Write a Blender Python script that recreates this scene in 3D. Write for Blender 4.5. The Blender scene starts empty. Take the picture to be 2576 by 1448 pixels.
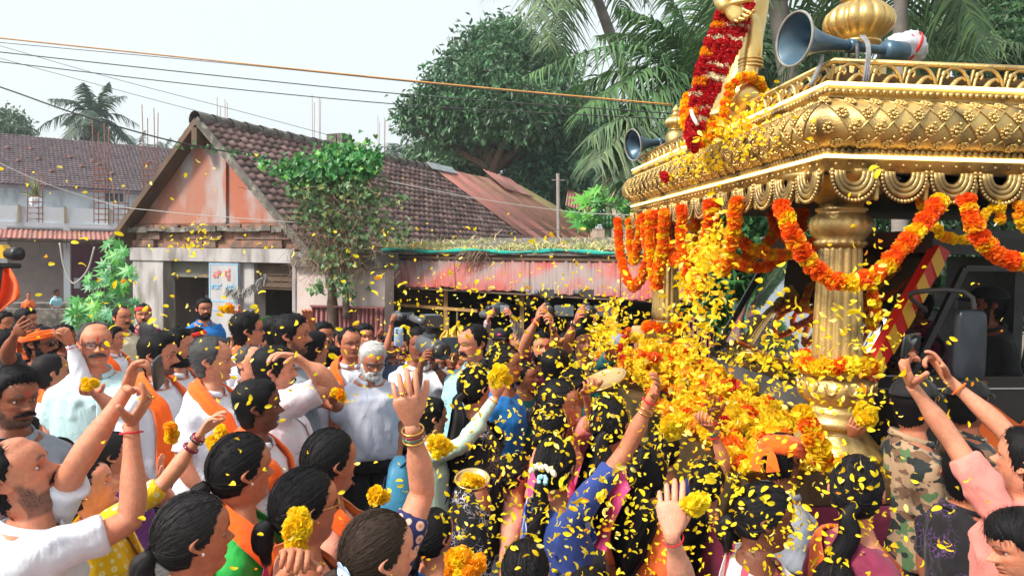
import bpy, math, random
import numpy as np
from mathutils import Vector, Matrix, Euler
S = bpy.context.scene
COL = S.collection
rng = np.random.default_rng(7)
random.seed(7)
R = math.radians
# ---------------------------------------------------------------- camera
F, CX, CY, CZ = 1860.0, 1288.0, 723.2, 2.2      # focal length in pixels of a 2576 px wide frame
cd = bpy.data.cameras.new('camera'); cam = bpy.data.objects.new('camera', cd); COL.objects.link(cam)
cd.sensor_width = 36.0; cd.lens = 36.0 * F / 2576.0; cd.clip_start = 0.05; cd.clip_end = 3000
CM = Matrix.Rotation(R(90 - 2.3), 4, 'X') @ Matrix.Rotation(R(0.8), 4, 'Z')
cam.matrix_world = Matrix.Translation((0, 0, CZ)) @ CM
S.camera = cam
# ---------------------------------------------------------------- sky, sun, exposure
SUN_EL, SUN_AZ = R(45), R(-122)                  # sun on the left, softened by thin cloud
w = bpy.data.worlds.new('World'); S.world = w; w.use_nodes = True
nt = w.node_tree; nt.nodes.clear()
sky = nt.nodes.new('ShaderNodeTexSky'); sky.sky_type = 'NISHITA'; sky.sun_disc = False
sky.sun_elevation = SUN_EL; sky.sun_rotation = SUN_AZ
sky.air_density = 1.0; sky.dust_density = 7.0; sky.ozone_density = 1.5
hs = nt.nodes.new('ShaderNodeHueSaturation'); hs.inputs['Saturation'].default_value = 0.45
mx = nt.nodes.new('ShaderNodeMix'); mx.data_type = 'RGBA'; mx.inputs[0].default_value = 0.72
mx.inputs[7].default_value = (4.95, 5.4, 5.45, 1)       # the even white of thin high cloud
bg = nt.nodes.new('ShaderNodeBackground'); bg.inputs['Strength'].default_value = 0.1
wo = nt.nodes.new('ShaderNodeOutputWorld')
nt.links.new(sky.outputs[0], hs.inputs['Color']); nt.links.new(hs.outputs[0], mx.inputs[6])
nt.links.new(mx.outputs[2], bg.inputs[0]); nt.links.new(bg.outputs[0], wo.inputs[0])
sd = bpy.data.lights.new('sun', 'SUN'); sd.energy = 2.6; sd.angle = R(11); sd.color = (1.0, 0.92, 0.80)
sun = bpy.data.objects.new('sun', sd); COL.objects.link(sun)
sv = Vector((math.sin(SUN_AZ) * math.cos(SUN_EL), math.cos(SUN_AZ) * math.cos(SUN_EL), math.sin(SUN_EL)))
sun.rotation_euler = sv.to_track_quat('Z', 'Y').to_euler(); sun.location = sv * 50
vs = S.view_settings
vs.view_transform = 'Standard'; vs.look = 'None'; vs.exposure = 1.15; vs.gamma = 1.0; vs.use_curve_mapping = False
S.render.engine = 'CYCLES'
S.cycles.use_denoising = True
S.cycles.max_bounces = 6; S.cycles.transparent_max_bounces = 8; S.cycles.volume_bounces = 0
# ---------------------------------------------------------------- helpers
def at(px, py, d):
    """world point seen at pixel (px, py) of the 2576 px frame, d metres along the view axis"""
    return Vector((0, 0, CZ)) + CM.to_3x3() @ Vector(((px - CX) / F * d, -(py - CY) / F * d, -d))
def ray(px, py):
    return (CM.to_3x3() @ Vector(((px - CX) / F, -(py - CY) / F, -1))).normalized()
def onplane(px, py, p, n):
    o = Vector((0, 0, CZ)); r = ray(px, py); n = Vector(n)
    return o + r * ((Vector(p) - o).dot(n) / r.dot(n))
def atz(px, py, z):
    return onplane(px, py, (0, 0, z), (0, 0, 1))
def V3(*a): return np.array(a, float)
def nrm(v):
    v = np.asarray(v, float); return v / (np.linalg.norm(v, axis=-1, keepdims=True) + 1e-12)
def cr(x, xk, yk):
    """smooth curve through knots"""
    x = np.asarray(x, float); xk = np.asarray(xk, float); yk = np.asarray(yk, float)
    m = np.gradient(yk, xk); i = np.clip(np.searchsorted(xk, x) - 1, 0, len(xk) - 2)
    h = xk[i + 1] - xk[i]; t = np.clip((x - xk[i]) / h, 0, 1); t2, t3 = t * t, t * t * t
    return (2*t3-3*t2+1)*yk[i] + (t3-2*t2+t)*h*m[i] + (-2*t3+3*t2)*yk[i+1] + (t3-t2)*h*m[i+1]
def gs(x, c, s): return np.exp(-((x - c) / s) ** 2)
def sst(x, a, b):
    t = np.clip((np.asarray(x, float) - a) / (b - a), 0, 1); return t * t * (3 - 2 * t)
class MB:
    """collects faces, links them as ONE mesh object"""
    def __init__(s): s.v = []; s.c = []; s.q = []; s.t = []; s.mq = []; s.mt = []; s.sq = []; s.st = []; s.n = 0
    def add(s, V, Q=None, T=None, c=None, m=0, sm=True):
        V = np.asarray(V, float).reshape(-1, 3); n = len(V); s.v.append(V)
        if c is None: C = np.ones((n, 3))
        else:
            C = np.asarray(c, float); C = np.tile(C, (n, 1)) if C.ndim == 1 else C.reshape(-1, 3)
        s.c.append(C)
        if Q is not None and len(Q):
            Q = np.asarray(Q, np.int64).reshape(-1, 4); s.q.append(Q + s.n); s.mq.append(np.full(len(Q), m)); s.sq.append(np.full(len(Q), sm))
        if T is not None and len(T):
            T = np.asarray(T, np.int64).reshape(-1, 3); s.t.append(T + s.n); s.mt.append(np.full(len(T), m)); s.st.append(np.full(len(T), sm))
        s.n += n; return s
    def loft(s, P, c=None, m=0, sm=True, closed=True, cap=True, flip=False):
        P = np.asarray(P, float); n, k = P.shape[:2]
        i = np.arange(n - 1)[:, None]; j = np.arange(k if closed else k - 1)[None]; j2 = (j + 1) % k
        Q = np.stack([i*k+j, i*k+j2, (i+1)*k+j2, (i+1)*k+j], -1).reshape(-1, 4)
        V = P.reshape(-1, 3); T = []
        C = None
        if c is not None:
            C = np.asarray(c, float); C = np.tile(C, (n*k, 1)) if C.ndim == 1 else C.reshape(-1, 3)
        if cap and closed:
            V = np.vstack([V, P[0].mean(0), P[-1].mean(0)]); jj = np.arange(k); a = n * k
            T = np.vstack([np.stack([np.full(k, a), (jj+1) % k, jj], -1), np.stack([np.full(k, a+1), (n-1)*k+jj, (n-1)*k+(jj+1) % k], -1)])
            if C is not None: C = np.vstack([C, C[:k].mean(0), C[-k:].mean(0)])
        if flip:
            Q = Q[:, ::-1]; T = T[:, ::-1] if len(T) else T
        return s.add(V, Q, T, C, m, sm)
    def box(s, c, d, rot=None, col=None, m=0, bev=0):
        """box of full size d about c"""
        x, y, z = np.asarray(d, float) / 2
        B = np.array([[-1,-1,-1],[1,-1,-1],[1,1,-1],[-1,1,-1],[-1,-1,1],[1,-1,1],[1,1,1],[-1,1,1]], float) * (x, y, z)
        if rot is not None: B = B @ np.array(rot, float).T
        return s.add(B + np.asarray(c, float), [[3,2,1,0],[4,5,6,7],[0,1,5,4],[1,2,6,5],[2,3,7,6],[3,0,4,7]], None, col, m, False)
    def prism(s, poly, off, col=None, m=0):
        """polygon (n,3) extruded by vector off"""
        P = np.asarray(poly, float); n = len(P); V = np.vstack([P, P + np.asarray(off, float)]); j = np.arange(n); j2 = (j + 1) % n
        Q = np.stack([j, j2, n + j2, n + j], -1)
        T = [[0, a + 1, a] for a in range(1, n - 1)] + [[n, n + a, n + a + 1] for a in range(1, n - 1)]
        return s.add(V, Q, T, col, m, False)
    def build(s, name, mats, parent=None, sm=None):
        me = bpy.data.meshes.new(name)
        V = np.vstack(s.v) if s.v else np.zeros((0, 3)); C = np.vstack(s.c)
        Q = np.vstack(s.q) if s.q else np.zeros((0, 4), int); T = np.vstack(s.t) if s.t else np.zeros((0, 3), int)
        me.vertices.add(len(V)); me.vertices.foreach_set('co', V.astype(np.float32).ravel())
        nl = Q.size + T.size; npoly = len(Q) + len(T)
        me.loops.add(nl); me.loops.foreach_set('vertex_index', np.concatenate([Q.ravel(), T.ravel()]).astype(np.int32))
        me.polygons.add(npoly)
        me.polygons.foreach_set('loop_start', np.concatenate([np.arange(len(Q)) * 4, Q.size + np.arange(len(T)) * 3]).astype(np.int32))
        mi = np.concatenate((s.mq or []) + (s.mt or [])) if npoly else np.zeros(0)
        so = np.concatenate((s.sq or []) + (s.st or [])) if npoly else np.zeros(0)
        if sm is not None: so = np.full(npoly, sm)
        mats = mats if isinstance(mats, (list, tuple)) else [mats]
        for mm in mats: me.materials.append(mm)
        me.update(calc_edges=True)
        me.polygons.foreach_set('material_index', mi.astype(np.int32)); me.polygons.foreach_set('use_smooth', so.astype(bool))
        a = me.color_attributes.new('Col', 'FLOAT_COLOR', 'POINT')
        a.data.foreach_set('color', np.hstack([C, np.ones((len(C), 1))]).astype(np.float32).ravel())
        me.validate(); me.update()
        return link(name, me, parent)
def link(name, me, parent=None):
    o = bpy.data.objects.new(name, me); COL.objects.link(o)
    if parent is not None: o.parent = parent
    return o
def empty(name, loc=(0, 0, 0), rz=0):
    o = bpy.data.objects.new(name, None); COL.objects.link(o); o.location = loc; o.rotation_euler = (0, 0, rz); o.empty_display_size = .1
    return o
def tag(o, label=None, cat=None, group=None, kind=None):
    if label: o['label'] = label
    if cat: o['category'] = cat
    if group: o['group'] = group
    if kind: o['kind'] = kind
    return o
def frames(P, up=(0, 0, 1)):
    """tangent and two sideways axes along a path, carried without twist"""
    P = np.asarray(P, float); n = len(P); T = nrm(np.gradient(P, axis=0)); A = np.zeros_like(T)
    u = np.asarray(up, float)
    if abs(T[0] @ u) > .95: u = V3(1, 0, 0) if abs(T[0][0]) < .9 else V3(0, 1, 0)
    a = nrm(u - T[0] * (u @ T[0])); A[0] = a
    for i in range(1, n):
        a = a - T[i] * (a @ T[i]); a = nrm(a); A[i] = a
    return T, A, np.cross(T, A)
def tube(P, r, k=8, up=(0, 0, 1), flat=None):
    """rings round a path; r is one radius, one per point, or (n,2) radii along the two side axes"""
    P = np.asarray(P, float); n = len(P); T, A, B = frames(P, up); r = np.asarray(r, float)
    if r.ndim == 0: r = np.full((n, 2), float(r))
    elif r.ndim == 1: r = np.stack([r, r], -1)
    th = np.linspace(0, 2 * np.pi, k, endpoint=False)
    return P[:, None] + A[:, None] * (np.cos(th)[None, :, None] * r[:, 0, None, None]) + B[:, None] * (np.sin(th)[None, :, None] * r[:, 1, None, None])
def bez(pts, n):
    """smooth path through points"""
    p = np.asarray([list(q) for q in pts], float); t = np.concatenate([[0], np.cumsum(np.linalg.norm(np.diff(p, axis=0), axis=1))])
    x = np.linspace(0, t[-1], n); return np.stack([cr(x, t, p[:, i]) for i in range(p.shape[1])], -1)
def lathe(prof, k=24, flute=None):
    """rings of a turned shape from (radius, height) pairs; flute(theta, i) scales the radius"""
    th = np.linspace(0, 2 * np.pi, k, endpoint=False); out = []
    for i, (r, z) in enumerate(prof):
        f = flute(th, i) if flute else 1.0
        out.append(np.stack([r * f * np.cos(th), r * f * np.sin(th), np.full(k, z)], -1))
    return np.array(out)
def sphere(c, r, k=10, n=7):
    ph = np.linspace(-np.pi/2 + .02, np.pi/2 - .02, n); th = np.linspace(0, 2*np.pi, k, endpoint=False)
    r = np.broadcast_to(np.asarray(r, float), (3,))
    return np.asarray(c, float) + np.stack([np.cos(ph)[:, None]*np.cos(th)*r[0], np.cos(ph)[:, None]*np.sin(th)*r[1], np.sin(ph)[:, None]*np.ones(k)*r[2]], -1)
def wob(P, amp, freq, seed=0, n=5):
    """cheap smooth 3d noise in about -1..1 times amp"""
    g = np.random.default_rng(seed); P = np.asarray(P, float); o = np.zeros(P.shape[:-1])
    for i in range(n):
        k = g.normal(size=3) * freq; o += np.sin(P @ k + g.uniform(0, 6.28))
    return o * amp / math.sqrt(n)
# ---------------------------------------------------------------- procedural materials
MATS = {}
def mat(name, c=(.5, .5, .5), c2=None, rough=.6, metal=0., ns=12., nd=5., lo=.35, hi=.65, bump=0., bs=80., attr=False, st=(1, 1, 1), spec=.5,
        sheen=0., c3=None, ns3=3., lo3=.5, hi3=.7, rvar=0., trans=0., coat=0., bst=None, sss=0., emis=None, coord='Object', wr=None):
    if name in MATS: return MATS[name]
    m = bpy.data.materials.new(name); m.use_nodes = True; nt = m.node_tree; N = nt.nodes; L = nt.links
    b = N['Principled BSDF']; MATS[name] = m
    tc = N.new('ShaderNodeTexCoord'); mp = N.new('ShaderNodeMapping'); mp.inputs['Scale'].default_value = st; L.new(tc.outputs[coord], mp.inputs[0])
    def noise(s, d=5., src=mp):
        n = N.new('ShaderNodeTexNoise'); n.inputs['Scale'].default_value = s; n.inputs['Detail'].default_value = d; L.new(src.outputs[0], n.inputs['Vector']); return n
    def ramp(src, a, e):
        r = N.new('ShaderNodeMapRange'); r.inputs[1].default_value = a; r.inputs[2].default_value = e; L.new(src, r.inputs[0]); return r.outputs[0]
    def mix(f, a, bb, mode='MIX'):
        x = N.new('ShaderNodeMix'); x.data_type = 'RGBA'; x.blend_type = mode
        for i, vv in ((0, f), (6, a), (7, bb)):
            if hasattr(vv, 'is_linked') or hasattr(vv, 'links'): L.new(vv, x.inputs[i])
            else: x.inputs[i].default_value = vv if i == 0 else (*vv, 1)
        return x.outputs[2]
    col = None
    if c2 is not None:
        col = mix(ramp(noise(ns, nd).outputs[0], lo, hi), c, c2)
    if c3 is not None:
        col = mix(ramp(noise(ns3, 6.).outputs[0], lo3, hi3), col if col is not None else c, c3)
    if attr:
        at_ = N.new('ShaderNodeAttribute'); at_.attribute_name = 'Col'
        col = mix(1.0, col if col is not None else c, at_.outputs[0], 'MULTIPLY')
    if col is None: b.inputs['Base Color'].default_value = (*c, 1)
    else: L.new(col, b.inputs['Base Color'])
    b.inputs['Roughness'].default_value = rough; b.inputs['Metallic'].default_value = metal
    b.inputs['Specular IOR Level'].default_value = spec
    if rvar: L.new(ramp(noise(ns * 1.7).outputs[0], -1 + rough * 0 , 0), b.inputs['Roughness']) if False else None
    if rvar:
        r = N.new('ShaderNodeMapRange'); r.inputs[3].default_value = rough - rvar; r.inputs[4].default_value = rough + rvar
        L.new(noise(ns * 1.3).outputs[0], r.inputs[0]); r.inputs[1].default_value = .3; r.inputs[2].default_value = .7; L.new(r.outputs[0], b.inputs['Roughness'])
    if sheen: b.inputs['Sheen Weight'].default_value = sheen
    if coat: b.inputs['Coat Weight'].default_value = coat; b.inputs['Coat Roughness'].default_value = .08
    if trans: b.inputs['Transmission Weight'].default_value = trans
    if sss:
        b.inputs['Subsurface Weight'].default_value = sss; b.inputs['Subsurface Radius'].default_value = (.012, .005, .003); b.inputs['Subsurface Scale'].default_value = 1.
    if emis: b.inputs['Emission Color'].default_value = (*emis[0], 1); b.inputs['Emission Strength'].default_value = emis[1]
    if wr:
        wn_ = N.new('ShaderNodeTexNoise'); wn_.inputs['Scale'].default_value = wr[0]; wn_.inputs['Detail'].default_value = 3; wn_.inputs['Distortion'].default_value = 1.6; wm_ = N.new('ShaderNodeMapping'); wm_.inputs['Scale'].default_value = (1, 1, .55); L.new(tc.outputs[coord], wm_.inputs[0]); L.new(wm_.outputs[0], wn_.inputs['Vector']); wb_ = N.new('ShaderNodeBump'); wb_.inputs['Strength'].default_value = wr[1]; wb_.inputs['Distance'].default_value = .035; L.new(wn_.outputs[0], wb_.inputs['Height']); L.new(wb_.outputs[0], b.inputs['Normal'])
    if bump:
        bn = N.new('ShaderNodeBump'); bn.inputs['Strength'].default_value = bump; bn.inputs['Distance'].default_value = .01
        src = mp
        if bst:
            src = N.new('ShaderNodeMapping'); src.inputs['Scale'].default_value = bst; L.new(tc.outputs[coord], src.inputs[0])
        L.new(noise(bs, 4., src).outputs[0], bn.inputs['Height']); L.new(bn.outputs[0], b.inputs['Normal'])
        if wr: L.new(wb_.outputs[0], bn.inputs['Normal'])
    return m
def leafmat(name, c, trans=.25, rough=.45):
    """two sided leaf: attribute tinted, lets light through"""
    if name in MATS: return MATS[name]
    m = mat(name, c, attr=True, rough=rough); nt = m.node_tree; b = nt.nodes['Principled BSDF']; out = nt.nodes['Material Output']
    t = nt.nodes.new('ShaderNodeBsdfTranslucent'); mxs = nt.nodes.new('ShaderNodeMixShader'); mxs.inputs[0].default_value = trans
    src = b.inputs['Base Color'].links[0].from_socket; nt.links.new(src, t.inputs[0])
    nt.links.new(b.outputs[0], mxs.inputs[1]); nt.links.new(t.outputs[0], mxs.inputs[2]); nt.links.new(mxs.outputs[0], out.inputs[0])
    return m
def nodes(m): return m.node_tree.nodes, m.node_tree.links, m.node_tree.nodes['Principled BSDF']
def WI(p):
    """inverse of an object's world matrix, worked out along its parents"""
    M = Matrix()
    while p is not None: M = p.matrix_parent_inverse @ p.matrix_basis @ M; p = p.parent
    return M.inverted()
# ---------------------------------------------------------------- cloth materials
def cloth(name, c, c2=None, **k):
    kw = dict(wr=(8, .42), rough=.85, ns=14, bump=.25, bs=420, sheen=.12, spec=.25); kw.update(k)
    if c2 is None: c2 = tuple(min(1, x * .86) for x in c)
    return mat(name, c, c2, **kw)
M_WHITE = cloth('white_cotton', (.69, .71, .78), (.62, .65, .74))
M_WHITEP = cloth('pinkish_white_cotton', (.74, .58, .65), (.70, .70, .77))
M_LILAC = cloth('lilac_white_cotton', (.58, .61, .73), (.52, .56, .70))
M_CYAN = cloth('pale_cyan_cotton', (.46, .66, .68), (.42, .60, .64))
M_SKYB = cloth('sky_blue_cotton', (.32, .62, .72), (.30, .56, .68))
M_BLUE = cloth('bright_blue_pique', (.015, .19, .56), (.012, .16, .50))
M_GREY = cloth('blue_grey_cotton', (.27, .31, .37), (.24, .27, .33))
M_MINT = cloth('mint_cotton', (.50, .66, .56), (.45, .62, .52))
M_PINK = cloth('coral_pink_cotton', (.80, .26, .22), (.76, .23, .20))
M_HOTP = cloth('hot_pink_cotton', (.80, .08, .28))
M_MAROON = cloth('maroon_cotton', (.20, .025, .06), (.24, .03, .08))
M_TEAL = cloth('teal_cotton', (.01, .12, .13), (.012, .17, .18))
M_BLACK = cloth('black_cotton', (.018, .018, .022), (.012, .012, .015))
M_NAVY = cloth('navy_cotton', (.022, .03, .12), (.018, .025, .10))
M_TROUS = cloth('dark_trousers', (.02, .02, .026), (.028, .028, .035))
M_DHOTI = cloth('white_dhoti', (.78, .78, .80))
M_CREAM = cloth('cream_cotton', (.66, .58, .42))
M_GREEN = cloth('bright_green_silk', (.01, .36, .05), (.012, .30, .04), rough=.55)
M_ORANGE = cloth('saffron_cloth', (.95, .14, .008), (.90, .115, .006), sheen=.3)
M_RED = cloth('red_cloth', (.78, .035, .02), (.70, .025, .02))
M_PURPLE = cloth('purple_cloth', (.16, .03, .22))
M_PEACH = cloth('peach_blouse', (.74, .32, .22), (.70, .28, .2))
M_SAFSILK = cloth('orange_silk', (.80, .16, .03), (.70, .10, .03), rough=.5)
M_DEEPB = cloth('deep_blue_cotton', (.03, .06, .26), (.025, .05, .22))
M_TAN = cloth('tan_felt', (.52, .33, .15), (.46, .28, .13))
M_DKBLUE = cloth('blue_denim', (.06, .09, .17))
M_BLACKP = mat('black_plastic', (.015, .015, .017), (.022, .022, .024), rough=.4, ns=30)
M_GREYP = mat('grey_plastic', (.09, .095, .105), (.07, .075, .085), rough=.35, ns=30)
M_SILVER = mat('silver_metal', (.66, .66, .68), (.55, .55, .57), rough=.25, metal=1., ns=30)
M_GOLDJ = mat('gold_jewellery', (.80, .50, .12), (.70, .42, .10), rough=.25, metal=1., ns=30)
M_PEARL = mat('pearl', (.82, .80, .76), rough=.2)
M_THREADR = cloth('red_thread', (.70, .02, .03)); M_THREADO = cloth('orange_thread', (.90, .17, .01))
M_BANGLEM = mat('maroon_glass_bangle', (.22, .01, .04), rough=.2); M_BANGLEG = mat('green_glass_bangle', (.03, .14, .09), rough=.2)
M_LENSC = mat('clear_lens', (.9, .93, .95), rough=.05, trans=.9); M_LENSD = mat('dark_lens', (.004, .004, .006), rough=.06)
M_JAS = mat('jasmine', (.82, .76, .60), (.75, .62, .45), rough=.7, ns=40); M_CLIPB = mat('pale_blue_clip', (.45, .60, .85), rough=.3)
def pattern(name, base, kind, cols, rough=.8):
    """printed cloth: dots, stripes, blotches, flowers or scrolls laid out in the wearer's own coordinates"""
    m = mat(name, base, wr=(8, .42), rough=rough, bump=.2, bs=420, sheen=.1, spec=.25); N, L, b = nodes(m); tc = N.new('ShaderNodeTexCoord')
    def mixc(f, a, c):
        x = N.new('ShaderNodeMix'); x.data_type = 'RGBA'; L.new(f, x.inputs[0])
        if hasattr(a, 'links'): L.new(a, x.inputs[6])
        else: x.inputs[6].default_value = (*a, 1)
        x.inputs[7].default_value = (*c, 1); return x.outputs[2]
    def rng_(s, lo, hi):
        r = N.new('ShaderNodeMapRange'); r.inputs[1].default_value = lo; r.inputs[2].default_value = hi; L.new(s, r.inputs[0]); return r.outputs[0]
    if kind in ('dots', 'flowers'):
        v = N.new('ShaderNodeTexVoronoi'); v.inputs['Scale'].default_value = 32 if kind == 'dots' else 26; v.inputs['Randomness'].default_value = .25 if kind == 'dots' else .7; L.new(tc.outputs['Object'], v.inputs['Vector'])
        col = mixc(rng_(v.outputs['Distance'], .36, .32), base, cols[0])
        if kind == 'flowers': col = mixc(rng_(v.outputs['Distance'], .17, .13), col, cols[1])
        else: col = mixc(rng_(v.outputs['Distance'], .16, .12), col, cols[1])
    elif kind == 'camo':
        col = base
        for i, (sc, c) in enumerate(zip((9, 10, 11), cols)):
            n = N.new('ShaderNodeTexNoise'); n.inputs['Scale'].default_value = sc; n.inputs['Detail'].default_value = 2; mp = N.new('ShaderNodeMapping'); mp.inputs['Location'].default_value = (i*3.3, i*1.7, 0); mp.inputs['Scale'].default_value = (1, 1, 1.5); L.new(tc.outputs['Object'], mp.inputs[0]); L.new(mp.outputs[0], n.inputs['Vector']); col = mixc(rng_(n.outputs[0], .54, .555), col, c)
    elif kind == 'scroll':
        w_ = N.new('ShaderNodeTexVoronoi'); w_.feature = 'DISTANCE_TO_EDGE'; w_.inputs['Scale'].default_value = 42; n = N.new('ShaderNodeTexNoise'); n.inputs['Scale'].default_value = 14; L.new(tc.outputs['Object'], n.inputs['Vector'])
        a = N.new('ShaderNodeMixRGB'); a.inputs[0].default_value = .12; L.new(tc.outputs['Object'], a.inputs[1]); L.new(n.outputs['Color'], a.inputs[2]); L.new(a.outputs[0], w_.inputs['Vector'])
        n2 = N.new('ShaderNodeTexNoise'); n2.inputs['Scale'].default_value = 7; L.new(tc.outputs['Object'], n2.inputs['Vector']); mu = N.new('ShaderNodeMath'); mu.operation = 'MULTIPLY'
        L.new(rng_(w_.outputs['Distance'], .055, .03), mu.inputs[0]); L.new(rng_(n2.outputs[0], .46, .54), mu.inputs[1]); col = mixc(mu.outputs[0], base, cols[0])
    else:                                                                                   # stripes
        sx = N.new('ShaderNodeSeparateXYZ'); L.new(tc.outputs['Object'], sx.inputs[0]); ax_ = {'stripes': 'X', 'bands': 'Z', 'stripey': 'Y'}[kind]; col = base
        for fr, wd, c in cols:
            mu = N.new('ShaderNodeMath'); mu.operation = 'MULTIPLY'; mu.inputs[1].default_value = fr; L.new(sx.outputs[ax_], mu.inputs[0]); sn = N.new('ShaderNodeMath'); sn.operation = 'SINE'; L.new(mu.outputs[0], sn.inputs[0]); col = mixc(rng_(sn.outputs[0], wd, wd + .12), col, c)
    L.new(col, b.inputs['Base Color']); return m
M_DOTS = pattern('yellow_dotted_cotton', (.82, .50, .008), 'dots', [(.84, .72, .36), (.80, .58, .12)])
M_FLOR = pattern('navy_floral_cotton', (.018, .022, .10), 'flowers', [(.75, .45, .34), (.60, .22, .12)])
M_CAMO = pattern('camouflage_cotton', (.40, .27, .17), 'camo', [(.09, .17, .075), (.18, .10, .06), (.022, .028, .03)])
M_SCROLL = pattern('black_scroll_print', (.012, .012, .016), 'scroll', [(.62, .58, .66)])
M_BLSTR = pattern('blue_striped_cotton', (.03, .06, .30), 'stripes', [(120, .55, (.45, .50, .70))])
M_SARST = pattern('striped_orange_saree', (.62, .22, .10), 'stripes', [(60, .6, (.35, .03, .14)), (131, .8, (.85, .30, .04))])
M_STRG = pattern('grey_striped_cotton', (.34, .31, .30), 'stripes', [(240, .2, (.50, .47, .45))])
M_REDST = pattern('white_red_striped_cloth', (.72, .68, .68), 'stripey', [(85, .5, (.50, .07, .12))])
M_PRINTB = pattern('black_purple_print', (.014, .014, .018), 'scroll', [(.15, .07, .22)])
# ---------------------------------------------------------------- people: shapes
HH = .225                                          # chin to crown of a 1.70 m person
NECK = V3(0, .012, 1.50)
_hk = [-.20, -.10, -.03, .005, .03, .06, .10, .17, .22, .28, .36, .43, .50, .56, .66, .78, .88, .95, .985, 1.0]
_fk = [.046, .046, .052, .066, .080, .087, .090, .087, .091, .092, .090, .089, .089, .096, .099, .092, .070, .044, .022, .0]
_bk = [.056, .055, .056, .057, .058, .060, .063, .069, .074, .080, .086, .091, .097, .101, .104, .098, .078, .050, .026, .0]
_wk = [.053, .051, .049, .0475, .0485, .050, .0535, .058, .0615, .0655, .0695, .0725, .0748, .0760, .0770, .0725, .057, .037, .019, .0]
FACE = dict(nose=1., jaw=1., wide=1., lip=1., brow=1.)
def head_grid(lod, p):
    """rings (n,k,3) in head space, chin height 0, axis through the ears; also angle and height of each vertex"""
    k = {0: 26, 1: 40, 2: 64}[lod]
    u = np.linspace(-1, 1, k, endpoint=False) + 1.0 / k
    a = np.pi * np.sign(u) * np.abs(u) ** 1.4
    h = {2: np.concatenate([[-.07, -.035, -.008], np.linspace(.012, .62, 38), np.linspace(.65, .9, 8), [.93, .955, .975, .988, .9995]]),
         1: np.concatenate([[-.07, -.03], np.linspace(.012, .62, 24), np.linspace(.66, .9, 6), [.945, .98, .9995]]),
         0: np.concatenate([[-.07], np.linspace(.012, .62, 15), [.7, .8, .9, .96, .9995]])}[lod]
    f, b, w = cr(h, _hk, _fk), cr(h, _hk, _bk), cr(h, _hk, _wk) * p['wide']
    jaw = np.where(h < .32, 1 + (p['jaw'] - 1) * sst(.36 - h, 0, .2) * sst(h, -.04, .05), 1.); w = w * jaw
    top = np.sqrt(np.clip(1 - np.clip((h - .86) / .14, 0, 1) ** 2, 0, 1)); m = h > .86
    f = np.where(m, cr(.86, _hk, _fk) * top, f); b = np.where(m, cr(.86, _hk, _bk) * top, b); w = np.where(m, cr(.86, _hk, _wk) * p['wide'] * top, w)
    sa, ca = np.sin(a), np.cos(a)
    ex = np.interp(h, [.1, .5], [.97, .89])[:, None]
    x = w[:, None] * (np.sign(sa) * np.abs(sa) ** ex)
    y = np.where(ca > 0, -f[:, None] * np.abs(ca) ** ex, b[:, None] * np.abs(ca) ** ex)
    H = h[:, None] + 0 * a[None]; fr = sst(ca, .0, .5)[None] * np.ones_like(H)
    ax = np.abs(x)
    d = np.zeros_like(H)
    nz = p['nose']
    rise = np.interp(h, [.30, .335, .36, .385, .44, .50, .56], [0, .013, .0295, .031, .0205, .0105, .0]) * nz
    sg = np.interp(h, [.3, .36, .5, .56], [.0125, .0125, .0085, .012])
    d += (rise[:, None]) * np.exp(-(x / sg[:, None]) ** 2)
    d += .009 * nz * gs(ax, .0145, .007) * gs(H, .355, .035)
    d -= .0165 * gs(ax, .031, .017) * gs(H, .505, .045)
    d -= .006 * gs(ax, .014, .008) * gs(H, .50, .05)
    d += .0070 * p['brow'] * gs(ax, .030, .022) * gs(H, .59, .032)
    d += .0055 * gs(ax, .048, .020) * gs(H, .41, .07)
    lp = p['lip']
    d += .0075 * lp * gs(x, 0, .019) * gs(H, .252, .017) + .0075 * lp * gs(x, 0, .016) * gs(H, .200, .019)
    d -= .0065 * gs(x, 0, .021) * gs(H, .226, .009)
    d -= .003 * gs(ax, .027, .006) * gs(H, .226, .02)
    d -= .0035 * gs(x, 0, .02) * gs(H, .155, .02)
    d += .004 * gs(x, 0, .018) * gs(H, .085, .04)
    fo = .020 + .07 * np.clip(.36 - H, 0, .2)
    d -= .0042 * gs(ax, fo, .005) * gs(H, .30, .075)
    d -= .0022 * gs(ax, .030, .018) * gs(H, .445, .010) + .0012 * gs(ax, 0, .035) * (gs(H, .70, .008) + gs(H, .745, .008)) * (p['brow'] > .6)
    y = y - d * fr
    P = np.stack([x, y, H * HH], -1)
    return P, a, h
def grid_normals(P):
    du = np.roll(P, -1, 1) - np.roll(P, 1, 1); dv = np.gradient(P, axis=0)
    return nrm(np.cross(du, dv))
def rotm(yaw=0, pitch=0, roll=0):
    return np.array(Euler((0, 0, R(yaw))).to_matrix() @ Euler((0, R(roll), 0)).to_matrix() @ Euler((R(-pitch), 0, 0)).to_matrix())
def hairline(style):
    """height of the hair edge for an angle from the front (degrees)"""
    if style == 'bald': return [0, 60, 75, 95, 110, 180], [1.4, 1.4, .72, .50, .18, .08]
    if style == 'recede': return [0, 28, 42, 60, 74, 84, 98, 110, 180], [.90, .93, .98, .90, .62, .42, .44, .14, .03]
    if style == 'fringe': return [0, 35, 55, 70, 82, 96, 108, 180], [.70, .72, .74, .60, .36, .40, .12, .0]
    if style == 'woman': return [0, 20, 40, 58, 72, 84, 96, 108, 180], [.90, .875, .82, .74, .60, .47, .40, .16, .06]
    return [0, 30, 50, 64, 75, 85, 97, 108, 180], [.84, .83, .80, .72, .50, .35, .40, .12, .02]
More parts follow.
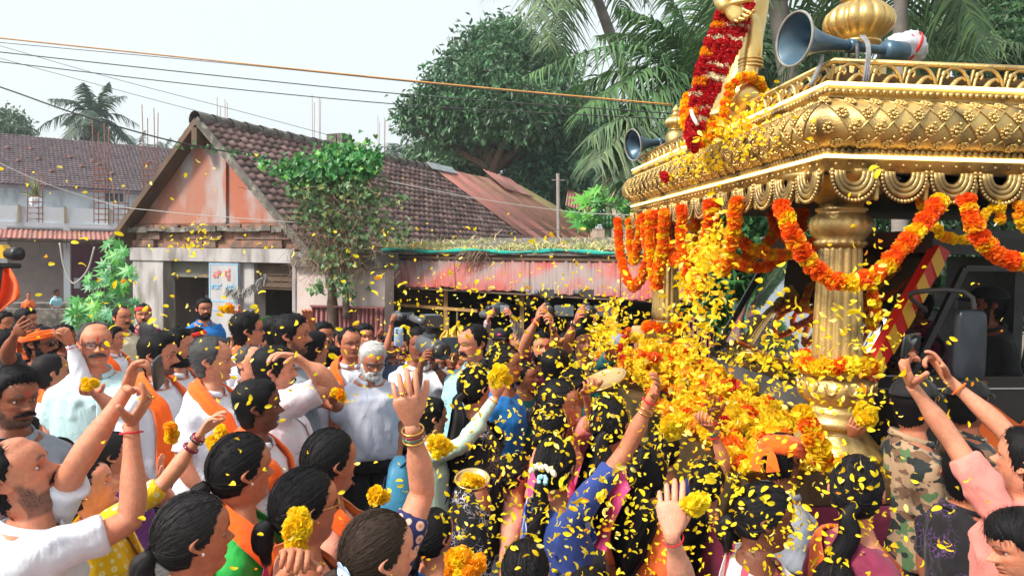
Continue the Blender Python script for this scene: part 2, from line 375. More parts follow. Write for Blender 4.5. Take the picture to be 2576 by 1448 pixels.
def head_radius_lookup(P):
    c = V3(0, .004, .56 * HH); q = P[3:].reshape(-1, 3) - c; r = np.linalg.norm(q, axis=1); return c, q / r[:, None], r
def ribbons(mb, P, D, L, bend, n=4, w=.0016, col=(1, 1, 1), taper=True, side=None):
    """thin tapering strands from roots P along D"""
    K = len(P)
    if K == 0: return
    t = np.linspace(0, 1, n)[None, :, None]; L = np.broadcast_to(L, (K,))[:, None, None]
    X = P[:, None] + D[:, None] * L * t + bend[:, None] * L * t ** 2
    strip(mb, X, w, col, taper, side)
def strip(mb, X, w, col, taper=True, side=None):
    K, n = X.shape[:2]; T = nrm(np.gradient(X, axis=1))
    sd = np.random.default_rng(K).normal(size=(K, 1, 3)) if side is None else side
    Wd = nrm(np.cross(T, sd)); t = np.linspace(0, 1, n)[None, :, None]
    ww = w * (1 - t ** 2 * .92) if taper else w * (1 - .6 * np.abs(2 * t - 1) ** 3)
    A, B = X - Wd * ww, X + Wd * ww
    V = np.stack([A, B], 2).reshape(-1, 3); i = (np.arange(K) * n * 2)[:, None] + np.arange(n - 1)[None] * 2
    Q = np.stack([i, i + 1, i + 3, i + 2], -1).reshape(-1, 4)
    C = np.asarray(col, float)
    C = np.tile(C, (len(V), 1)) if C.ndim == 1 else np.repeat(C, n * 2, axis=0)
    mb.add(V, Q, None, C)
def hair_shell(mb, P, Nn, M, thick, col):
    """offset skin of the head where mask M > 0"""
    n, k = M.shape; O = P + Nn * np.where(M > 0, .003 + thick * np.clip(M, 0, 1), -.006)[..., None]
    i = np.arange(n - 1)[:, None]; j = np.arange(k)[None]; j2 = (j + 1) % k
    Q = np.stack([i*k+j+0*j2, i*k+j2, (i+1)*k+j2, (i+1)*k+j], -1).reshape(-1, 4)
    keep = (M.reshape(-1)[Q] > 0).any(1)
    mb.add(O.reshape(-1, 3), Q[keep], None, col); return O
# ---- hands ---------------------------------------------------------------
POSE = {  # curls of three joints per finger in degrees (index..little), thumb (across, curl), spread
    'open': ([(6, 8, 6)] * 4, (38, 10), 9), 'relax': ([(18, 22, 14), (22, 28, 18), (26, 32, 20), (30, 34, 20)], (32, 22), 5),
    'cup': ([(30, 38, 26), (34, 42, 28), (36, 44, 30), (40, 44, 30)], (40, 30), 3), 'fist': ([(80, 92, 60)] * 4, (20, 60), 1),
    'grip': ([(52, 62, 38), (54, 64, 40), (56, 66, 40), (60, 66, 40)], (42, 42), 2),
    'pinch': ([(48, 42, 24), (30, 34, 22), (26, 30, 20), (22, 28, 18)], (46, 28), 5), 'flat': ([(4, 5, 3)] * 4, (20, 6), 3),
    'two': ([(6, 6, 4), (8, 6, 4), (74, 80, 50), (78, 84, 50)], (30, 40), 8), 'frame': ([(14, 26, 22), (60, 70, 40), (64, 72, 40), (66, 72, 40)], (52, 14), 4)}
def hand(mb, wp, d, n, left, pose, skin, palm, s=1., lod=1):
    d = nrm(d); n = nrm(n - d * (n @ d)); x = np.cross(d, n) * (-1 if left else 1)          # x towards the thumb
    E = np.stack([x, d, n], 0)                                                              # local rows
    def put(Pl): return wp + (np.asarray(Pl) * s) @ E
    k = 12; th = np.linspace(0, 2*np.pi, k, endpoint=False)
    ys = [-.022, .008, .022, .045, .068, .086, .096]; hw = [.019, .0255, .0335, .041, .0425, .041, .036]; ht = [.0165, .0175, .0175, .0165, .0145, .0125, .008]
    xo = [0, 0, .003, .003, .0, -.001, -.001]
    rings = [np.stack([xo[i] + hw[i]*np.sign(np.cos(th))*np.abs(np.cos(th))**.8, np.full(k, ys[i]) - .006*np.abs(np.cos(th))*(i > 4), ht[i]*np.sin(th) - .003*np.sin(np.pi*np.clip(ys[i]/.09, 0, 1))*(np.sin(th) > 0)], -1) for i in range(7)]
    pc = np.where((np.sin(th) > .2)[:, None], palm, skin); pc = np.tile(pc, (7, 1))
    mb.loft(put(rings), pc)
    curls, (tx, tc_), spr = POSE[pose]
    rx = [.030, .0105, -.0095, -.0285]; ln = [.073, .081, .075, .059]; rr = [.0088, .0090, .0084, .0075]; yr = [.086, .090, .087, .080]
    sg = {0: 5, 1: 7, 2: 8}[lod]
    for i in range(4):
        sp = R(spr * (1.5 - i)) * .7; p = V3(rx[i], yr[i] - .016, .0); pts = [p]; ang = 0; q = p
        q = q + V3(0, .016, 0); pts.append(q)
        for j, fr in enumerate((.45, .30, .25)):
            for stp in range(2):
                ang += R(curls[i][j]) / 2
                dr = V3(math.sin(sp) * math.cos(ang), math.cos(sp) * math.cos(ang), math.sin(ang)); q = q + dr * ln[i] * fr / 2; pts.append(q)
        q2 = q + dr * .004; pts.append(q2)
        rad = rr[i] * np.array([1.0, 1.08, .98, 1.04, .92, .96, .88, .78, .34])
        Tb = tube(np.array(pts), rad, sg, up=(1, 0, 0)); nn_ = len(pts)
        c = np.tile(skin, (nn_ * sg, 1))
        mb.loft(put(Tb), c)
        if lod == 2:                                                                        # nail
            nm = -V3(-math.sin(sp)*math.sin(ang), -math.sin(ang)*math.cos(sp), math.cos(ang)) * 1.
            cpt = pts[-2] - dr * .004 + nm * rad[-2] * .80
            xs = np.cross(dr, nm); a_, b_ = xs * rad[-2] * .62, dr * .0055
            mb.add(put([cpt - a_ - b_, cpt + a_ - b_, cpt + a_ * .8 + b_, cpt - a_ * .8 + b_]), [[0, 1, 2, 3]], None, np.minimum(palm * 1.12, 1))
    ta = R(tx); q = V3(.018, .018, .002); pts = [q]; dr = nrm(V3(math.sin(ta), math.cos(ta) * .9, .28))
    for j, l in enumerate((.018, .026, .018, .018, .014, .012)):
        if j > 1:
            a = R(tc_) / 3; dr = nrm(dr + a * V3(-.45, .55, .55))
        q = q + dr * l; pts.append(q)
    pts.append(q + dr * .004)
    Tb = tube(np.array(pts), np.array([.015, .0155, .0135, .0112, .0108, .0100, .0086, .004]), sg, up=(0, 0, 1))
    mb.loft(put(Tb), np.tile(skin, (len(pts) * sg, 1)))
    return E
def arm_rings(sh, el, wr, k=14, n=26, s=1.):
    """limb through shoulder, elbow, wrist"""
    P = []; sh, el, wr = map(lambda v: np.asarray(v, float), (sh, el, wr))
    t = np.linspace(0, 1, n); L1 = np.linalg.norm(el - sh); L2 = np.linalg.norm(wr - el); f = L1 / (L1 + L2)
    base = np.where((t < f)[:, None], sh + (el - sh) * (t / f)[:, None], el + (wr - el) * ((t - f) / (1 - f))[:, None])
    g = .075; b = np.exp(-((t - f) / g) ** 2)[:, None]; mid = el * .0 + ((sh - el) / (L1 + 1e-6) + (wr - el) / (L2 + 1e-6)) * .012
    base = base + mid * b
    r1 = cr(t, [0, .12, .3, f - .06, f, f + .1, f + .22, .85, .96, 1.], np.array([.052, .052, .047, .041, .040, .0415, .038, .0285, .0245, .0235])) * s
    r2 = cr(t, [0, .12, .3, f - .06, f, f + .1, f + .22, .85, .96, 1.], np.array([.055, .054, .050, .043, .041, .043, .038, .0255, .0215, .0200])) * s
    return base, np.stack([r1, r2], -1), t, f
# ---------------------------------------------------------------- people: the builder
M_SKIN = mat('skin', (1.08, 1.02, 1.0), (.82, .78, .80), attr=True, rough=.50, ns=55, lo=.3, hi=.7, c3=(1.1, .84, .80), ns3=16, lo3=.5, hi3=.75, bump=.3, bs=260, sss=.10, spec=.4, rvar=.08)
M_HAIR = mat('hair_strands', (1, 1, 1), attr=True, rough=.66, spec=.17)
SK = {'l': V3(.62, .305, .20), 'm': V3(.55, .25, .155), 'b': V3(.44, .19, .11), 'd': V3(.25, .093, .05), 'k': V3(.155, .06, .036), 'p': V3(.68, .36, .26)}
HC = {'black': V3(.010, .0095, .012), 'brown': V3(.035, .022, .016), 'grey': V3(.20, .20, .205), 'white': V3(.62, .62, .62), 'salt': V3(.09, .09, .095), 'dark': V3(.022, .02, .022)}
REMESH = []; PEOPLE = []; HANDS = {}
def flat_tube(P, Nr, w, t, k=12, rip=0., seed=0):
    """ribbon of width w, thickness t lying against a surface with normals Nr"""
    P = np.asarray(P, float); T = nrm(np.gradient(P, axis=0)); Nr = nrm(np.asarray(Nr) - T * (np.asarray(Nr) * T).sum(1, keepdims=True)); B = np.cross(T, Nr)
    th = np.linspace(0, 2*np.pi, k, endpoint=False); w = np.broadcast_to(np.asarray(w, float), (len(P),))
    X = np.cos(th); Y = np.sin(th) * t
    rp = rip * np.sin(X * 7 + seed) * np.abs(np.sin(th)) ** .3
    return P[:, None] + B[:, None] * (X[None, :] * w[:, None])[..., None] + Nr[:, None] * (Y + rp)[None, :, None]
def torso_shape(sex, fat):
    z = np.array([.84, .92, 1.0, 1.08, 1.17, 1.26, 1.33, 1.375, 1.41, 1.435, 1.452])
    if sex == 'f': w = [.165, .172, .155, .138, .142, .150, .152, .148, .120, .082, .062]; f = [.105, .112, .102, .096, .105, .112, .100, .082, .064, .056, .050]; b = [.12, .12, .10, .088, .090, .095, .095, .088, .078, .068, .058]
    else: w = [.160, .168, .160, .152, .160, .172, .178, .168, .132, .090, .066]; f = [.105, .112, .112, .112, .115, .118, .108, .088, .068, .058, .052]; b = [.115, .112, .098, .092, .098, .105, .106, .098, .084, .070, .058]
    w, f, b = map(np.array, (w, f, b)); q = np.interp(z, [.84, 1.0, 1.15, 1.33, 1.41], [.8, 1, 1, .6, 0]) * fat
    return z, w * (1 + .5 * q), f * (1 + 1.1 * q), b * (1 + .35 * q)
def ring_stack(z, w, f, b, a, e=.9):
    sa, ca = np.sin(a), np.cos(a); x = w[:, None] * (np.sign(sa) * np.abs(sa) ** e); y = np.where(ca > 0, -f[:, None] * np.abs(ca) ** e, b[:, None] * np.abs(ca) ** e)
    zz = z[:, None] + sst(z, 1.30, 1.43)[:, None] * .38 * (y - .01)
    return np.stack([x, y, zz], -1)
def to_remesh(mb, name, m, parent, vox, fold=.004, seed=1):
    o = mb.build(name, m, parent); md = o.modifiers.new('r', 'REMESH'); md.mode = 'VOXEL'; md.voxel_size = vox; md.use_smooth_shade = True
    sm = o.modifiers.new('s', 'SMOOTH'); sm.iterations = 3; sm.factor = .5
    REMESH.append((o, fold, seed)); return o
def finish_remesh():
    dg = bpy.context.evaluated_depsgraph_get(); dg.update()
    for o, fold, seed in REMESH:
        me = bpy.data.meshes.new_from_object(o.evaluated_get(dg)); old = o.data; mt = list(old.materials); o.modifiers.clear(); o.data = me; nm = old.name; bpy.data.meshes.remove(old); me.name = nm
        if not len(me.materials):
            for m in mt: me.materials.append(m)
        n = len(me.vertices); co = np.empty(n * 3, np.float32); me.vertices.foreach_get('co', co); co = co.reshape(-1, 3).astype(float)
        no = np.empty(n * 3, np.float32); me.vertex_normals.foreach_get('vector', no); no = no.reshape(-1, 3)
        dsp = wob(co * (1, 1, .55), fold, 34, seed, 5) + wob(co * (1, 1, .35), fold * .6, 70, seed + 9, 4) + fold * 1.5 * (.35 - np.abs(np.sin(co @ np.array([14., 9., 11.]) + wob(co, 1.6, 9, seed + 3)))) + fold * 1.1 * (.35 - np.abs(np.sin(co @ np.array([-19., 8., 16.]) + wob(co, 2.2, 8, seed + 5))))
        co = co + no * np.maximum(dsp, -fold * .35)[:, None]
        me.vertices.foreach_set('co', co.astype(np.float32).ravel())
        me.polygons.foreach_set('use_smooth', np.ones(len(me.polygons), bool)); me.update()
def person(label, px, py, hp, yaw, pitch=0, roll=0, byaw=None, sex='m', skin='m', hair='short', hc='black', top=None, sleeve='short', low=None, arms=(), scarf=None, beard=0, stache=0,
           glasses=None, wrap=None, fat=0., face=None, extras=(), d=None, group=None, collar=True, tika=0, saree=None, pet=0, expr=0, seat=False, dz=0., hlen=1., skirt=None, name='person'):
    yh = 649 + .014 * (px - CX); hp = hp * .92
    if d is None: d = 311.8 / (hp * .515 / .515 + .1417 * (py - yh)) * 1.86 / 1.0 if False else 580.0 / (hp + .1417 * (py - yh))
    lod = 2 if hp > 98 else (1 if hp > 48 else 0)
    hw = at(px, py, d); s = (hw.z - dz) / 1.5875; s = min(max(s, .72), 1.12)
    az = math.degrees(math.atan2(hw.x, hw.y)); by = yaw * .75 if byaw is None else byaw
    rz = R(by - az); hy = yaw - by
    RZ = np.array(Matrix.Rotation(rz, 3, 'Z'))
    # place the neck so that the turned head lands on the pixel
    Rh = rotm(hy, pitch, roll); NP = V3(0, .018, 1.468); hc0 = V3(0, -.005, 1.478 + .5 * HH)
    hl = Rh @ (hc0 - NP) + NP
    off = RZ @ (hl * s); loc = Vector((hw.x - off[0], hw.y - off[1], hw.z - off[2]))
    if abs(loc.z) < .25 or not seat: zshift = loc.z
    loc0 = V3(loc.x, loc.y, loc.z)
    seed = abs(hash_(label)) % 9999; g = np.random.default_rng(seed)
    p = dict(FACE); p.update(nose=g.uniform(.85, 1.15), jaw=g.uniform(.96, 1.08) * (.95 if sex == 'f' else 1.03), wide=g.uniform(.97, 1.04), lip=g.uniform(.85, 1.2), brow=.4 if sex == 'f' else 1.1)
    if face: p.update(face)
    def loc_(pw): return (RZ.T @ (np.asarray(pw, float) - loc0)) / s
    def solve(q, c, L):
        o = loc_((0, 0, CZ)); r = RZ.T @ np.array(ray(q[0], q[1])); oc = o - c; bq = r @ oc; disc = bq * bq - (oc @ oc - L * L)
        if disc <= 0: t = -bq
        else: t = -bq + (math.sqrt(disc) if (len(q) > 2 and q[2] == 'f') else -math.sqrt(disc))
        pt = o + r * t; v = pt - c; l = np.linalg.norm(v)
        return pt if l < L * 1.35 else c + v / l * L * 1.35
    skn = SK[skin] * V3(1.05, .96, .90) * g.uniform(.93, 1.07); hcl = HC[hc]
    palm = np.minimum(skn * V3(1.18, 1.2, 1.2) + V3(.03, .02, .015), .75)
    # ---- body with head
    P, a, h = head_grid(lod, p); zt, wt, ft, bt = torso_shape(sex, fat)
    A0 = p['wide']; HP = P + V3(0, 0, 1.478); wgt = sst(h, -.12, .05)[:, None, None]
    HPr = (1 - wgt) * HP + wgt * ((HP - NP) @ Rh.T + NP)
    Tr = ring_stack(zt, wt, ft, bt, a)
    if sex == 'f': Tr[..., 1] -= .038 * gs(np.abs(Tr[..., 0]), .07, .05) * gs(Tr[..., 2], 1.23, .06) * (np.cos(a) > 0)
    Tr[..., :2] *= np.interp(zt, [1.38, 1.43], [.92, 1.])[:, None, None]
    kk = len(a); ax = np.abs(P[..., 0]); frn = (np.cos(a) > .15)[None]; ad0 = np.degrees(np.abs(a))
    C = np.tile(skn, P.shape[:2] + (1,)); X = P[..., 0]; Hh = np.repeat(h[:, None], kk, 1)
    def tint(mask, col):
        m = np.clip(mask, 0, 1)[..., None]; return C * (1 - m) + np.asarray(col) * m
    C = C * (1 + wob(P, .05, 60, seed))[..., None]
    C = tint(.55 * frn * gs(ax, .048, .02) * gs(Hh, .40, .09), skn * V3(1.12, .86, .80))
    lipc = skn * V3(.92, .62, .62) if sex == 'm' else skn * V3(1., .55, .55) + V3(.03, 0, 0)
    C = tint(frn * (ax < .026) * np.maximum(gs(Hh, .248, .016), gs(Hh, .203, .017)) * gs(ax, 0, .022) * 1.3, lipc)
    C = tint(frn * gs(Hh, .226, .009) * gs(ax, 0, .022) * .9, skn * .22)
    if sex == 'm': C = tint(frn * (.34 + .0) * sst(.36 - Hh, 0, .1) * sst(Hh, -.02, .06) * sst(ax, .0, .012), skn * .45 + V3(.01, .012, .015))
    bz = .595 + .03 * gs(ax, .034, .012)
    C = tint(frn * .93 * gs(Hh, bz, .024 if sex == 'm' else .015) * sst(ax, .008, .016) * sst(.054 - ax, 0, .012), np.minimum(hcl * 1.2 + .01, .3))
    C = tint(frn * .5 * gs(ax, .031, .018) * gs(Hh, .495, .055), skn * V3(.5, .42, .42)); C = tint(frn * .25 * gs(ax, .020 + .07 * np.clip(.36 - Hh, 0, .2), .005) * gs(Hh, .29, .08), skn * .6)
    if 0 < beard < .5:
        stb = np.clip((np.where(ad0[None] < 60, .21, np.interp(ad0, [60, 78, 88, 96], [.24, .44, .46, -.3])[None]) - Hh) / .06, 0, 1) * (Hh > -.04)
        C = tint(.62 * stb * (1 - frn * (gs(ax, 0, .02) * gs(Hh, .226, .04))), np.minimum(hcl + .012, .2))
    if tika: C = tint(frn * (gs(ax, 0, .0045) * gs(Hh, .66, .03 if tika == 1 else .06)) * 1.4, V3(.55, .02, .015))
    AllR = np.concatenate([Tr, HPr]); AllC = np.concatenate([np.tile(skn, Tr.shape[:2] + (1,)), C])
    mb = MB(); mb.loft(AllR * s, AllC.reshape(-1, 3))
    Rg = lambda q: (np.asarray(q) + V3(0, 0, 1.478) - NP) @ Rh.T + NP      # head space to body space
    if lod:
        for sx in (-1, 1):
            c = V3(sx * .0315 * p['wide'], -.0655, .505 * HH); k_, n_ = (14, 11) if lod == 2 else (9, 7)
            E = sphere((0, 0, 0), .0122, k_, n_); E = np.stack([E[..., 0], -E[..., 2], E[..., 1]], -1)      # pole to the front
            el = np.linspace(-90, 90, n_); ec = np.where(el[:, None] > 74, V3(.012, .008, .006), np.where(el[:, None] > 60, V3(.07, .035, .02), V3(.72, .69, .66)))
            mb.loft(Rg(E + c) * s, np.repeat(ec, k_, 0), flip=False)
            for lo_, hi_, dk in ((16 - 10 * expr, 89, .35 if sex == 'm' else .06), (-89, -24 + 8 * expr, .7)):
                la = np.radians(np.linspace(lo_, hi_, 5)); th = np.linspace(0, 2*np.pi, 12, endpoint=False)
                q = .0133 * np.stack([np.cos(la)[:, None]*np.cos(th), np.cos(la)[:, None]*np.sin(th), np.sin(la)[:, None] + 0*th], -1) + c
                cc = np.tile(skn * .85, (5, 1)); cc[0 if lo_ > 0 else 4] = skn * dk
                mb.loft(Rg(q) * s, np.repeat(cc, 12, 0), cap=False)
    for sx in (-1, 1):                                                       # ears
        n_, k_ = 9, 8; t = np.linspace(0, 1, n_)
        ey = .004 + .016 * np.sin(t * np.pi * .9) + .006 * t; ez = (.375 + .21 * t) * HH; rw = .019 * np.sin(np.pi * np.clip(t * .92 + .06, 0, 1)) ** .6
        th = np.linspace(0, 2*np.pi, k_, endpoint=False)
        ear = np.stack([sx * (.071 * p['wide'] + .012 * np.sin(th)[None] * np.ones(n_)[:, None] + .010 * (np.cos(th)[None] > .3) - .004 * gs(t, .55, .25)[:, None] * (np.abs(np.cos(th))[None] < .5)),
                        ey[:, None] + rw[:, None] * np.cos(th)[None] - .004, ez[:, None] + 0 * th[None]], -1)
        mb.loft(Rg(ear) * s, skn * V3(1.03, .92, .88))
    # ---- arms
    sp = dict(arms); ends = {}; tops = MB(); slv = []
    for side in 'LR':
        sx = 1 if side == 'L' else -1; sh = V3(sx * (.152 if sex == 'f' else .163), .008, 1.362); sc = .88 if sex == 'f' else 1.
        A = sp.get(side); lit = 2 if lod == 2 else lod
        if A is None:
            el = sh + V3(sx * .06, .03, -.27); wr = el + V3(-sx * .04, -.13, -.20); fd = V3(-sx * .1, -.45, -.9); nd = V3(-sx, .0, 0); pose = 'relax'
            if seat: wr = el + V3(-sx * .06, -.22, -.02); fd = V3(-sx * .3, -1, -.1)
        else:
            tgt = solve(A['e'], sh, .27); up = max(0, nrm(tgt - sh)[2]); sh = sh + V3(-sx * .018 * up, 0, .062 * up)
            el = solve(A['e'], sh, .285); wr = solve(A['w'], el, .255)
            fd = nrm(solve(A['f'], wr, .17) - wr) if 'f' in A else nrm(wr - el)
            nd = A.get('n', 'cam'); pose = A.get('pose', 'relax')
            if isinstance(nd, str):
                vw = {'cam': -np.array(ray(*A['w'][:2])), 'away': np.array(ray(*A['w'][:2])), 'up': V3(0, 0, 1), 'down': V3(0, 0, -1), 'right': V3(1, 0, 0), 'left': V3(-1, 0, 0)}[nd]
                nd = RZ.T @ vw
            else: nd = RZ.T @ np.asarray(nd, float)
            if A.get('big'): sc *= A['big']
        base, rad, t, f = arm_rings(sh, el, wr, s=sc); rad[0] *= .55; rad[1] *= .9
        rad = rad * (.94 + .25 * fat); k_ = {0: 8, 1: 12, 2: 18}[lod]
        Tb = tube(base, rad, k_); mb.loft(Tb * s, np.tile(skn, (len(base) * k_, 1)) * (1 + wob(Tb.reshape(-1, 3), .04, 40, seed))[:, None])
        hm = MB(); hand(hm, wr, fd, nd, side == 'L', pose, skn, palm, sc * 1.0, lod)
        for V_, c_ in zip(hm.v, hm.c): pass
        off_ = 0
        mb_add(mb, hm, s)
        ends[side] = dict(wr=wr, d=nrm(fd), el=el, n=nrm(nd - nrm(fd) * (nd @ nrm(fd))), sh=sh, hand=wr + nrm(fd) * .085 * sc, sc=sc)
        # sleeve
        cut = {'short': f * .78, 'half': f * .95, 'long': .985, 'cap': f * .45, 'mid': f * 1.35}[sleeve]
        if A is not None and 'cut' in A: cut = A['cut']
        nS = 16; ts = np.linspace(0, cut, nS); bS = np.stack([np.interp(ts, t, base[:, i]) for i in range(3)], -1); rS = np.stack([np.interp(ts, t, rad[:, i]) for i in range(2)], -1)
        ease = (.012 if sex == 'f' else .020) if sleeve != 'long' else .014
        rS = rS + ease * (1 + .18 * np.sin(ts * 40 + seed))[:, None] * np.interp(ts, [0, cut * .6, cut], [1.15, .95, 1.1])[:, None]
        if sleeve == 'long': rS = rS * np.interp(ts, [0, .9, .985], [1, 1, 1.12])[:, None]
        inner = V3(sx * .07, .005, 1.33); bS = np.vstack([inner, bS]); rS = np.vstack([rS[:1] * .9, rS]); slv.append((bS, rS))
    # ---- legs and feet
    for sx in (-1, 1):
        if seat: lp = bez([(sx*.085, 0, .88), (sx*.1, -.4, .86), (sx*.1, -.43, .62), (sx*.1, -.42, .45)], 12)
        else: lp = bez([(sx*.085, .0, .88), (sx*.088, -.012, .5), (sx*.088, .015, .09)], 10)
        mb.loft(tube(lp, np.interp(np.linspace(0, 1, len(lp)), [0, .5, .7, 1], [.083, .056, .054, .036]), 8, up=(0, 1, .1)) * s, skn)
        fz = lp[-1]; fp = fz + np.array([(0, .055, -.05), (0, .03, -.035), (0, -.04, -.045), (0, -.12, -.065), (0, -.16, -.07)])
        mb.loft(tube(fp, np.array([[.022, .03], [.036, .036], [.034, .042], [.02, .045], [.01, .03]]), 8, up=(0, 0, 1)) * s, skn)
    root = mb.build(name, M_SKIN); root.location = loc; root.rotation_euler = (0, 0, rz)
    tag(root, label, 'person', group)
    # ---- clothes
    vox = (.0125 if hp > 130 else .016 if lod == 2 else .020 if lod else .030) * s
    hem = .90 if sex == 'm' else 1.02
    if low == 'skirt_long': hem = 1.0
    zz = np.array([hem, .95, 1.0, 1.08, 1.17, 1.26, 1.33, 1.375, 1.405, 1.425]); zz = zz[zz >= hem]
    ee = np.interp(zz, [.8, 1.0, 1.2, 1.33, 1.425], [.038, .034, .024, .016, .011]) if sex == 'm' else np.interp(zz, [1.0, 1.2, 1.425], [.016, .012, .009])
    Wc, Fc, Bc = (np.interp(zz, zt, q) for q in (wt, ft, bt)); aa = np.linspace(-np.pi, np.pi, 32, endpoint=False)
    Sh = ring_stack(zz, Wc + ee, Fc + ee, Bc + ee, aa)
    if sex == 'f': Sh[..., 1] -= .042 * gs(np.abs(Sh[..., 0]), .07, .05) * gs(Sh[..., 2], 1.23, .06) * (np.cos(aa) > 0)
    if sex == 'm': Sh[..., :2] *= (1 + .035 * np.sin(aa * 5 + seed)[None] * np.interp(zz, [.8, 1.25], [1, 0])[:, None])[..., None]
    cb = MB(); cb.loft(Sh * s)
    for bS, rS in slv: cb.loft(tube(bS, rS, 14) * s)
    shirt = to_remesh(cb, {'m': 'shirt', 'f': 'blouse'}[sex] if sex == 'm' or saree else 'top', top or M_WHITE, root, vox, .0085 * s if sex == 'm' else .0045 * s, seed)
    if collar and sex == 'm':
        th = np.radians(np.linspace(17, 343, 28)); cw = np.interp(np.abs(np.degrees(th) - 180), [0, 150], [1, .92])
        ring = np.stack([.075 * np.sin(th), -.078 * np.cos(th) + .012, 1.442 + .030 * -np.cos(th) * .8], -1)
        nn_ = np.stack([np.sin(th), -np.cos(th), .5 + 0 * th], -1)
        prof = [(0, .012), (.0, -.012), (.014, -.022), (.020, -.018), (.008, .010)]
        rr_ = np.stack([ring + nrm(nn_) * (o_ + .001) * cw[:, None] + V3(0, 0, z_) for o_, z_ in prof], 1)
        c2 = MB(); c2.loft(rr_ * s, sm=True); c2.build('collar', top or M_WHITE, root)
        if lod == 2 and scarf is None:
            pk = MB(); zz2 = np.linspace(1.385, .9, 8); yy = -np.interp(zz2, zt, ft) - np.interp(zz2, [.8, 1.0, 1.2, 1.33, 1.425], [.045, .040, .028, .018, .012]) - .0035
            pk.loft(flat_tube(np.stack([0*zz2, yy + .38*sst(zz2, 1.3, 1.43)*0, zz2 - sst(zz2, 1.30, 1.43)*.03], -1), np.tile(V3(0, -1, .1), (8, 1)), .016, .003, 8) * s)
            for bz_ in (1.33, 1.24, 1.15, 1.06): pk.loft(sphere((0, -float(np.interp(bz_, zt, ft)) - float(np.interp(bz_, [.8, 1.0, 1.2, 1.33], [.045, .04, .028, .018])) - .007, bz_ - .01), (.006, .003, .006), 8, 5) * s)
            pk.build('placket', top or M_WHITE, root)
    if low is None: low = M_TROUS if sex == 'm' else (skirt or saree or M_TROUS)
    if sex == 'f' or low == M_DHOTI:
        zz = np.linspace(1.06, .05, 9); aa2 = np.linspace(-np.pi, np.pi, 36, endpoint=False); fl = np.interp(zz, [.05, .5, .95, 1.06], [.25, .21, .19, .155])
        Rr = np.stack([fl[:, None]*np.sin(aa2) * (1 + .05*np.sin(aa2*9)[None]*np.interp(zz, [.05, 1], [1, .1])[:, None]), -fl[:, None]*.82*np.cos(aa2) * (1 + .05*np.sin(aa2*9 + 1)[None]), zz[:, None] + 0*aa2], -1)
        if seat: Rr[..., 1] -= np.interp(zz, [.05, .7, .9, 1.06], [.4, .35, .05, 0])[:, None]
        c3 = MB(); c3.loft(Rr[::-1] * s); c3.build('skirt' if sex == 'f' else 'dhoti', low, root)
    else:
        c3 = MB()
        for sx in (-1, 1):
            if seat: lp = bez([(sx*.085, .0, .9), (sx*.1, -.4, .87), (sx*.1, -.44, .62), (sx*.1, -.42, .5)], 12)
            else: lp = bez([(sx*.08, .0, .93), (sx*.09, -.01, .5), (sx*.09, .015, .1)], 10)
            c3.loft(tube(lp, np.interp(np.linspace(0, 1, len(lp)), [0, .5, 1], [.098, .075, .068]), 10, up=(0, 1, .1)) * s)
        zz = np.array([.82, .9, 1.0, 1.04]); c3.loft(ring_stack(zz, np.interp(zz, zt, wt) + .016, np.interp(zz, zt, ft) + .016, np.interp(zz, zt, bt) + .016, aa) * s)
        c3.build('trousers', low, root)
    def onbody(ang, z, o):
        ang = np.asarray(ang, float); z = np.asarray(z, float); w_, f_, b_ = (np.interp(z, zt, q) for q in (wt, ft, bt)); sa, ca = np.sin(ang), np.cos(ang)
        eo = o + np.interp(z, [.8, 1.0, 1.2, 1.33, 1.425], [.045, .040, .028, .018, .012] if sex == 'm' else [.02, .018, .014, .012, .01])
        y = np.where(ca > 0, -(f_ + eo) * np.abs(ca) ** .9, (b_ + eo) * np.abs(ca) ** .9); x = (w_ + eo) * np.sign(sa) * np.abs(sa) ** .9
        if sex == 'f': y = y - .045 * gs(np.abs(x), .07, .05) * gs(z, 1.23, .06) * (ca > 0)
        return np.stack([x, y, z + sst(z, 1.30, 1.43) * .38 * (y - .01)], -1), np.stack([sa, -ca, .25 + 0 * sa], -1)
    if scarf is not None:
        sm_, kind = scarf if isinstance(scarf, tuple) else (scarf, 'both')
        if kind == 'one':
            ang = np.radians([24, 26, 28, 40, 60, 100, 150, 160, 160]); z = np.array([.92, 1.1, 1.26, 1.38, 1.415, 1.425, 1.36, 1.2, .95])
        else:
            ang = np.radians([30, 30, 32, 42, 80, 130, 180, 230, 280, 318, 328, 330, 330]); z = np.array([.98, 1.12, 1.26, 1.375, 1.428, 1.447, 1.452, 1.447, 1.428, 1.375, 1.26, 1.12, .98])
        n_ = 40; tt = np.linspace(0, len(z) - 1, n_); an = cr(tt, np.arange(len(z)), ang); zn = np.minimum(cr(tt, np.arange(len(z)), z), 1.455)
        Pp, Np = onbody(an, zn, .010); Np[:, 2] += sst(zn, 1.36, 1.44) * 1.2
        c4 = MB(); ww = np.interp(np.abs(tt - (len(z)-1)/2), [0, 2.5, 6], [.036, .042, .058])
        c4.loft(flat_tube(Pp, Np, ww, .011, 20, .005, seed) * s); o = c4.build('scarf', sm_, root)
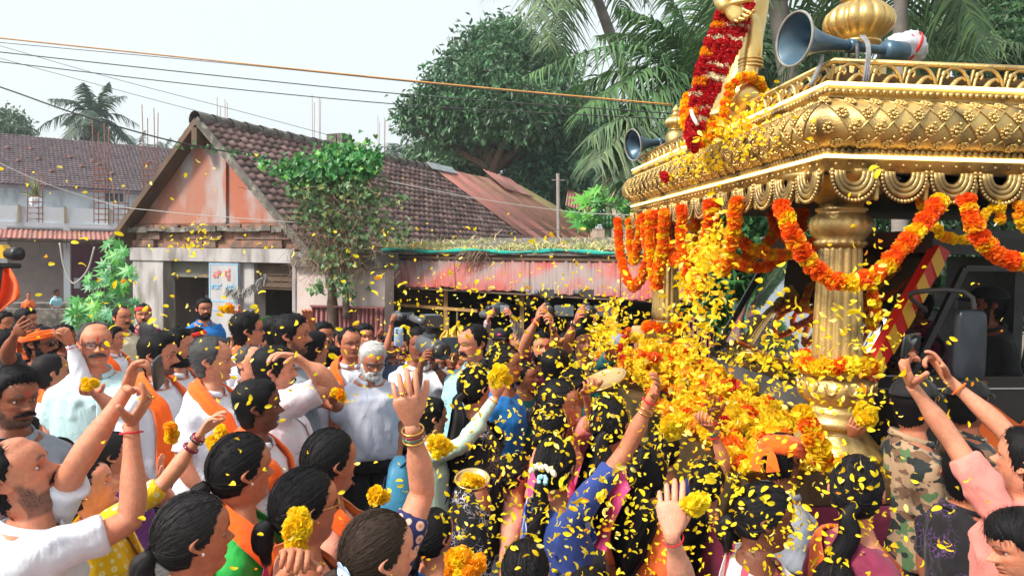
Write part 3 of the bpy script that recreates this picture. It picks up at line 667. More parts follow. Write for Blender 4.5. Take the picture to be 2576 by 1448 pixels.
    if saree is not None:
        ang = np.radians([-75, -40, 0, 30, 42, 60, 100, 150, 165, 170]); z = np.array([1.0, 1.06, 1.16, 1.29, 1.385, 1.42, 1.415, 1.33, 1.15, .85])
        n_ = 34; tt = np.linspace(0, 9, n_); an = cr(tt, np.arange(10), ang); zn = np.minimum(cr(tt, np.arange(10), z), 1.43)
        Pp, Np = onbody(an, zn, .008); Np[:, 2] += sst(zn, 1.36, 1.44) * 1.5
        c4 = MB(); c4.loft(flat_tube(Pp, Np, np.interp(tt, [0, 3, 4.5, 6, 9], [.12, .10, .062, .075, .11]), .008, 22, .006, seed) * s); c4.build('saree', saree, root)
    # ---- hair
    hb = MB(); Pn = P; Nn = grid_normals(P); Nn = Nn * np.sign((Nn * (P - V3(0, 0, .5*HH))).sum(-1, keepdims=True)); ad = np.degrees(np.abs(a))
    K = {0: 260, 1: 700, 2: int(11 * hp)}[lod]
    def hcol(n_): q_ = hcl * g.uniform(.8, 1.25, (n_, 1)); return np.clip(q_ + (g.random((n_, 1)) < .10) * V3(.03, .022, .018), 0, .9)
    def toHead(q): return Rg(q) * s
    if hair in ('short', 'recede', 'bald', 'fringe', 'curly', 'buzz', 'slick', 'bob'):
        stl = {'curly': 'short', 'buzz': 'recede', 'slick': 'recede', 'bob': 'fringe'}.get(hair, hair); xa, xh = hairline(stl)
        M = (Hh - np.interp(ad, xa, xh)[None] + .015 * np.sin(a * 23)[None]) / .10; M = np.where(Hh < -.01, -1, M)
        th_ = {'short': .012, 'recede': .009, 'bald': .006, 'fringe': .016, 'curly': .018, 'buzz': .003, 'slick': .012, 'bob': .022}[hair] * hlen
        if wrap: th_ *= .3
        topm = np.clip((Hh - .45) / .4, .35, 1); Osh = hair_shell_(hb, P, Nn, M, th_ * topm, hcl * .7, toHead)
        Ms = M.copy()
        if wrap:
            tl_ = wrap[2] if len(wrap) > 2 and wrap[1] in ('wrap', 'band', 'turban') else .10; q_ = Hh - tl_ * np.cos(a)[None]
            Ms[(q_ > (.55 if wrap[1] != 'band' else .60)) & (q_ < (1.0 if wrap[1] == 'wrap' else .88)) if wrap[1] in ('wrap', 'band') else Hh > .55] = -1
        idx = np.argwhere(Ms > -.05); idx = idx[g.integers(0, len(idx), K)]
        jit = g.normal(size=(K, 3)) * .004; Pr = Osh[idx[:, 0], idx[:, 1]] + jit; Nr = Nn[idx[:, 0], idx[:, 1]]; ar = a[idx[:, 1]]
        tz = np.stack([0*ar, 0*ar, -np.ones(K)], -1); swp = nrm(np.stack([.6 * np.sin(ar) + .25, .2 + 0*ar, -.6 + 0*ar], -1)); topw = np.clip((Hh[idx[:, 0], idx[:, 1]] - .75) / .2, 0, 1)[:, None]
        fl = nrm(tz * (1 - topw) + topw * nrm(np.stack([.9 + 0*ar, -.45 + 0*ar, .1 + 0*ar], -1))); fl = fl - Nr * (fl * Nr).sum(1, keepdims=True)
        if hair == 'slick': fl = nrm(V3(0, 1, -.15) + 0 * Nr); fl = fl - Nr * (fl * Nr).sum(1, keepdims=True)
        Lh = {'short': .022, 'recede': .018, 'bald': .012, 'fringe': .03, 'curly': .02, 'buzz': .006, 'slick': .03, 'bob': .04}[hair] * hlen
        Lk = np.clip(g.normal(1, .3, K), .4, 1.8) * Lh * (.55 + .45 * topw[:, 0])
        D = nrm(nrm(fl) * .95 + Nr * g.uniform(-.05, .30, (K, 1)) + g.normal(size=(K, 3)) * (.45 if hair == 'curly' else .15))
        hs_ = MB(); ribbons(hs_, Pr, D, Lk, nrm(fl) * .3 - Nr * .25, 4 if lod == 2 else 3, (.0008 if lod == 2 else .0017 if lod else .004), hcol(K))
        mb_add(hb, hs_, 1., toHead)
    if hair in ('bun', 'pony', 'braid', 'long', 'tied'):
        c = V3(0, .005, .565 * HH); sa_ = V3(.0815 * p['wide'] + .003, .1085, .1125); bun = V3(0, .112, .40 * HH) if hair != 'bun' else V3(0, .118, .47 * HH)
        n1, n2 = (30, 40) if lod == 2 else (18, 24); el = np.linspace(np.pi/2 - .01, -np.pi/2 * .93, n1); a2 = np.linspace(-np.pi, np.pi, n2, endpoint=False)
        Dg = np.stack([np.cos(el)[:, None]*np.sin(a2), -np.cos(el)[:, None]*np.cos(a2), np.sin(el)[:, None] + 0*a2], -1)
        G = c + Dg * sa_; xa, xh = hairline('woman'); M = G[..., 2] / HH - np.interp(np.degrees(np.abs(a2)), xa, xh)[None]
        G = c + Dg * (sa_ * np.where(M > -.005, 1., .90)[..., None]); G[..., 2] -= .004 * gs(G[..., 0], 0, .008) * (G[..., 2] > c[2])
        i = np.arange(n1 - 1)[:, None]; j = np.arange(n2)[None]; j2 = (j + 1) % n2
        Q = np.stack([i*n2+j+0*j2, i*n2+j2, (i+1)*n2+j2, (i+1)*n2+j], -1).reshape(-1, 4); Q = Q[(M.reshape(-1)[Q] > -.005).any(1)]
        hb.add(toHead(G.reshape(-1, 3)), Q, None, hcl * .95)
        # combed strands from the parting or hairline to the knot
        Kw = {0: 130, 1: 350, 2: int(6.5 * hp)}[lod]; r0 = []
        part = g.random(Kw) < .55; aa_ = np.radians(g.uniform(-175, 175, Kw)); hh_ = np.interp(np.degrees(np.abs(aa_)), xa, xh) + g.uniform(-.01, .05, Kw)
        zc = (hh_ * HH - c[2]) / sa_[2]; zc = np.clip(zc, -.98, .98); rxy = np.sqrt(1 - zc ** 2); d0 = np.stack([rxy*np.sin(aa_), -rxy*np.cos(aa_), zc], -1)
        pe = np.radians(g.uniform(-5, 130, Kw)); d1 = np.stack([g.choice([-1, 1], Kw) * .012, -np.cos(pe * .7 + .55), np.sin(pe * .7 + .55)], -1); d0 = np.where(part[:, None], nrm(d1), d0)
        dt = nrm((bun - c) / sa_ + g.normal(size=(Kw, 3)) * .09); ang = np.arccos(np.clip((d0 * dt).sum(1), -.999, .999))[:, None, None]; t = np.linspace(0, 1, 9 if lod == 2 else 8)[None, :, None]
        sl = (np.sin((1 - t) * ang) * d0[:, None] + np.sin(t * ang) * dt[:, None]) / np.sin(ang)
        sl[..., 2] -= .16 * np.sin(np.pi * t[..., 0]) * np.abs(sl[..., 0]); sl = nrm(sl + (g.normal(size=(Kw, 1, 3)) * .028) * np.sin(np.pi * t) + g.normal(size=(Kw, 1, 3)) * .014 * np.sin(t * 9 + g.uniform(0, 6, (Kw, 1, 1))))
        lift = (1.002 + .007 * g.random((Kw, 1, 1)) + .03 * (g.random((Kw, 1, 1)) < .04) * np.sin(np.pi * t)); Xs = c + sl * sa_ * lift
        hs_ = MB(); strip(hs_, Xs, .0010 if lod == 2 else .003, hcol(Kw), False, (Xs - c) + g.normal(size=(Kw, 1, 3)) * .06); mb_add(hb, hs_, 1., toHead)
        bw = Rg(bun) ; back = V3(0, 1, 0)
        if hair in ('bun',):
            bs_ = sphere(bun + V3(0, .012, -.004), (.042 * hlen, .032 * hlen, .040 * hlen), 16, 10); hb.loft(toHead(bs_), hcl * .7)
            kb = 160; th = g.uniform(0, 6.28, kb); ph = g.uniform(-.9, .9, kb); tq = np.linspace(0, 1.5, 8)
            X = bun + V3(0, .012, -.004) + np.stack([np.cos(th[:, None] + tq)*np.cos(ph)[:, None]*.0435, np.sin(ph[:, None] + .25*np.sin(tq*3))*.034, np.sin(th[:, None] + tq)*np.cos(ph)[:, None]*.0415], -1) * hlen
            hs_ = MB(); strip(hs_, X, .0016, hcol(kb), False, X - bun); mb_add(hb, hs_, 1., toHead)
        else:
            dn = {'pony': .34, 'braid': .62, 'long': .48, 'tied': .10}[hair] * hlen; bj = (bun + V3(0, .0, 0)); b0 = Rg(bj)
            # hangs straight down the back whatever the head does
            bb = float(np.interp(1.3, zt, bt)) + (.05 if sex == 'm' else .035)
            pts = [b0 + V3(0, -.01, .0), b0 + V3(0, .018, -.02), b0 + V3(0, .012, -.09 * min(1, dn / .2)), V3(b0[0] * .5, max(bb, b0[1] * .6), b0[2] - max(.12, dn * .6)), V3(b0[0] * .3, bb + .01, b0[2] - dn)] if dn > .15 else [b0, b0 + V3(0, .02, -.03), b0 + V3(0, .012, -.11)]
            n_ = 26; path = bez(pts, n_); tt = np.linspace(0, 1, n_); rw = {'pony': .030, 'braid': .026, 'long': .060, 'tied': .028}[hair]
            rad = np.interp(tt, [0, .06, .25, .7, 1], [.55, .6, 1.0, .9, .25]) * rw; rad2 = np.stack([rad, rad], -1)
            if hair == 'long': rad2 = np.stack([rad * .5, rad * 1.5 * np.interp(tt, [0, .2, 1], [.7, 1, 1.1])], -1)
            if hair == 'braid': rad2 = rad2 * (1 + .22 * np.abs(np.sin(tt * 34)))[:, None]
            hb.loft(tube(path, rad2, 14, up=(0, 1, 0)) * s, hcl * .8)
            kb = {0: 60, 1: 140, 2: 360}[lod]; th = g.uniform(0, 6.28, kb); T_, A_, B_ = frames(path, up=(0, 1, 0)); tw = (tt * 9 if hair == 'braid' else tt * .5)[None]
            rr = (1.02 + g.uniform(-.05, .16, (kb, 1)) + (.35 * tt ** 2)[None] * g.random((kb, 1)))
            X = path[None] + A_[None] * (np.cos(th[:, None] + tw) * rad2[:, 0] * rr)[..., None] + B_[None] * (np.sin(th[:, None] + tw) * rad2[:, 1] * rr)[..., None] + (T_ * .03)[None] * (g.random((kb, 1)) * (tt > .9)[None])[..., None]
            hs_ = MB(); strip(hs_, X, .0018 if lod == 2 else .0032, hcol(kb), True, X - path[None]); mb_add(hb, hs_, s)
        # flyaway wisps
        kf = {0: 10, 1: 60, 2: 320}[lod]; dd = nrm(g.normal(size=(kf, 3)) * (1, 1, .7) + V3(0, .25, .25)); xh_ = np.interp(np.degrees(np.abs(np.arctan2(dd[:, 0], -dd[:, 1]))), xa, xh)
        rt = c + dd * sa_; ok = rt[:, 2] / HH > xh_; rt, dd = rt[ok], dd[ok]; tg = nrm(nrm(bun - rt) * .8 + dd * .5 + g.normal(size=dd.shape) * .3)
        hs_ = MB(); ribbons(hs_, rt, tg, g.uniform(.015, .06, len(rt)), -dd * .25, 5, .0005, hcl); mb_add(hb, hs_, 1., toHead)
    if hair != 'none': hb.build('hair', M_HAIR, root)
    # ---- beard, moustache
    if beard >= .5:
        bb = MB(); Mb = np.minimum(np.where(ad[None] < 60, .20, np.interp(ad, [60, 78, 88, 96], [.24, .44, .46, -.3])[None]) - Hh + .09 * (ad[None] > 16) * (ad[None] < 45), Hh + .07) / .06
        Mb = np.where((Hh > .17) & (ax < .024) & (Hh < .275), -1, Mb); Mb = np.where((ad[None] > 97) + 0 * Hh, -1, Mb)
        thk = .008 * beard; Ob = hair_shell_(bb, P, Nn, Mb, thk, HC[hc] * 1.1, toHead); idx = np.argwhere(Mb > 0)
        if len(idx):
            kb = {0: 120, 1: 350, 2: 900}[lod]; idx = idx[g.integers(0, len(idx), kb)]; Pr = Ob[idx[:, 0], idx[:, 1]] + g.normal(size=(kb, 3)) * .003; Nr = Nn[idx[:, 0], idx[:, 1]]
            hs_ = MB(); ribbons(hs_, Pr, nrm(Nr * .35 + V3(0, -.1, -1) + g.normal(size=(kb, 3)) * .25), g.uniform(.4, 1.2, kb) * .011 * beard ** 1.3, -Nr * .2, 3, .0011 if lod == 2 else .002, hcol(kb)); mb_add(bb, hs_, 1., toHead)
        bb.build('beard', M_HAIR, root)
    if 0 < beard < .5 and lod:
        Mb = (Hh > .02) & (Hh < np.where(ad[None] < 60, .19, .3)) & (ad[None] < 88); idx = np.argwhere(Mb); kb = 420; idx = idx[g.integers(0, len(idx), kb)]; bb = MB(); hs_ = MB(); ribbons(hs_, P[idx[:, 0], idx[:, 1]] + g.normal(size=(kb, 3)) * .002, nrm(Nn[idx[:, 0], idx[:, 1]] * .7 + V3(0, 0, -.6)), .006, V3(0, 0, -.1) + np.zeros((kb, 3)), 3, .0007, hcol(kb)); mb_add(bb, hs_, 1., toHead); bb.build('beard', M_HAIR, root)
    if stache:
        sb = MB(); tt = np.linspace(-1, 1, 15); mx_ = .034 * stache; yy = -.0975 + .020 * np.abs(tt) ** 2; zz = (.287 - .045 * np.abs(tt) ** 1.6) * HH
        pth = np.stack([tt * mx_, yy, zz], -1); sb.loft(toHead(tube(pth, np.stack([(.0075 * (1 - .7 * np.abs(tt) ** 2.2)) * (.6 + .4 * stache), .0055 * (1 - .7 * np.abs(tt) ** 2)], -1), 10)), hcl)
        kb = {0: 60, 1: 160, 2: 380}[lod]; q = g.uniform(-1, 1, kb); ro = np.stack([np.interp(q, tt, pth[:, i]) for i in range(3)], -1) + g.normal(size=(kb, 3)) * (.001, .002, .003) + V3(0, -.003, .002)
        hs_ = MB(); ribbons(hs_, ro, nrm(np.stack([np.sign(q) * .8, -.25 + 0*q, -.7 + 0*q], -1) + g.normal(size=(kb, 3)) * .2), g.uniform(.006, .013, kb), V3(0, 0, -.2) + 0 * ro, 3, .0010 if lod == 2 else .002, hcol(kb)); mb_add(sb, hs_, 1., toHead)
        sb.build('moustache', M_HAIR, root)
    # ---- worn things
    if glasses:
        gm, lens = glasses; gb = MB(); lb = MB()
        for sx in (-1, 1):
            th = np.linspace(0, 2*np.pi, 20, endpoint=False); rim = np.stack([sx * .034 + .0245*np.sign(np.cos(th))*np.abs(np.cos(th))**.75, -.096 + .010*(np.abs(sx*.034 + .0245*np.cos(th))/.06)**2, .50*HH + .018*np.sign(np.sin(th))*np.abs(np.sin(th))**.75], -1)
            gb.loft(toHead(tube(np.vstack([rim, rim[:2]]), .0017, 6, up=(0, 1, 0))))
            lb.add(toHead(np.vstack([rim.mean(0), rim])), None, [[0, 1 + i, 1 + (i + 1) % 20] for i in range(20)])
            gb.loft(toHead(tube(bez([(sx*.0585, -.088, .515*HH), (sx*.078, -.05, .525*HH), (sx*.079, .0, .52*HH), (sx*.075, .022, .48*HH)], 8), .0018, 6)))
        gb.loft(toHead(tube(bez([(-.010, -.097, .515*HH), (0, -.101, .53*HH), (.010, -.097, .515*HH)], 6), .0016, 6)))
        o = gb.build('glasses', gm, root); lb.build('lens', lens, o)
    if wrap:
        wm, kind = wrap[0], wrap[1]; wb = MB()
        if kind in ('wrap', 'band', 'turban'):
            lo_, hi_ = (.60, .96) if kind == 'wrap' else (.66, .85) if kind == 'band' else (.50, .99); nR = 11; hz = np.linspace(lo_, hi_, nR); k_ = 40; a3 = np.linspace(-np.pi, np.pi, k_, endpoint=False); tl = wrap[2] if len(wrap) > 2 else .10
            fo = .016 if kind == 'wrap' else .013; rings = []
            for q, hq in enumerate(hz):
                hv = hq + tl * np.cos(a3); hv = np.clip(hv, -.05, .985); w_ = cr(hv, _hk, _wk) * p['wide']; f_ = cr(hv, _hk, _fk); b_ = cr(hv, _hk, _bk); o_ = fo + .0055 * np.sin(q * 2.4 + 1.3*np.sin(a3 * 2 + 1) ) * (kind != 'band') + .008 * (kind == 'turban')
                if q in (0, nR - 1): o_ = 0 * a3 + .002
                sa, ca = np.sin(a3), np.cos(a3); rings.append(np.stack([(w_ + o_)*np.sign(sa)*np.abs(sa)**.88, np.where(ca > 0, -(f_ + o_), (b_ + o_))*np.abs(ca)**.88, hv*HH], -1))
            wb.loft(toHead(np.array(rings)), cap=False)
            kn = V3(0, .118, (.66 if kind == 'band' else .58) * HH); wb.loft(toHead(sphere(kn, (.03, .02, .022), 12, 8)))
            for sx in (-1, 1):
                tp = bez([kn, kn + V3(sx*.03, .03, -.02), kn + V3(sx*.045, .035, -.09)], 10); wb.loft(toHead(flat_tube(tp, np.tile(V3(0, 1, .2), (10, 1)), np.linspace(.012, .034, 10), .005, 12, .006, sx)))
            wb.build('headband' if kind == 'band' else 'headwrap', wm, root)
        else:
            k_ = 36; a3 = np.linspace(-np.pi, np.pi, k_, endpoint=False); t = np.linspace(0, 1, 9); rr_ = np.sqrt(1 - t ** 2 * .985); hz = .68 + .37 * t
            if kind == 'hat': rr_ = np.interp(t, [0, .7, .9, 1], [1, .93, .8, .1]); hz = .70 + .42 * np.minimum(t, .9) + .0 * t
            rings = np.stack([(.088*p['wide'])*rr_[:, None]*np.sin(a3), np.where(np.cos(a3) > 0, -.112, .118)*rr_[:, None]*np.cos(a3) * np.where(np.cos(a3) > 0, 1, -1) * np.where(np.cos(a3) > 0, 1, 1), hz[:, None]*HH + 0*a3], -1)
            rings[..., 1] = np.where(np.cos(a3) > 0, -.112, -.118) * rr_[:, None] * np.cos(a3)
            wb.loft(toHead(rings)); 
            if kind == 'cap':
                u = np.linspace(-1, 1, 15); vz = []
                for f_ in (0, .5, 1.): vz.append(np.stack([u*(.078 - .012*f_), -.062 - .052*np.sqrt(np.clip(1 - u**2*.85, 0, 1)) - f_*.072*np.sqrt(np.clip(1 - u**2*.95, 0, 1)), (.70 - .05*f_)*HH - .016*u**2], -1))
                top_ = np.array(vz); bot = top_[::-1] - V3(0, 0, .005); wb.loft(toHead(np.concatenate([top_, bot, top_[:1]])), closed=False, cap=False)
                wb.loft(toHead(sphere((0, -.003, 1.05*HH), (.007, .007, .004), 8, 5)))
            else:
                br = np.array([np.stack([r_*np.sin(a3)*.092, -r_*np.cos(a3)*.118, .70*HH + z_ + .012*np.sin(a3)**2*(r_ - 1)*2], -1) for r_, z_ in ((1.0, .004), (1.35, 0), (1.62, .006), (1.62, .002), (1.35, -.005), (1.0, -.002))]); wb.loft(toHead(br), cap=False)
            wb.build('cap' if kind == 'cap' else 'hat', wm, root)
            if len(wrap) > 2 and wrap[2] is not None and kind == 'cap':
                eb = MB(); eb.loft(toHead(sphere((0, -.112, .80*HH), (.022, .005, .014), 12, 6))); eb.build('cap_badge', wrap[2], root)
    for ex in extras:
        if ex[0] == 'bangle':
            _, side, bm, t0, rr = ex[:5]; e_ = ends[side]; ax_ = nrm(e_['wr'] - e_['el']); c = e_['wr'] - ax_ * t0; q = nrm(np.cross(ax_, V3(.3, .2, 1))); q2 = np.cross(ax_, q); th = np.linspace(0, 2*np.pi, 22); scl = e_['sc'] * (1 + t0 * 1.9)
            rg = c + (q[None]*np.cos(th)[:, None] + q2[None]*np.sin(th)[:, None]) * .0305 * scl * (ex[5] if len(ex) > 5 else 1)
            b_ = MB(); b_.loft(tube(rg, np.tile([[rr, rr * .7]], (22, 1)) if True else rr, 8, up=tuple(ax_)) * s, cap=False); b_.build('bangle' if 'thread' not in bm.name else 'wrist_thread', bm, root)
        elif ex[0] == 'watch':
            _, side, bm = ex[:3]; e_ = ends[side]; ax_ = nrm(e_['wr'] - e_['el']); c = e_['wr'] - ax_ * .03; nq = -e_['n']; nq = nrm(nq - ax_ * (nq @ ax_)); q2 = np.cross(ax_, nq); th = np.linspace(0, 2*np.pi, 22)
            b_ = MB(); b_.loft(flat_tube(c + (nq[None]*np.cos(th)[:, None]*.026 + q2[None]*np.sin(th)[:, None]*.030), nq[None]*np.cos(th)[:, None] + q2[None]*np.sin(th)[:, None], .009, .002, 8) * s, cap=False); o = b_.build('watch_strap', M_BLACKP, root)
            b_ = MB(); Pd = [c + nq*z_ + (ax_[None]*np.cos(th)[:, None] + q2[None]*np.sin(th)[:, None])*r_ for z_, r_ in ((.025, .018), (.034, .018), (.035, .015))]; b_.loft(np.array(Pd)[:, :-1] * s); b_.build('watch_face', bm, o)
        elif ex[0] == 'ring':
            _, side, rm = ex[:3]; e_ = ends[side]; x_ = np.cross(e_['d'], e_['n']) * (-1 if side == 'L' else 1); c = e_['wr'] + (e_['d'] * .105 - x_ * .0095) * e_['sc']; th = np.linspace(0, 2*np.pi, 14)
            b_ = MB(); b_.loft(tube(c + (x_[None]*np.cos(th)[:, None] + e_['n'][None]*np.sin(th)[:, None]) * .0098, .0022, 6, up=tuple(e_['d'])) * s, cap=False); b_.loft(sphere(c - e_['n'] * .011, .005, 8, 5) * s); b_.build('ring', rm, root)
        elif ex[0] == 'stud':
            b_ = MB()
            for sx in (-1, 1): b_.loft(toHead(sphere((sx*.0825*p['wide'], .0, .372*HH), (.005, .005, .0055), 10, 6)))
            b_.build('earring', ex[1], root)
        elif ex[0] == 'clip':
            b_ = MB(); cc = ex[2] if len(ex) > 2 else V3(0, .118, .50*HH)
            for i in range(26):
                t_ = np.pi * (i + .5) / 26; q = V3(-math.cos(t_)*.052, .016 + g.uniform(-.006, .006), math.sin(t_)*.030 + g.uniform(-.006, .006)); b_.loft(toHead(sphere(cc + q, (.008, .007, .012), 7, 5)))
            b_.build('flower_string', ex[1], root)
        elif ex[0] == 'scrunchie':
            b_ = MB(); cc = V3(0, .128, .40*HH)
            for i in range(9): b_.loft(toHead(sphere(cc + V3(math.cos(i*.7)*.016, .004*(i % 3), math.sin(i*.7)*.014), (.011, .009, .011), 8, 5)))
            b_.build('scrunchie', ex[1], root)
        elif ex[0] == 'necklace':
            b_ = MB(); an = np.linspace(-np.pi, np.pi, 40); q, n_ = onbody(an, np.interp(np.abs(np.degrees(an)), [0, 60, 110, 180], [1.33, 1.39, 1.425, 1.44]), .002); b_.loft(tube(q, .0035, 6) * s, cap=False); b_.build('necklace', ex[1], root)
        elif ex[0] == 'butterfly':
            b_ = MB(); cc = V3(-.045, .118, .42*HH)
            for sx in (-1, 1):
                for up_, rr_ in ((1, .030), (-1, .022)):
                    th = np.linspace(0, 2*np.pi, 14, endpoint=False); o2 = np.stack([sx*(.6*rr_ + rr_*.62*np.cos(th)), .006*np.abs(np.sin(th)) + 0*th, up_*(.55*rr_) + rr_*.62*np.sin(th)], -1); b_.prism(toHead(cc + o2), toHead(np.zeros((1, 3)) + V3(0, .004, 0))[0] - toHead(np.zeros((1, 3)))[0])
            b_.build('hair_clip', ex[1], root)
    W = lambda q: loc0 + (np.asarray(q) * s) @ RZ.T
    info = dict(root=root, s=s, W=W, RZ=RZ, ends=ends, Rg=Rg, loc=loc0, pet=pet, d=d, label=label, Rh=Rh)
    PEOPLE.append(info); return info
def hash_(t):
    h_ = 5381
    for ch in t: h_ = (h_ * 33 + ord(ch)) & 0xffffffff
    return h_
def mb_add(mb, sub, s=1., fn=None):
    o = mb.n
    for V_, c_ in zip(sub.v, sub.c):
        mb.v.append(fn(V_) if fn else V_ * s); mb.c.append(c_); mb.n += len(V_)
    for q, m_, sm_ in zip(sub.q, sub.mq, sub.sq): mb.q.append(q + o); mb.mq.append(m_); mb.sq.append(sm_)
    for q, m_, sm_ in zip(sub.t, sub.mt, sub.st): mb.t.append(q + o); mb.mt.append(m_); mb.st.append(sm_)
def hair_shell_(mb, P, Nn, M, thick, col, fn):
    n, k = M.shape; thick = np.broadcast_to(np.asarray(thick, float), M.shape); O = P + Nn * np.where(M > 0, .002 + thick * np.clip(M, 0, 1), -.006)[..., None]
    i = np.arange(n - 1)[:, None]; j = np.arange(k)[None]; j2 = (j + 1) % k
    Q = np.stack([i*k+j+0*j2, i*k+j2, (i+1)*k+j2, (i+1)*k+j], -1).reshape(-1, 4); keep = (M.reshape(-1)[Q] > 0).any(1)
    mb.add(fn(O.reshape(-1, 3)), Q[keep], None, col); return O
# ---------------------------------------------------------------- ground
M_ROAD = mat('packed_earth', (.20, .16, .13), (.14, .125, .11), rough=.9, ns=2.5, bump=.5, bs=30)
gm = MB(); gm.box((0, 120, -.06), (900, 700, .12)); tag(gm.build('ground', M_ROAD), kind='structure')
mb = MB(); mb.box((0, 5.2, .002), (60, 9.0, .004)); tag(mb.build('road', mat('asphalt', (.055, .055, .06), (.075, .073, .072), rough=.9, ns=6, bump=.4, bs=120)), kind='structure')
# ---------------------------------------------------------------- materials of the buildings
M_TERRA = mat('terracotta_plaster', (.37, .12, .072), (.33, .16, .12), rough=.9, ns=1.8, lo=.38, hi=.62, c3=(.36, .31, .31), ns3=2.3, lo3=.48, hi3=.64, bump=.3, bs=25, st=(1, 1, .45))
M_PLAST = mat('weathered_whitewash', (.46, .44, .44), (.34, .32, .33), rough=.9, ns=2.2, c3=(.17, .15, .14), ns3=3.6, lo3=.47, hi3=.68, bump=.3, bs=35, st=(1, 1, .3))
M_WALLP = mat('pinkish_whitewash', (.55, .46, .44), (.46, .37, .35), rough=.9, ns=2, c3=(.30, .27, .24), ns3=2.4, lo3=.58, hi3=.75, bump=.3, bs=30)
M_MOSS = mat('mossy_concrete', (.16, .14, .125), (.075, .068, .06), rough=.95, ns=5, c3=(.27, .25, .22), ns3=7, bump=.8, bs=30)
M_LAT = mat('laterite', (.30, .15, .10), (.20, .11, .08), rough=.95, ns=7, c3=(.11, .09, .08), ns3=6, lo3=.45, hi3=.65, bump=.9, bs=40, attr=True)
M_TILE = mat('clay_tile', (.175, .10, .092), (.11, .075, .075), rough=.85, ns=5, c3=(.085, .075, .075), ns3=4, lo3=.52, hi3=.72, bump=.4, bs=60, attr=True)
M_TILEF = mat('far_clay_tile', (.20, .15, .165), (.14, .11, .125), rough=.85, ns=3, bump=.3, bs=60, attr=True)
M_REDSH = mat('red_metal_sheet', (.38, .14, .115), (.31, .15, .13), rough=.6, ns=2.2, c3=(.20, .12, .10), ns3=3.5, lo3=.5, hi3=.72, bump=.1, bs=30)
M_RUST = mat('rusty_sheet', (.30, .145, .10), (.22, .115, .085), rough=.75, ns=3, c3=(.16, .10, .08), ns3=5, bump=.2, bs=30)
M_YSH = mat('lichen_sheet', (.27, .235, .10), (.21, .17, .09), rough=.85, ns=4, bump=.2, bs=30)
M_AWN = mat('faded_red_awning', (.38, .058, .05), (.32, .09, .078), rough=.65, ns=1.7, lo=.4, hi=.6, c3=(.22, .17, .165), ns3=1.3, lo3=.44, hi3=.62, bump=.15, bs=30)
M_GREYSH = mat('grey_sheet', (.34, .37, .40), (.27, .29, .31), rough=.5, ns=4)
M_WOOD = mat('old_wood', (.13, .08, .05), (.08, .05, .035), rough=.8, ns=4, bump=.5, bs=40, st=(1, 1, .2))
M_WOODY = mat('yellow_wood', (.42, .24, .08), (.32, .18, .07), rough=.75, ns=4, bump=.3, bs=40, st=(1, 1, .2))
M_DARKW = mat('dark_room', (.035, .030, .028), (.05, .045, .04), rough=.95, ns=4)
M_REBAR = mat('rusted_steel', (.26, .085, .05), (.18, .06, .04), rough=.85, ns=30)
M_WIRE = mat('black_cable', (.02, .02, .022), rough=.6); M_WIREO = mat('orange_cable', (.50, .22, .03), (.34, .16, .03), rough=.6, ns=6)
M_BARK = mat('bark', (.15, .095, .065), (.09, .06, .045), rough=.95, ns=6, bump=.9, bs=30, st=(1, 1, .3)); M_PBARK = mat('palm_bark', (.27, .235, .215), (.17, .15, .14), rough=.95, ns=3, bump=.9, bs=9, bst=(.2, .2, 3.))
M_BWHITE = mat('bluish_whitewash', (.70, .76, .82), (.60, .66, .72), rough=.9, ns=2, c3=(.34, .36, .39), ns3=2, lo3=.55, hi3=.75, st=(1, 1, .4))
# ---------------------------------------------------------------- helpers
def pl(px, d): v = at(px, 649, d); return Vector((v.x, v.y, 0))
def wall(mb, p0, p1, z0, z1, th=.2, col=None):
    """upright slab between two plan points, th thick to the far side"""
    p0, p1 = Vector(p0), Vector(p1); u = (p1 - p0).normalized(); n = Vector((-u.y, u.x, 0)) * th
    q = [(p0.x, p0.y, z0), (p1.x, p1.y, z0), (p1.x, p1.y, z1), (p0.x, p0.y, z1)]; mb.prism(q, n, col)
def corr(mb, a0, a1, b0, b1, n, amp, th=.004, sq=False):
    """corrugated sheet; edge a0-a1 runs across the waves, b0-b1 is the far edge"""
    a0, a1, b0, b1 = map(lambda v: np.array(v, float), (a0, a1, b0, b1)); k = n * 6 + 1; t = np.linspace(0, 1, k); nn_ = nrm(np.cross(a1 - a0, b0 - a0))
    w_ = np.sin(t * n * 2 * np.pi); w_ = np.clip(w_ * 2.2, -1, 1) if sq else w_
    if sq == 'rib': w_ = np.exp(-((t * n % 1 - .5) / .09) ** 2) * 2 - 1
    rows = []
    for s_ in (0, .5, 1):
        e0, e1 = a0 + (b0 - a0) * s_, a1 + (b1 - a1) * s_; P = e0 + (e1 - e0) * t[:, None] + nn_ * amp * w_[:, None]
        rows.append(np.vstack([P, (P - nn_ * th)[::-1]]))
    mb.loft(np.array(rows), sm=True)
def beam(mb, a, b, w_, h_, col=None):
    P = np.array([list(a), list(b)], float); T, A, B = frames(P, (.01, .01, 1)); mb.loft(np.stack([P + A * sa_ * h_ / 2 + B * sb2 * w_ / 2 for sa_, sb2 in ((1, 1), (-1, 1), (-1, -1), (1, -1))], 1), col, sm=False)
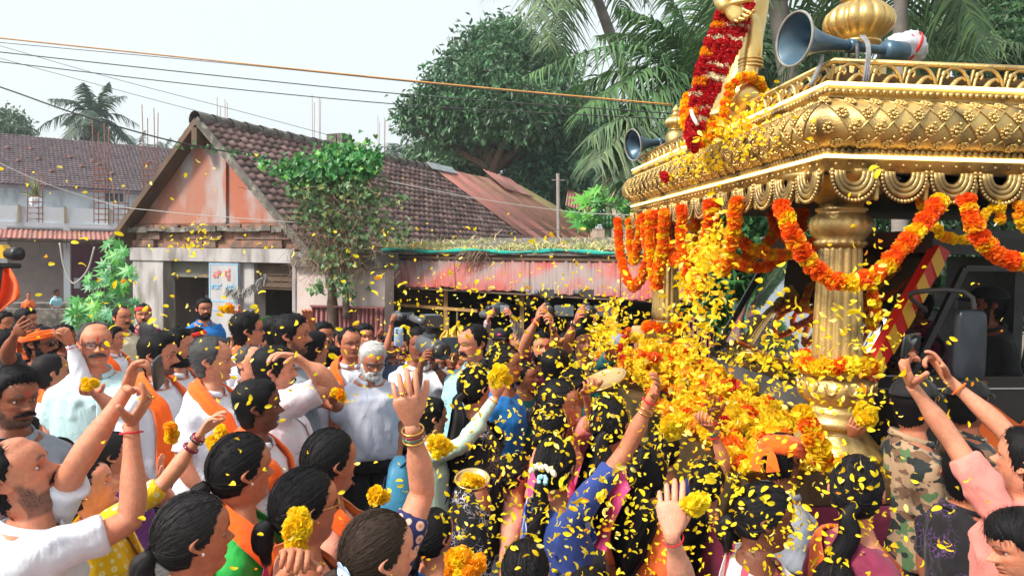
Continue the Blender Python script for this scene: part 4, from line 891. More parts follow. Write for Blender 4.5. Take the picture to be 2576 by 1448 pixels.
# ---------------------------------------------------------------- the old gabled house
A0 = at(520, 300, 12.8); zA = A0.z; Ag = Vector((A0.x, A0.y, 0)); hr = Vector((.4364, .8998, 0)).normalized(); hg = Vector((hr.y, -hr.x, 0))
def hp(g_, r_, z_): return Ag + hg * g_ + hr * r_ + Vector((0, 0, z_))
TAN = .92
house = empty('gabled_house', hp(0, 0, 0)); tag(house, 'old house with terracotta plaster gable and brown clay tile roof', 'house')
def hb_(name, mb, m, par=None):
    o = mb.build(name, m); o.parent = par or house
    if par is None: o.matrix_parent_inverse = WI(o.parent)
    return o
def P_(o): o.matrix_parent_inverse = WI(o.parent)
mb = MB()                                                                                # lower wall with its openings
for g0, g1, z0, z1, dr in ((-1.92, -1.11, 0, 2.07, 0), (.04, .76, 0, 2.07, .0), (.76, 1.03, 0, 2.07, .07), (1.93, 2.0, 0, 2.07, 0)):
    wall(mb, hp(g0, dr, 0), hp(g1, dr, 0), z0, z1, -.26 if False else .26)
wall(mb, hp(-1.96, -.03, 0), hp(2.0, -.03, 0), 2.07, 2.30, .30)
hw_ = hb_('wall', mb, M_PLAST)
mb = MB(); wall(mb, hp(2.0, .02, 0), hp(3.75, .02, 0), 0, 2.02, .24); hb_('wall', mb, M_WALLP)
mb = MB(); wall(mb, hp(1.98, -.10, 0), hp(3.8, -.10, 0), 2.02, 2.26, .4); hb_('ledge', mb, M_MOSS)
mb = MB(); wall(mb, hp(2.0, .28, 0), hp(2.0, 11.4, 0), 0, 2.40, .24); hb_('side_wall', mb, M_WALLP); mb = MB(); wall(mb, hp(-1.92, 11.4, 0), hp(-1.92, .3, 0), 0, 2.4, .24); hb_('side_wall', mb, M_WALLP)
mb = MB(); wall(mb, hp(-1.9, .06, 0), hp(1.98, .06, 0), 2.30, 2.74, .16); band = hb_('brick_band', mb, M_LAT)
lat = MB(); lat.box((0, 0, 0), (.30, .07, .125)); latm = None
for row in range(3):                                                                     # laterite blocks proud of the band
    for i in range(13):
        g_ = -1.80 + i * .305 + (.15 if row % 2 else 0)
        if g_ > 1.85 or (rng.random() < .35 and g_ < .6): continue
        if latm is None: o = lat.build('brick', M_LAT); latm = o.data
        else: o = link('brick', latm)
        o.parent = band; o.matrix_parent_inverse = WI(o.parent); o.location = hp(g_, .04 + rng.uniform(-.02, .012), 2.375 + row * .14); o.rotation_euler = (rng.uniform(-.02, .02), rng.uniform(-.015, .015), math.atan2(hg.y, hg.x) + rng.uniform(-.02, .02))
mb = MB()
for i in range(16):
    q = -1.93 + i * .247; h_ = .04 + .05 * rng.random(); wall(mb, hp(q, -.06 - .04 * rng.random(), 0), hp(q + .245, -.06 - .03 * rng.random(), 0), 2.60 - .03 * rng.random(), 2.60 + h_, .18)
hb_('ledge', mb, M_MOSS)
mb = MB(); pts = [hp(-1.92, .05, 2.74), hp(1.95, .05, 2.74), hp(1.95, .05, zA - TAN * 1.95 - .1), hp(0, .05, zA - .1), hp(-1.92, .05, zA - TAN * 1.92 - .1)]; mb.prism(pts, hr * .22); hb_('gable', mb, M_TERRA)
mb = MB(); wall(mb, hp(.38, -.0, 0), hp(.45, -.0, 0), 2.75, zA - TAN * .45 - .12, .06); hb_('plaster_edge', mb, M_TERRA)
mb = MB(); mb.box(hp(.0, -.12, zA - .33), (.12, .3, .3), Matrix.Rotation(math.atan2(hg.y, hg.x), 3, 'Z')); hb_('ridge_beam', mb, M_WOOD)
roof = empty('roof'); roof.parent = house
mb = MB()                                                                                # boards under the tiles
for sgn in (1, -1):
    q = [hp(0, -.20, zA - .05), hp(0, 11.5, zA - .05), hp(sgn * 2.42, 11.5, zA - .05 - TAN * 2.42), hp(sgn * 2.36, -.20, zA - .05 - TAN * 2.36)]; mb.prism(q, (0, 0, -.05))
o = mb.build('roof_board', M_WOOD, roof); P_(o)
mb = MB()
for sgn in (1,): beam(mb, hp(0, -.22, zA - .04), hp(sgn * 2.5, -.22, zA - .04 - TAN * 2.5), .04, .13)
o = mb.build('barge_board', M_MOSS, roof); P_(o); mb = MB(); beam(mb, hp(0, -.22, zA - .05), hp(-2.42, -.22, zA - .05 - TAN * 2.42), .04, .10); o = mb.build('barge_board', M_WOOD, roof); P_(o)
tb = MB()                                                                                # one clay tile: trough, roll and lip
u = np.linspace(0, 1, 7); prof = .030 * np.exp(-((u - .82) / .14) ** 2) - .012 * np.sin(np.pi * np.clip(u / .65, 0, 1))
tl_, tw_ = .235, .198
rows = []
for v, dz_ in ((0, .012), (.5, .006), (1, 0)): rows.append(np.stack([u * tw_, np.full(7, v * tl_), prof + dz_ + .012 * (1 - v)], -1))
rows = [rows[0] - V3(0, 0, .014)] + rows
tb.loft(np.array(rows), closed=False, cap=False)
slope = math.atan(TAN); SL = 2.52 / math.cos(slope)
def tile_mat(g0s, r_, sgn=1):
    """matrix of a tile on the right slope: x along the ridge, y up the slope"""
    x = hr.copy(); up = (hp(0, 0, zA) - hp(2.0, 0, zA - TAN * 2)).normalized(); n = x.cross(up)
    if sgn < 0: x = -hr; up = (hp(0, 0, zA) - hp(-2.0, 0, zA - TAN * 2)).normalized(); n = x.cross(up)
    M = Matrix((x, up, n)).transposed().to_4x4(); M.translation = hp(sgn * g0s, r_, zA - TAN * g0s) + n * .012; return M
spots = []
for i in range(19):
    s_ = SL - i * (SL - .1) / 18.6; g_ = s_ * math.cos(slope); lim = 7.2 + (9.5 - 7.2) * g_ / 2.3
    for j in range(60):
        r_ = -.22 + j * tw_
        if r_ < lim: spots.append((g_, r_))
spots.sort(key=lambda q: q[1])
tmesh = tb.build('tile', M_TILE); tdata = [tmesh.data]; bpy.data.objects.remove(tmesh)
for q in range(5):
    c = tdata[0].copy(); a_ = np.array([.75, 1., 1.2, 1.45, .6][q]) * np.array([1, .97 + .02 * q, 1]); n_ = len(c.vertices); c.color_attributes['Col'].data.foreach_set('color', np.tile(np.append(a_, 1), (n_, 1)).astype(np.float32).ravel()); tdata.append(c)
rest = MB(); tv = np.array([v.co[:] for v in tdata[0].vertices]); tq = np.array([p.vertices[:] for p in tdata[0].polygons])
for k, (g_, r_) in enumerate(spots):
    M = tile_mat(g_, r_) @ Matrix.Rotation(rng.normal(0, .018), 4, 'Z') @ Matrix.Rotation(rng.normal(0, .02), 4, 'X'); M.translation += Vector((0, 0, rng.uniform(0, .008)))
    if k < 290:
        o = link('tile', tdata[int(rng.choice([1, 2, 2, 3, 4, 5]))], roof); o.matrix_parent_inverse = WI(o.parent); o.matrix_basis = M
    else:
        Mn = np.array(M); rest.add(tv @ Mn[:3, :3].T + Mn[:3, 3], tq, None, V3(1, 1, 1) * rng.choice([.75, 1, 1, 1.2, 1.45, .6]))
for i in range(19):                                                                      # far slope, seen only along its edge
    s_ = SL - i * (SL - .1) / 18.6
    for j in range(3 if i else 6):
        Mn = np.array(tile_mat(s_ * math.cos(slope), -.22 + (j + 1) * tw_, -1)); rest.add(tv @ Mn[:3, :3].T + Mn[:3, 3], tq, None, V3(1, 1, 1) * rng.choice([.7, 1, 1.2]))
o = rest.build('more_tiles', M_TILE, roof); P_(o); tag(o, kind='stuff')
mb = MB()
for j in range(21):                                                                      # ridge caps
    r_ = -.26 + j * .37; th = np.linspace(-1.9, 1.9, 10); ring = [];
    for rr_, e in ((r_, 1.15), (r_ + .32, 1.0), (r_ + .40, .9)):
        ring.append([tuple(hp(.12 * e * math.sin(t_), rr_, zA - .06 + .13 * e * math.cos(t_) + .02)) for t_ in th])
    mb.loft(np.array(ring), closed=False, cap=False)
o = mb.build('ridge_tile', M_MOSS, roof); P_(o)
mb = MB(); c = hp(0, 3.55, zA + .12); mb.box(c, (.42, .34, .34), Matrix.Rotation(math.atan2(hg.y, hg.x), 3, 'Z')); o = mb.build('chimney', M_MOSS, roof); P_(o)
def onroof(g_, r_, o_=.05): return hp(g_ + o_ * .68, r_, zA - TAN * g_ + o_ * .74)
edge_r = [7.15, 8.0, 8.85, 9.75, 10.7, 11.6, 12.6]; edge_e = [9.4, 10.7, 12.0, 13.3, 14.7, 16.6, 18.9]
for i in range(6):                                                                       # metal sheets patching the far end
    m_ = (M_REDSH, M_REDSH, M_RUST, M_RUST, M_RUST, M_YSH)[i]; mb = MB(); o_ = .06 + .012 * (i % 2)
    corr(mb, onroof(2.5, edge_e[i], o_), onroof(2.5, edge_e[i + 1] + .06, o_), onroof(.0, edge_r[i], o_), onroof(.0, edge_r[i + 1] + .04, o_), 9, .018)
    o = mb.build('metal_sheet', m_, roof); P_(o)
mb = MB(); mb.prism([onroof(-.05, 7.0, .1), onroof(.14, 7.0, .09), onroof(.14, 8.3, .09), onroof(-.05, 8.3, .1)], (0, 0, .02)); o = mb.build('ridge_sheet', M_GREYSH, roof); P_(o)
mb = MB(); corr(mb, hp(.5, 10.6, zA - .25), hp(.6, 12.5, zA - .35), hp(-.1, 10.3, zA + .32), hp(-.1, 12.2, zA + .22), 8, .015); o = mb.build('metal_sheet', M_REDSH, roof); P_(o)
# rooms behind the two doorways
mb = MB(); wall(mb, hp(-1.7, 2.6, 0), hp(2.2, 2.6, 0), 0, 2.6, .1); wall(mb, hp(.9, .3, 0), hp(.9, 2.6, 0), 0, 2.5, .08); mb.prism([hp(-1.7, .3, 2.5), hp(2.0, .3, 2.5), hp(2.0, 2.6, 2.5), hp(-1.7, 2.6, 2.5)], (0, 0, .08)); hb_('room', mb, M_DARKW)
mb = MB(); wall(mb, hp(-1.11, .18, 0), hp(.04, .18, 0), 1.78, 2.06, .05); hb_('door_header', mb, mat('grey_green_board', (.20, .20, .17), (.15, .15, .13), rough=.8, ns=4))
mb = MB(); wall(mb, hp(1.03, .16, 0), hp(1.93, .16, 0), 1.62, 2.06, .05); [wall(mb, hp(1.03, .14, 0), hp(1.93, .14, 0), 1.66 + k * .1, 1.69 + k * .1, .02) for k in range(4)]; hb_('rolling_shutter', mb, M_WOOD)
mb = MB(); wall(mb, hp(-1.06, .9, 0), hp(.04, .9, 0), .4, 1.74, .04); hb_('partition', mb, mat('room_board', (.22, .19, .16), (.16, .14, .12), rough=.9, ns=3))
for g0, g1, z0, z1, c_, nm in ((-1.0, -.62, .98, 1.42, (.55, .60, .68), 'notice'), (-.58, -.2, .98, 1.42, (.16, .17, .15), 'notice'), (-.55, .0, 1.5, 1.62, (.42, .36, .30), 'shelf'), (-.16, .02, .5, 1.7, (.03, .03, .03), 'door_leaf')):
    mb = MB(); wall(mb, hp(g0, .84, 0), hp(g1, .84, 0), z0, z1, .03); hb_(nm, mb, mat(nm + str(g0), c_, tuple(x * .8 for x in c_), rough=.8, ns=8))
M_SACK = mat('yellow_sack', (.55, .40, .12), (.45, .32, .10), rough=.8, ns=8, bump=.5, bs=30)
for i, (g_, sc, lb) in enumerate(((-.66, 1., 'plump yellow sack standing in the left doorway beside the door post'), (-.28, .95, 'orange tinted yellow sack standing deeper in the left doorway of the gabled house'))):
    mb = MB(); mb.loft(lathe([(.02, 0), (.17, .02), (.20, .2), (.19, .42), (.13, .58), (.05, .63), (.08, .70), (.02, .70)], 16, lambda th, i_: 1 + .06 * np.sin(th * 5 + i_)) * sc + V3(0, 0, .25)); o = mb.build('sack', M_SACK); o.location = hp(g_, .55, 0); tag(o, lb, 'sack')
mb = MB(); mb.prism([hp(-1.0, .35, 0), hp(.0, .35, 0), hp(.0, .78, 0), hp(-1.0, .78, 0)], (0, 0, .26)); hb_('step', mb, M_MOSS)
# painted panel with lettering
panel = MB(); wall(panel, hp(.07, -.012, 0), hp(.745, -.012, 0), .55, 2.04, .012); pn = hb_('painted_panel', panel, mat('painted_panel', (.44, .43, .44), (.36, .35, .37), rough=.9, ns=4, st=(1, 1, .3), c3=(.30, .30, .33), ns3=7, lo3=.58, hi3=.7))
M_LBLUE = mat('blue_paint', (.16, .42, .66), (.30, .48, .62), rough=.9, ns=12); M_LRED = mat('red_paint', (.60, .12, .10), (.58, .24, .20), rough=.9, ns=12)
mb = MB()
for z_ in (2.02, 1.38, 1.22): wall(mb, hp(.07, -.018, 0), hp(.745, -.018, 0), z_, z_ + .022, .006)
for g_ in (.07, .723): wall(mb, hp(g_, -.0185, 0), hp(g_ + .022, -.0185, 0), .55, 2.04, .006)
o = mb.build('painted_border', M_LBLUE, pn); P_(o)
def letters(txt, g_, z_, size, m_):
    cu = bpy.data.curves.new('lettering', 'FONT'); cu.body = txt; cu.size = size; cu.extrude = .002; cu.offset = .004; o = bpy.data.objects.new('lettering', cu); COL.objects.link(o); cu.materials.append(m_)
    o.parent = pn; o.matrix_parent_inverse = WI(o.parent); o.location = hp(g_, -.022, z_); o.rotation_euler = (R(90), 0, math.atan2(hg.y, hg.x)); bpy.context.view_layer.update(); me = bpy.data.meshes.new_from_object(o.evaluated_get(bpy.context.evaluated_depsgraph_get())); n2 = link('lettering', me, pn); n2.matrix_parent_inverse = WI(pn); n2.location = o.location; n2.rotation_euler = o.rotation_euler; bpy.data.objects.remove(o)
letters('ವಿ', .16, 1.80, .17, M_LRED); letters('ದ', .44, 1.82, .17, M_LRED); letters('ದ', .50, 1.755, .08, M_LRED); letters('ಖಾರ', .11, 1.60, .13, M_LBLUE); letters('ತಯ', .45, 1.60, .12, M_LBLUE)
# dried thatch-like garland hung across the second door
mb = MB(); pth = bez([hp(.60, -.12, 1.60), hp(.88, -.14, 1.58), hp(1.15, -.14, 1.66), hp(1.5, -.12, 1.86)], 60)
X0 = pth[rng.integers(0, 60, 420)] + rng.normal(size=(420, 3)) * .015; ribbons(mb, X0, nrm(rng.normal(size=(420, 3)) * .35 + V3(0, -.1, -1)), rng.uniform(.07, .17, 420), rng.normal(size=(420, 3)) * .1, 3, .008, rng.uniform(.16, .36, (420, 1)) * V3(1, .97, .93))
tag(mb.build('dry_leaf_garland', mat('dry_leaf', (1, 1, 1), attr=True, rough=.9)), 'dried grey mango leaf garland hanging across the second doorway', 'garland')
# ---------------------------------------------------------------- the shop under the creeper roof
T0, T1, T2 = at(975, 640, 12.2), at(1640, 641, 9.1), at(1835, 645, 8.4); B0, B1, B2 = at(985, 716, 11.75), at(1640, 750, 8.55), at(1835, 762, 7.85)
shop = empty('roadside_shop', pl(1300, 10.5)); tag(shop, 'low roadside shop with faded red tin awning and overgrown roof', 'shop')
def sb_(name, mb, m, par=None):
    o = mb.build(name, m, par or shop)
    o.matrix_parent_inverse = WI(o.parent); return o
NP_ = 16
for i in range(NP_):
    f0, f1 = i / NP_, (i + 1) / NP_; mb = MB(); o_ = Vector((0, 0, .010 * (i % 2))); sag = Vector((0, 0, -.02 * math.sin(i * 1.7)))
    corr(mb, B0.lerp(B2, f0) + o_ + sag, B0.lerp(B2, f1 + .006) + o_ + sag * .6, T0.lerp(T2, f0) + o_, T0.lerp(T2, f1 + .006) + o_, 2, .018, .004, 'rib'); sb_('awning_sheet', mb, M_AWN)
fn = Vector((T1.y - T0.y, -(T1.x - T0.x), 0)).normalized(); fn = fn if fn.y < 0 else -fn        # out of the shop front
fu = Vector((T2.x - T0.x, T2.y - T0.y, 0)).normalized()
def sp_(t_, o_, z_): q = Vector((T0.x, T0.y, 0)).lerp(Vector((T2.x, T2.y, 0)), t_) + fn * o_; return Vector((q.x, q.y, z_))
mb = MB(); mb.prism([sp_(-.01, .12, 2.24), sp_(1.0, .12, 2.24), sp_(1.0, -2.6, 2.50), sp_(-.01, -2.3, 2.50)], (0, 0, .07)); sb_('roof_slab', mb, M_MOSS)
mb = MB(); beam(mb, sp_(-.01, .06, 2.20), sp_(1.0, .06, 2.20), .05, .05); beam(mb, B0 + Vector((0, .06, -.03)), B2 + Vector((0, .06, -.03)), .025, .025); sb_('roof_beam', mb, M_WOOD)
mb = MB(); tp = bez([sp_(t_, .145 + .015 * math.sin(t_ * 31), 2.30 + .018 * math.sin(t_ * 23)) for t_ in np.linspace(0, 1, 16)], 60); mb.loft(flat_tube(tp, np.tile(np.array(fn), (60, 1)), .020 * (1 + .4 * np.sin(np.arange(60) * .8)), .006, 10, .004)); sb_('tarp_edge', mb, mat('green_tarp', (.01, .42, .33), (.01, .30, .25), rough=.5, ns=5))
for t_ in (0.0, .235, .49, .75, .99): mb = MB(); beam(mb, sp_(t_, .02, 0), sp_(t_, .02, 2.2), .06, .06); sb_('post', mb, M_WOODY)
mb = MB(); beam(mb, sp_(0, .03, 1.42), sp_(.35, .03, 1.42), .04, .045); sb_('crossbar', mb, M_WOODY)
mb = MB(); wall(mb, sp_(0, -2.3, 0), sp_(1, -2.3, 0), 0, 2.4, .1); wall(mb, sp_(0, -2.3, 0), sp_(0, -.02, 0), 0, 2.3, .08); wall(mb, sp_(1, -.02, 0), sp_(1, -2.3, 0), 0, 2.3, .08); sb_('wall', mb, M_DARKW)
mb = MB(); wall(mb, sp_(.03, -.5, 0), sp_(.95, -.5, 0), 0, .92, .5); sb_('counter', mb, M_WOOD)
mb = MB()
for z_ in (1.0, 1.35, 1.7): mb.prism([sp_(.05, -1.9, z_), sp_(.97, -1.9, z_), sp_(.97, -2.2, z_), sp_(.05, -2.2, z_)], (0, 0, .03))
sb_('shelf', mb, M_WOOD)
mb = MB()
for i in range(22): beam(mb, sp_(.02 + i * .0098, .04, 1.45), sp_(.02 + i * .0098, .04, 1.9), .003, .003)
for k in range(9): beam(mb, sp_(.02, .043, 1.46 + k * .055), sp_(.235, .043, 1.46 + k * .055), .003, .003)
sb_('wire_mesh', mb, M_REBAR)
pk = [mat('packet_%s' % n_, c_, rough=.4) for n_, c_ in (('red', (.45, .04, .03)), ('yellow', (.55, .38, .04)), ('blue', (.05, .15, .40)), ('white', (.55, .55, .53)), ('green', (.06, .28, .08)))]
for i in range(20):
    t_ = rng.uniform(.06, .95); z_ = float(rng.choice([1.03, 1.38, 1.73])); h_ = rng.uniform(.12, .24); mb = MB(); mb.box((0, 0, h_ / 2), (rng.uniform(.08, .16), .08, h_)); o = mb.build('packet', pk[i % 5]); cn_ = ('red', 'yellow', 'blue', 'white', 'green')[i % 5]; o.location = sp_(t_, -1.98, z_); o.rotation_euler = (0, 0, math.atan2(fu.y, fu.x))
    tag(o, 'small %s packet standing on a shelf in the dark shop' % cn_, 'packet', cn_ + ' packets on the shop shelves')
# bananas hanging in front of the counter
M_BAN = mat('banana', (.62, .40, .03), (.50, .30, .03), rough=.5, ns=9)
for bi, (px_, py_, lb) in enumerate(((1150, 836, 'bunch of ripe bananas hanging in the shop behind the video cameraman'), (1128, 848, 'lower bunch of ripe bananas beside the hanging bunch in the shop'))):
    o0 = empty('banana_bunch', at(px_, py_ - 18, 8.6)); tag(o0, lb, 'bananas'); bm_ = MB(); t_ = np.linspace(0, 1, 7)
    bm_.loft(tube(np.stack([.02 + .05 * np.sin(t_ * 1.6), 0 * t_, -.15 * t_], -1), np.array([.006, .014, .018, .019, .018, .013, .004]), 7)); ob = bm_.build('banana', M_BAN); bd = ob.data
    for k in range(24):
        q = ob if k == 0 else link('banana', bd); q.parent = o0; q.location = (0, 0, -.055 * (k // 6)); q.rotation_euler = (rng.uniform(-.2, .2), rng.uniform(-.35, .1), k * 1.05 + rng.uniform(-.2, .2))
    sm_ = MB(); sm_.loft(tube([(0, 0, .16), (0, 0, -.2)], .012, 6)); sm_.build('stalk', M_WOOD, o0)
# dry grass and creepers growing on the shop roof
def blades(mb, P, L, w_, cols, lean=.5, n=3):
    K = len(P); D = nrm(rng.normal(size=(K, 3)) * (lean, lean, .15) + V3(0, 0, 1)); ribbons(mb, P, D, L, rng.normal(size=(K, 3)) * (.35, .35, .1) - V3(0, 0, .25), n, w_, cols)
mb = MB(); K = 7200; t_ = rng.random(K); o_ = np.where(rng.random(K) < .5, rng.uniform(-.25, .14, K), rng.uniform(-2.0, .14, K)); den = .35 + .65 * (.5 + .5 * np.sin(t_ * 37 + 3 * np.sin(t_ * 11)))
P0 = np.array([sp_(a_, b_, 2.31 + max(0, -b_) * .09) for a_, b_ in zip(t_, o_)]); cols = np.where(rng.random((K, 1)) < .55, V3(.62, .50, .27), V3(.33, .42, .15)) * rng.uniform(.65, 1.3, (K, 1))
blades(mb, P0, rng.uniform(.06, .21, K) * den * (1 + .5 * (t_ < .12)), .008, cols, .7); tag(mb.build('roof_grass', mat('dry_grass', (1, 1, 1), attr=True, rough=.8)), kind='stuff')
mb = MB(); K = 130; P0 = np.array([sp_(.355 + rng.normal() * .022, .15, 2.30) for _ in range(K)]); ribbons(mb, P0, nrm(rng.normal(size=(K, 3)) * .4 + np.array(fn) * .4 + V3(0, 0, -1)), rng.uniform(.15, .42, K), rng.normal(size=(K, 3)) * .25, 5, .004, V3(.16, .11, .075)); tag(mb.build('dry_roots', MATS['dry_grass']), 'tangle of dry roots hanging over the shop roof edge', 'roots')
# corrugated red fence between tree and shop
fence = empty('tin_fence', pl(870, 11.2)); tag(fence, 'maroon corrugated tin fence standing beneath the creeper tree', 'fence')
for i in range(4):
    a_, b_ = pl(783 + i * 46, 11.3 - i * .03), pl(783 + (i + 1) * 46 + 2, 11.27 - i * .03); mb = MB(); corr(mb, a_ + Vector((0, 0, .05)), b_ + Vector((0, 0, .05)), a_ + Vector((0, 0, 1.42)), b_ + Vector((0, 0, 1.42)), 4, .014, .004, True); o = mb.build('tin_panel', mat('maroon_tin', (.27, .085, .085), (.22, .08, .08), rough=.6, ns=3, c3=(.36, .20, .17), ns3=5, lo3=.6, hi3=.75), fence); o.matrix_parent_inverse = WI(o.parent)
mb = MB(); beam(mb, pl(781, 11.27) + Vector((0, 0, 1.43)), pl(968, 11.1) + Vector((0, 0, 1.43)), .03, .03); o = mb.build('rail', MATS['maroon_tin'], fence); o.matrix_parent_inverse = WI(o.parent)
# ---------------------------------------------------------------- far left: whitewashed house with a long tile roof, and its porch
hB = empty('whitewashed_house', pl(150, 27)); tag(hB, 'long whitewashed house with dark tile roof behind the rebar columns', 'house')
def bb_(name, mb, m, par=None, root=None):
    root = root or hB; o = mb.build(name, m, par or root); o.matrix_parent_inverse = WI(o.parent); return o
w0, w1 = pl(-120, 25.5), pl(560, 30.5); wu = (w1 - w0).normalized(); wn = Vector((-wu.y, wu.x, 0)); zE, zR = 4.65, 6.95
mb = MB(); wall(mb, w0, w1, 0, zE, .3); bb_('wall', mb, M_BWHITE)
def rB(t_, v): return w0.lerp(w1, t_) + wn * (-.55 + 4.4 * v) + Vector((0, 0, zE - .12 + (zR - zE) * v))
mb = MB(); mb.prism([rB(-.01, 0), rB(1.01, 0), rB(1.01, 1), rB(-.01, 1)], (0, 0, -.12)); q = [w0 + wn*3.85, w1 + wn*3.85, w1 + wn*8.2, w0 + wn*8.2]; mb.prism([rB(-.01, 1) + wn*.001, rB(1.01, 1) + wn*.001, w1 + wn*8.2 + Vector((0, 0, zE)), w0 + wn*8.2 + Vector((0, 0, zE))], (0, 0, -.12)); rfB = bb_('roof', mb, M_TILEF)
tl = MB(); n_t, n_r = 62, 24; U = (w1 - w0).length * 1.02 / n_t
rn = Vector(wu).cross((rB(0, 1) - rB(0, 0)).normalized()); rn = rn if rn.z > 0 else -rn
for i in range(n_r):
    v0, v1 = i / n_r, (i + 1.15) / n_r; P = []
    for v, o_ in ((v0, .075), (v1, .02)):
        uu = np.linspace(-.01, 1.01, n_t * 3); base = np.array([rB(u_, min(v, 1.0)) for u_ in uu]); P.append(base + np.array(rn) * (o_ + .020 * np.sin(uu * n_t * 2 * np.pi))[:, None])
    P = [P[0] - np.array(rn) * .05] + P
    tl.loft(np.array(P), (np.repeat(rng.uniform(.75, 1.2, (1, n_t * 3, 1)), 3, 0) * np.ones((3, n_t * 3, 3))).reshape(-1, 3), closed=False, cap=False)
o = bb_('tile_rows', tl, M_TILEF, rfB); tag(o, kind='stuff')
vm = MB(); vm.loft(lathe([(.10, 0), (.10, .05), (.07, .09), (.02, .11)], 10)); vo = vm.build('vent_tile', mat('vent_tile', (.20, .08, .06), (.10, .05, .05), rough=.8, ns=6)); vd = vo.data; bpy.data.objects.remove(vo)
for px_, py_ in ((18, 376), (46, 408), (79, 378), (97, 404), (130, 434), (176, 399), (206, 422), (234, 408), (249, 417), (282, 440), (374, 412), (400, 434)):
    p = onplane(px_, py_, rB(0, 0), rn); o = link('vent_tile', vd, rfB); o.matrix_parent_inverse = WI(o.parent); o.location = p + Vector(rn) * .03; o.rotation_euler = Vector(rn).to_track_quat('Z', 'Y').to_euler()
p = onplane(287, 495, w0, wn); mb = MB(); a_, b_ = onplane(262, 490, w0, wn), onplane(310, 498, w0, wn); wall(mb, Vector((a_.x, a_.y, 0)) - wn * .03, Vector((b_.x, b_.y, 0)) - wn * .03, p.z - .17, p.z + .17, .02); wi = bb_('window', mb, mat('dark_glass', (.06, .075, .09), rough=.2))
mb = MB(); [wall(mb, Vector((a_.x, a_.y, 0)).lerp(Vector((b_.x, b_.y, 0)), k / 4) - wn * .05, Vector((a_.x, a_.y, 0)).lerp(Vector((b_.x, b_.y, 0)), k / 4 + .04) - wn * .05, p.z - .19, p.z + .19, .018) for k in range(5)]; bb_('window_bar', mb, M_BWHITE, wi)
# unfinished terrace in front with steel columns
tr = empty('porch_building', pl(150, 22)); tag(tr, 'unfinished flat roofed porch building with blue white parapet and red tin canopy', 'building')
t0, t1 = pl(-120, 21.5), pl(420, 24.5); tu = (t1 - t0).normalized(); tn = Vector((-tu.y, tu.x, 0)); zt0 = 2.95
def tb_(name, mb, m, par=None): return bb_(name, mb, m, par, tr)
mb = MB(); mb.prism([t0, t1, t1 + tn * 3, t0 + tn * 3], (0, 0, .15)); q = [v + Vector((0, 0, zt0)) for v in (t0, t1, t1 + tn * 3, t0 + tn * 3)]; mb.prism(q, (0, 0, .14)); tb_('slab', mb, M_BWHITE)
mb = MB(); wall(mb, t0 + tn * .05, t1 + tn * .05, zt0 + .14, zt0 + .62, .12); tb_('parapet', mb, M_BWHITE)
mb = MB(); [wall(mb, t0.lerp(t1, f_) - tn * .02, t0.lerp(t1, f_ + .012) - tn * .02, zt0 + .14, zt0 + .66, .08) for f_ in (.28, .49, .70, .88)]; tb_('pier', mb, M_CREAMP if 'M_CREAMP' in globals() else mat('ochre_plaster', (.42, .34, .22), (.36, .30, .2), rough=.9, ns=5))
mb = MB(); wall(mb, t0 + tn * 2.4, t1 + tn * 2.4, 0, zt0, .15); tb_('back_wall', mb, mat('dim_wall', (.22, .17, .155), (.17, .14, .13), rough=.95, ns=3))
mb = MB(); a_, b_ = t0.lerp(t1, .53), t0.lerp(t1, .73); wall(mb, a_ + tn * 2.3, b_ + tn * 2.3, .3, 2.5, .06); tb_('shutter', mb, mat('maroon_shutter', (.10, .018, .045), (.075, .014, .035), rough=.7, ns=5))
for i in range(9):
    f0, f1 = i / 9, (i + 1) / 9; mb = MB(); a_, b_ = t0.lerp(t1, f0) - tn * .9, t0.lerp(t1, f1 + .004) - tn * .9; corr(mb, a_ + Vector((0, 0, 2.58)), b_ + Vector((0, 0, 2.58)), t0.lerp(t1, f0) + Vector((0, 0, 2.86)), t0.lerp(t1, f1 + .004) + Vector((0, 0, 2.86)), 5, .02); tb_('canopy_sheet', mb, M_REDSH)
mb = MB(); beam(mb, t0 - tn * .8 + Vector((0, 0, 2.5)), t1 - tn * .8 + Vector((0, 0, 2.5)), .03, .05)
for i in range(9): q = t0.lerp(t1, i / 8); beam(mb, q - tn * .85 + Vector((0, 0, 2.52)), q + Vector((0, 0, 2.72)), .02, .02); beam(mb, q - tn * .4 + Vector((0, 0, 2.6)), q + Vector((0, 0, 2.3)), .02, .02)
tb_('canopy_frame', mb, M_WOOD)
for q in (t0.lerp(t1, .485), t0.lerp(t1, .92), t0.lerp(t1, .2)): mb = MB(); wall(mb, q, q + tu * .18, .15, zt0, .16); tb_('post', mb, M_BWHITE)
mb = MB(); mb.box(t0.lerp(t1, .56) + tn * 2.2 + Vector((0, 0, 1.15)), (.2, .1, .35)); tb_('meter_box', mb, M_GREYSH)
mb = MB(); p = t0.lerp(t1, .36) + tn * .3 + Vector((0, 0, zt0 + .62)); mb.loft(lathe([(.1, 0), (.16, .1), (.17, .25), (.11, .3)], 12)); o = mb.build('plant_pot', M_BWHITE); o.location = p; tag(o, 'white round plant pot on the blue white parapet', 'pot')
mb = MB(); K = 60; ribbons(mb, np.tile(np.array(p) + V3(0, 0, .28), (K, 1)), nrm(rng.normal(size=(K, 3)) * .35 + V3(0, 0, 1)), rng.uniform(.3, .6, K), rng.normal(size=(K, 3)) * .3, 4, .02, rng.uniform(.6, 1.3, (K, 1)) * V3(.16, .25, .08)); tag(mb.build('potted_plant', MATS['dry_grass']), 'thin leafy plant growing from the white parapet pot', 'plant')
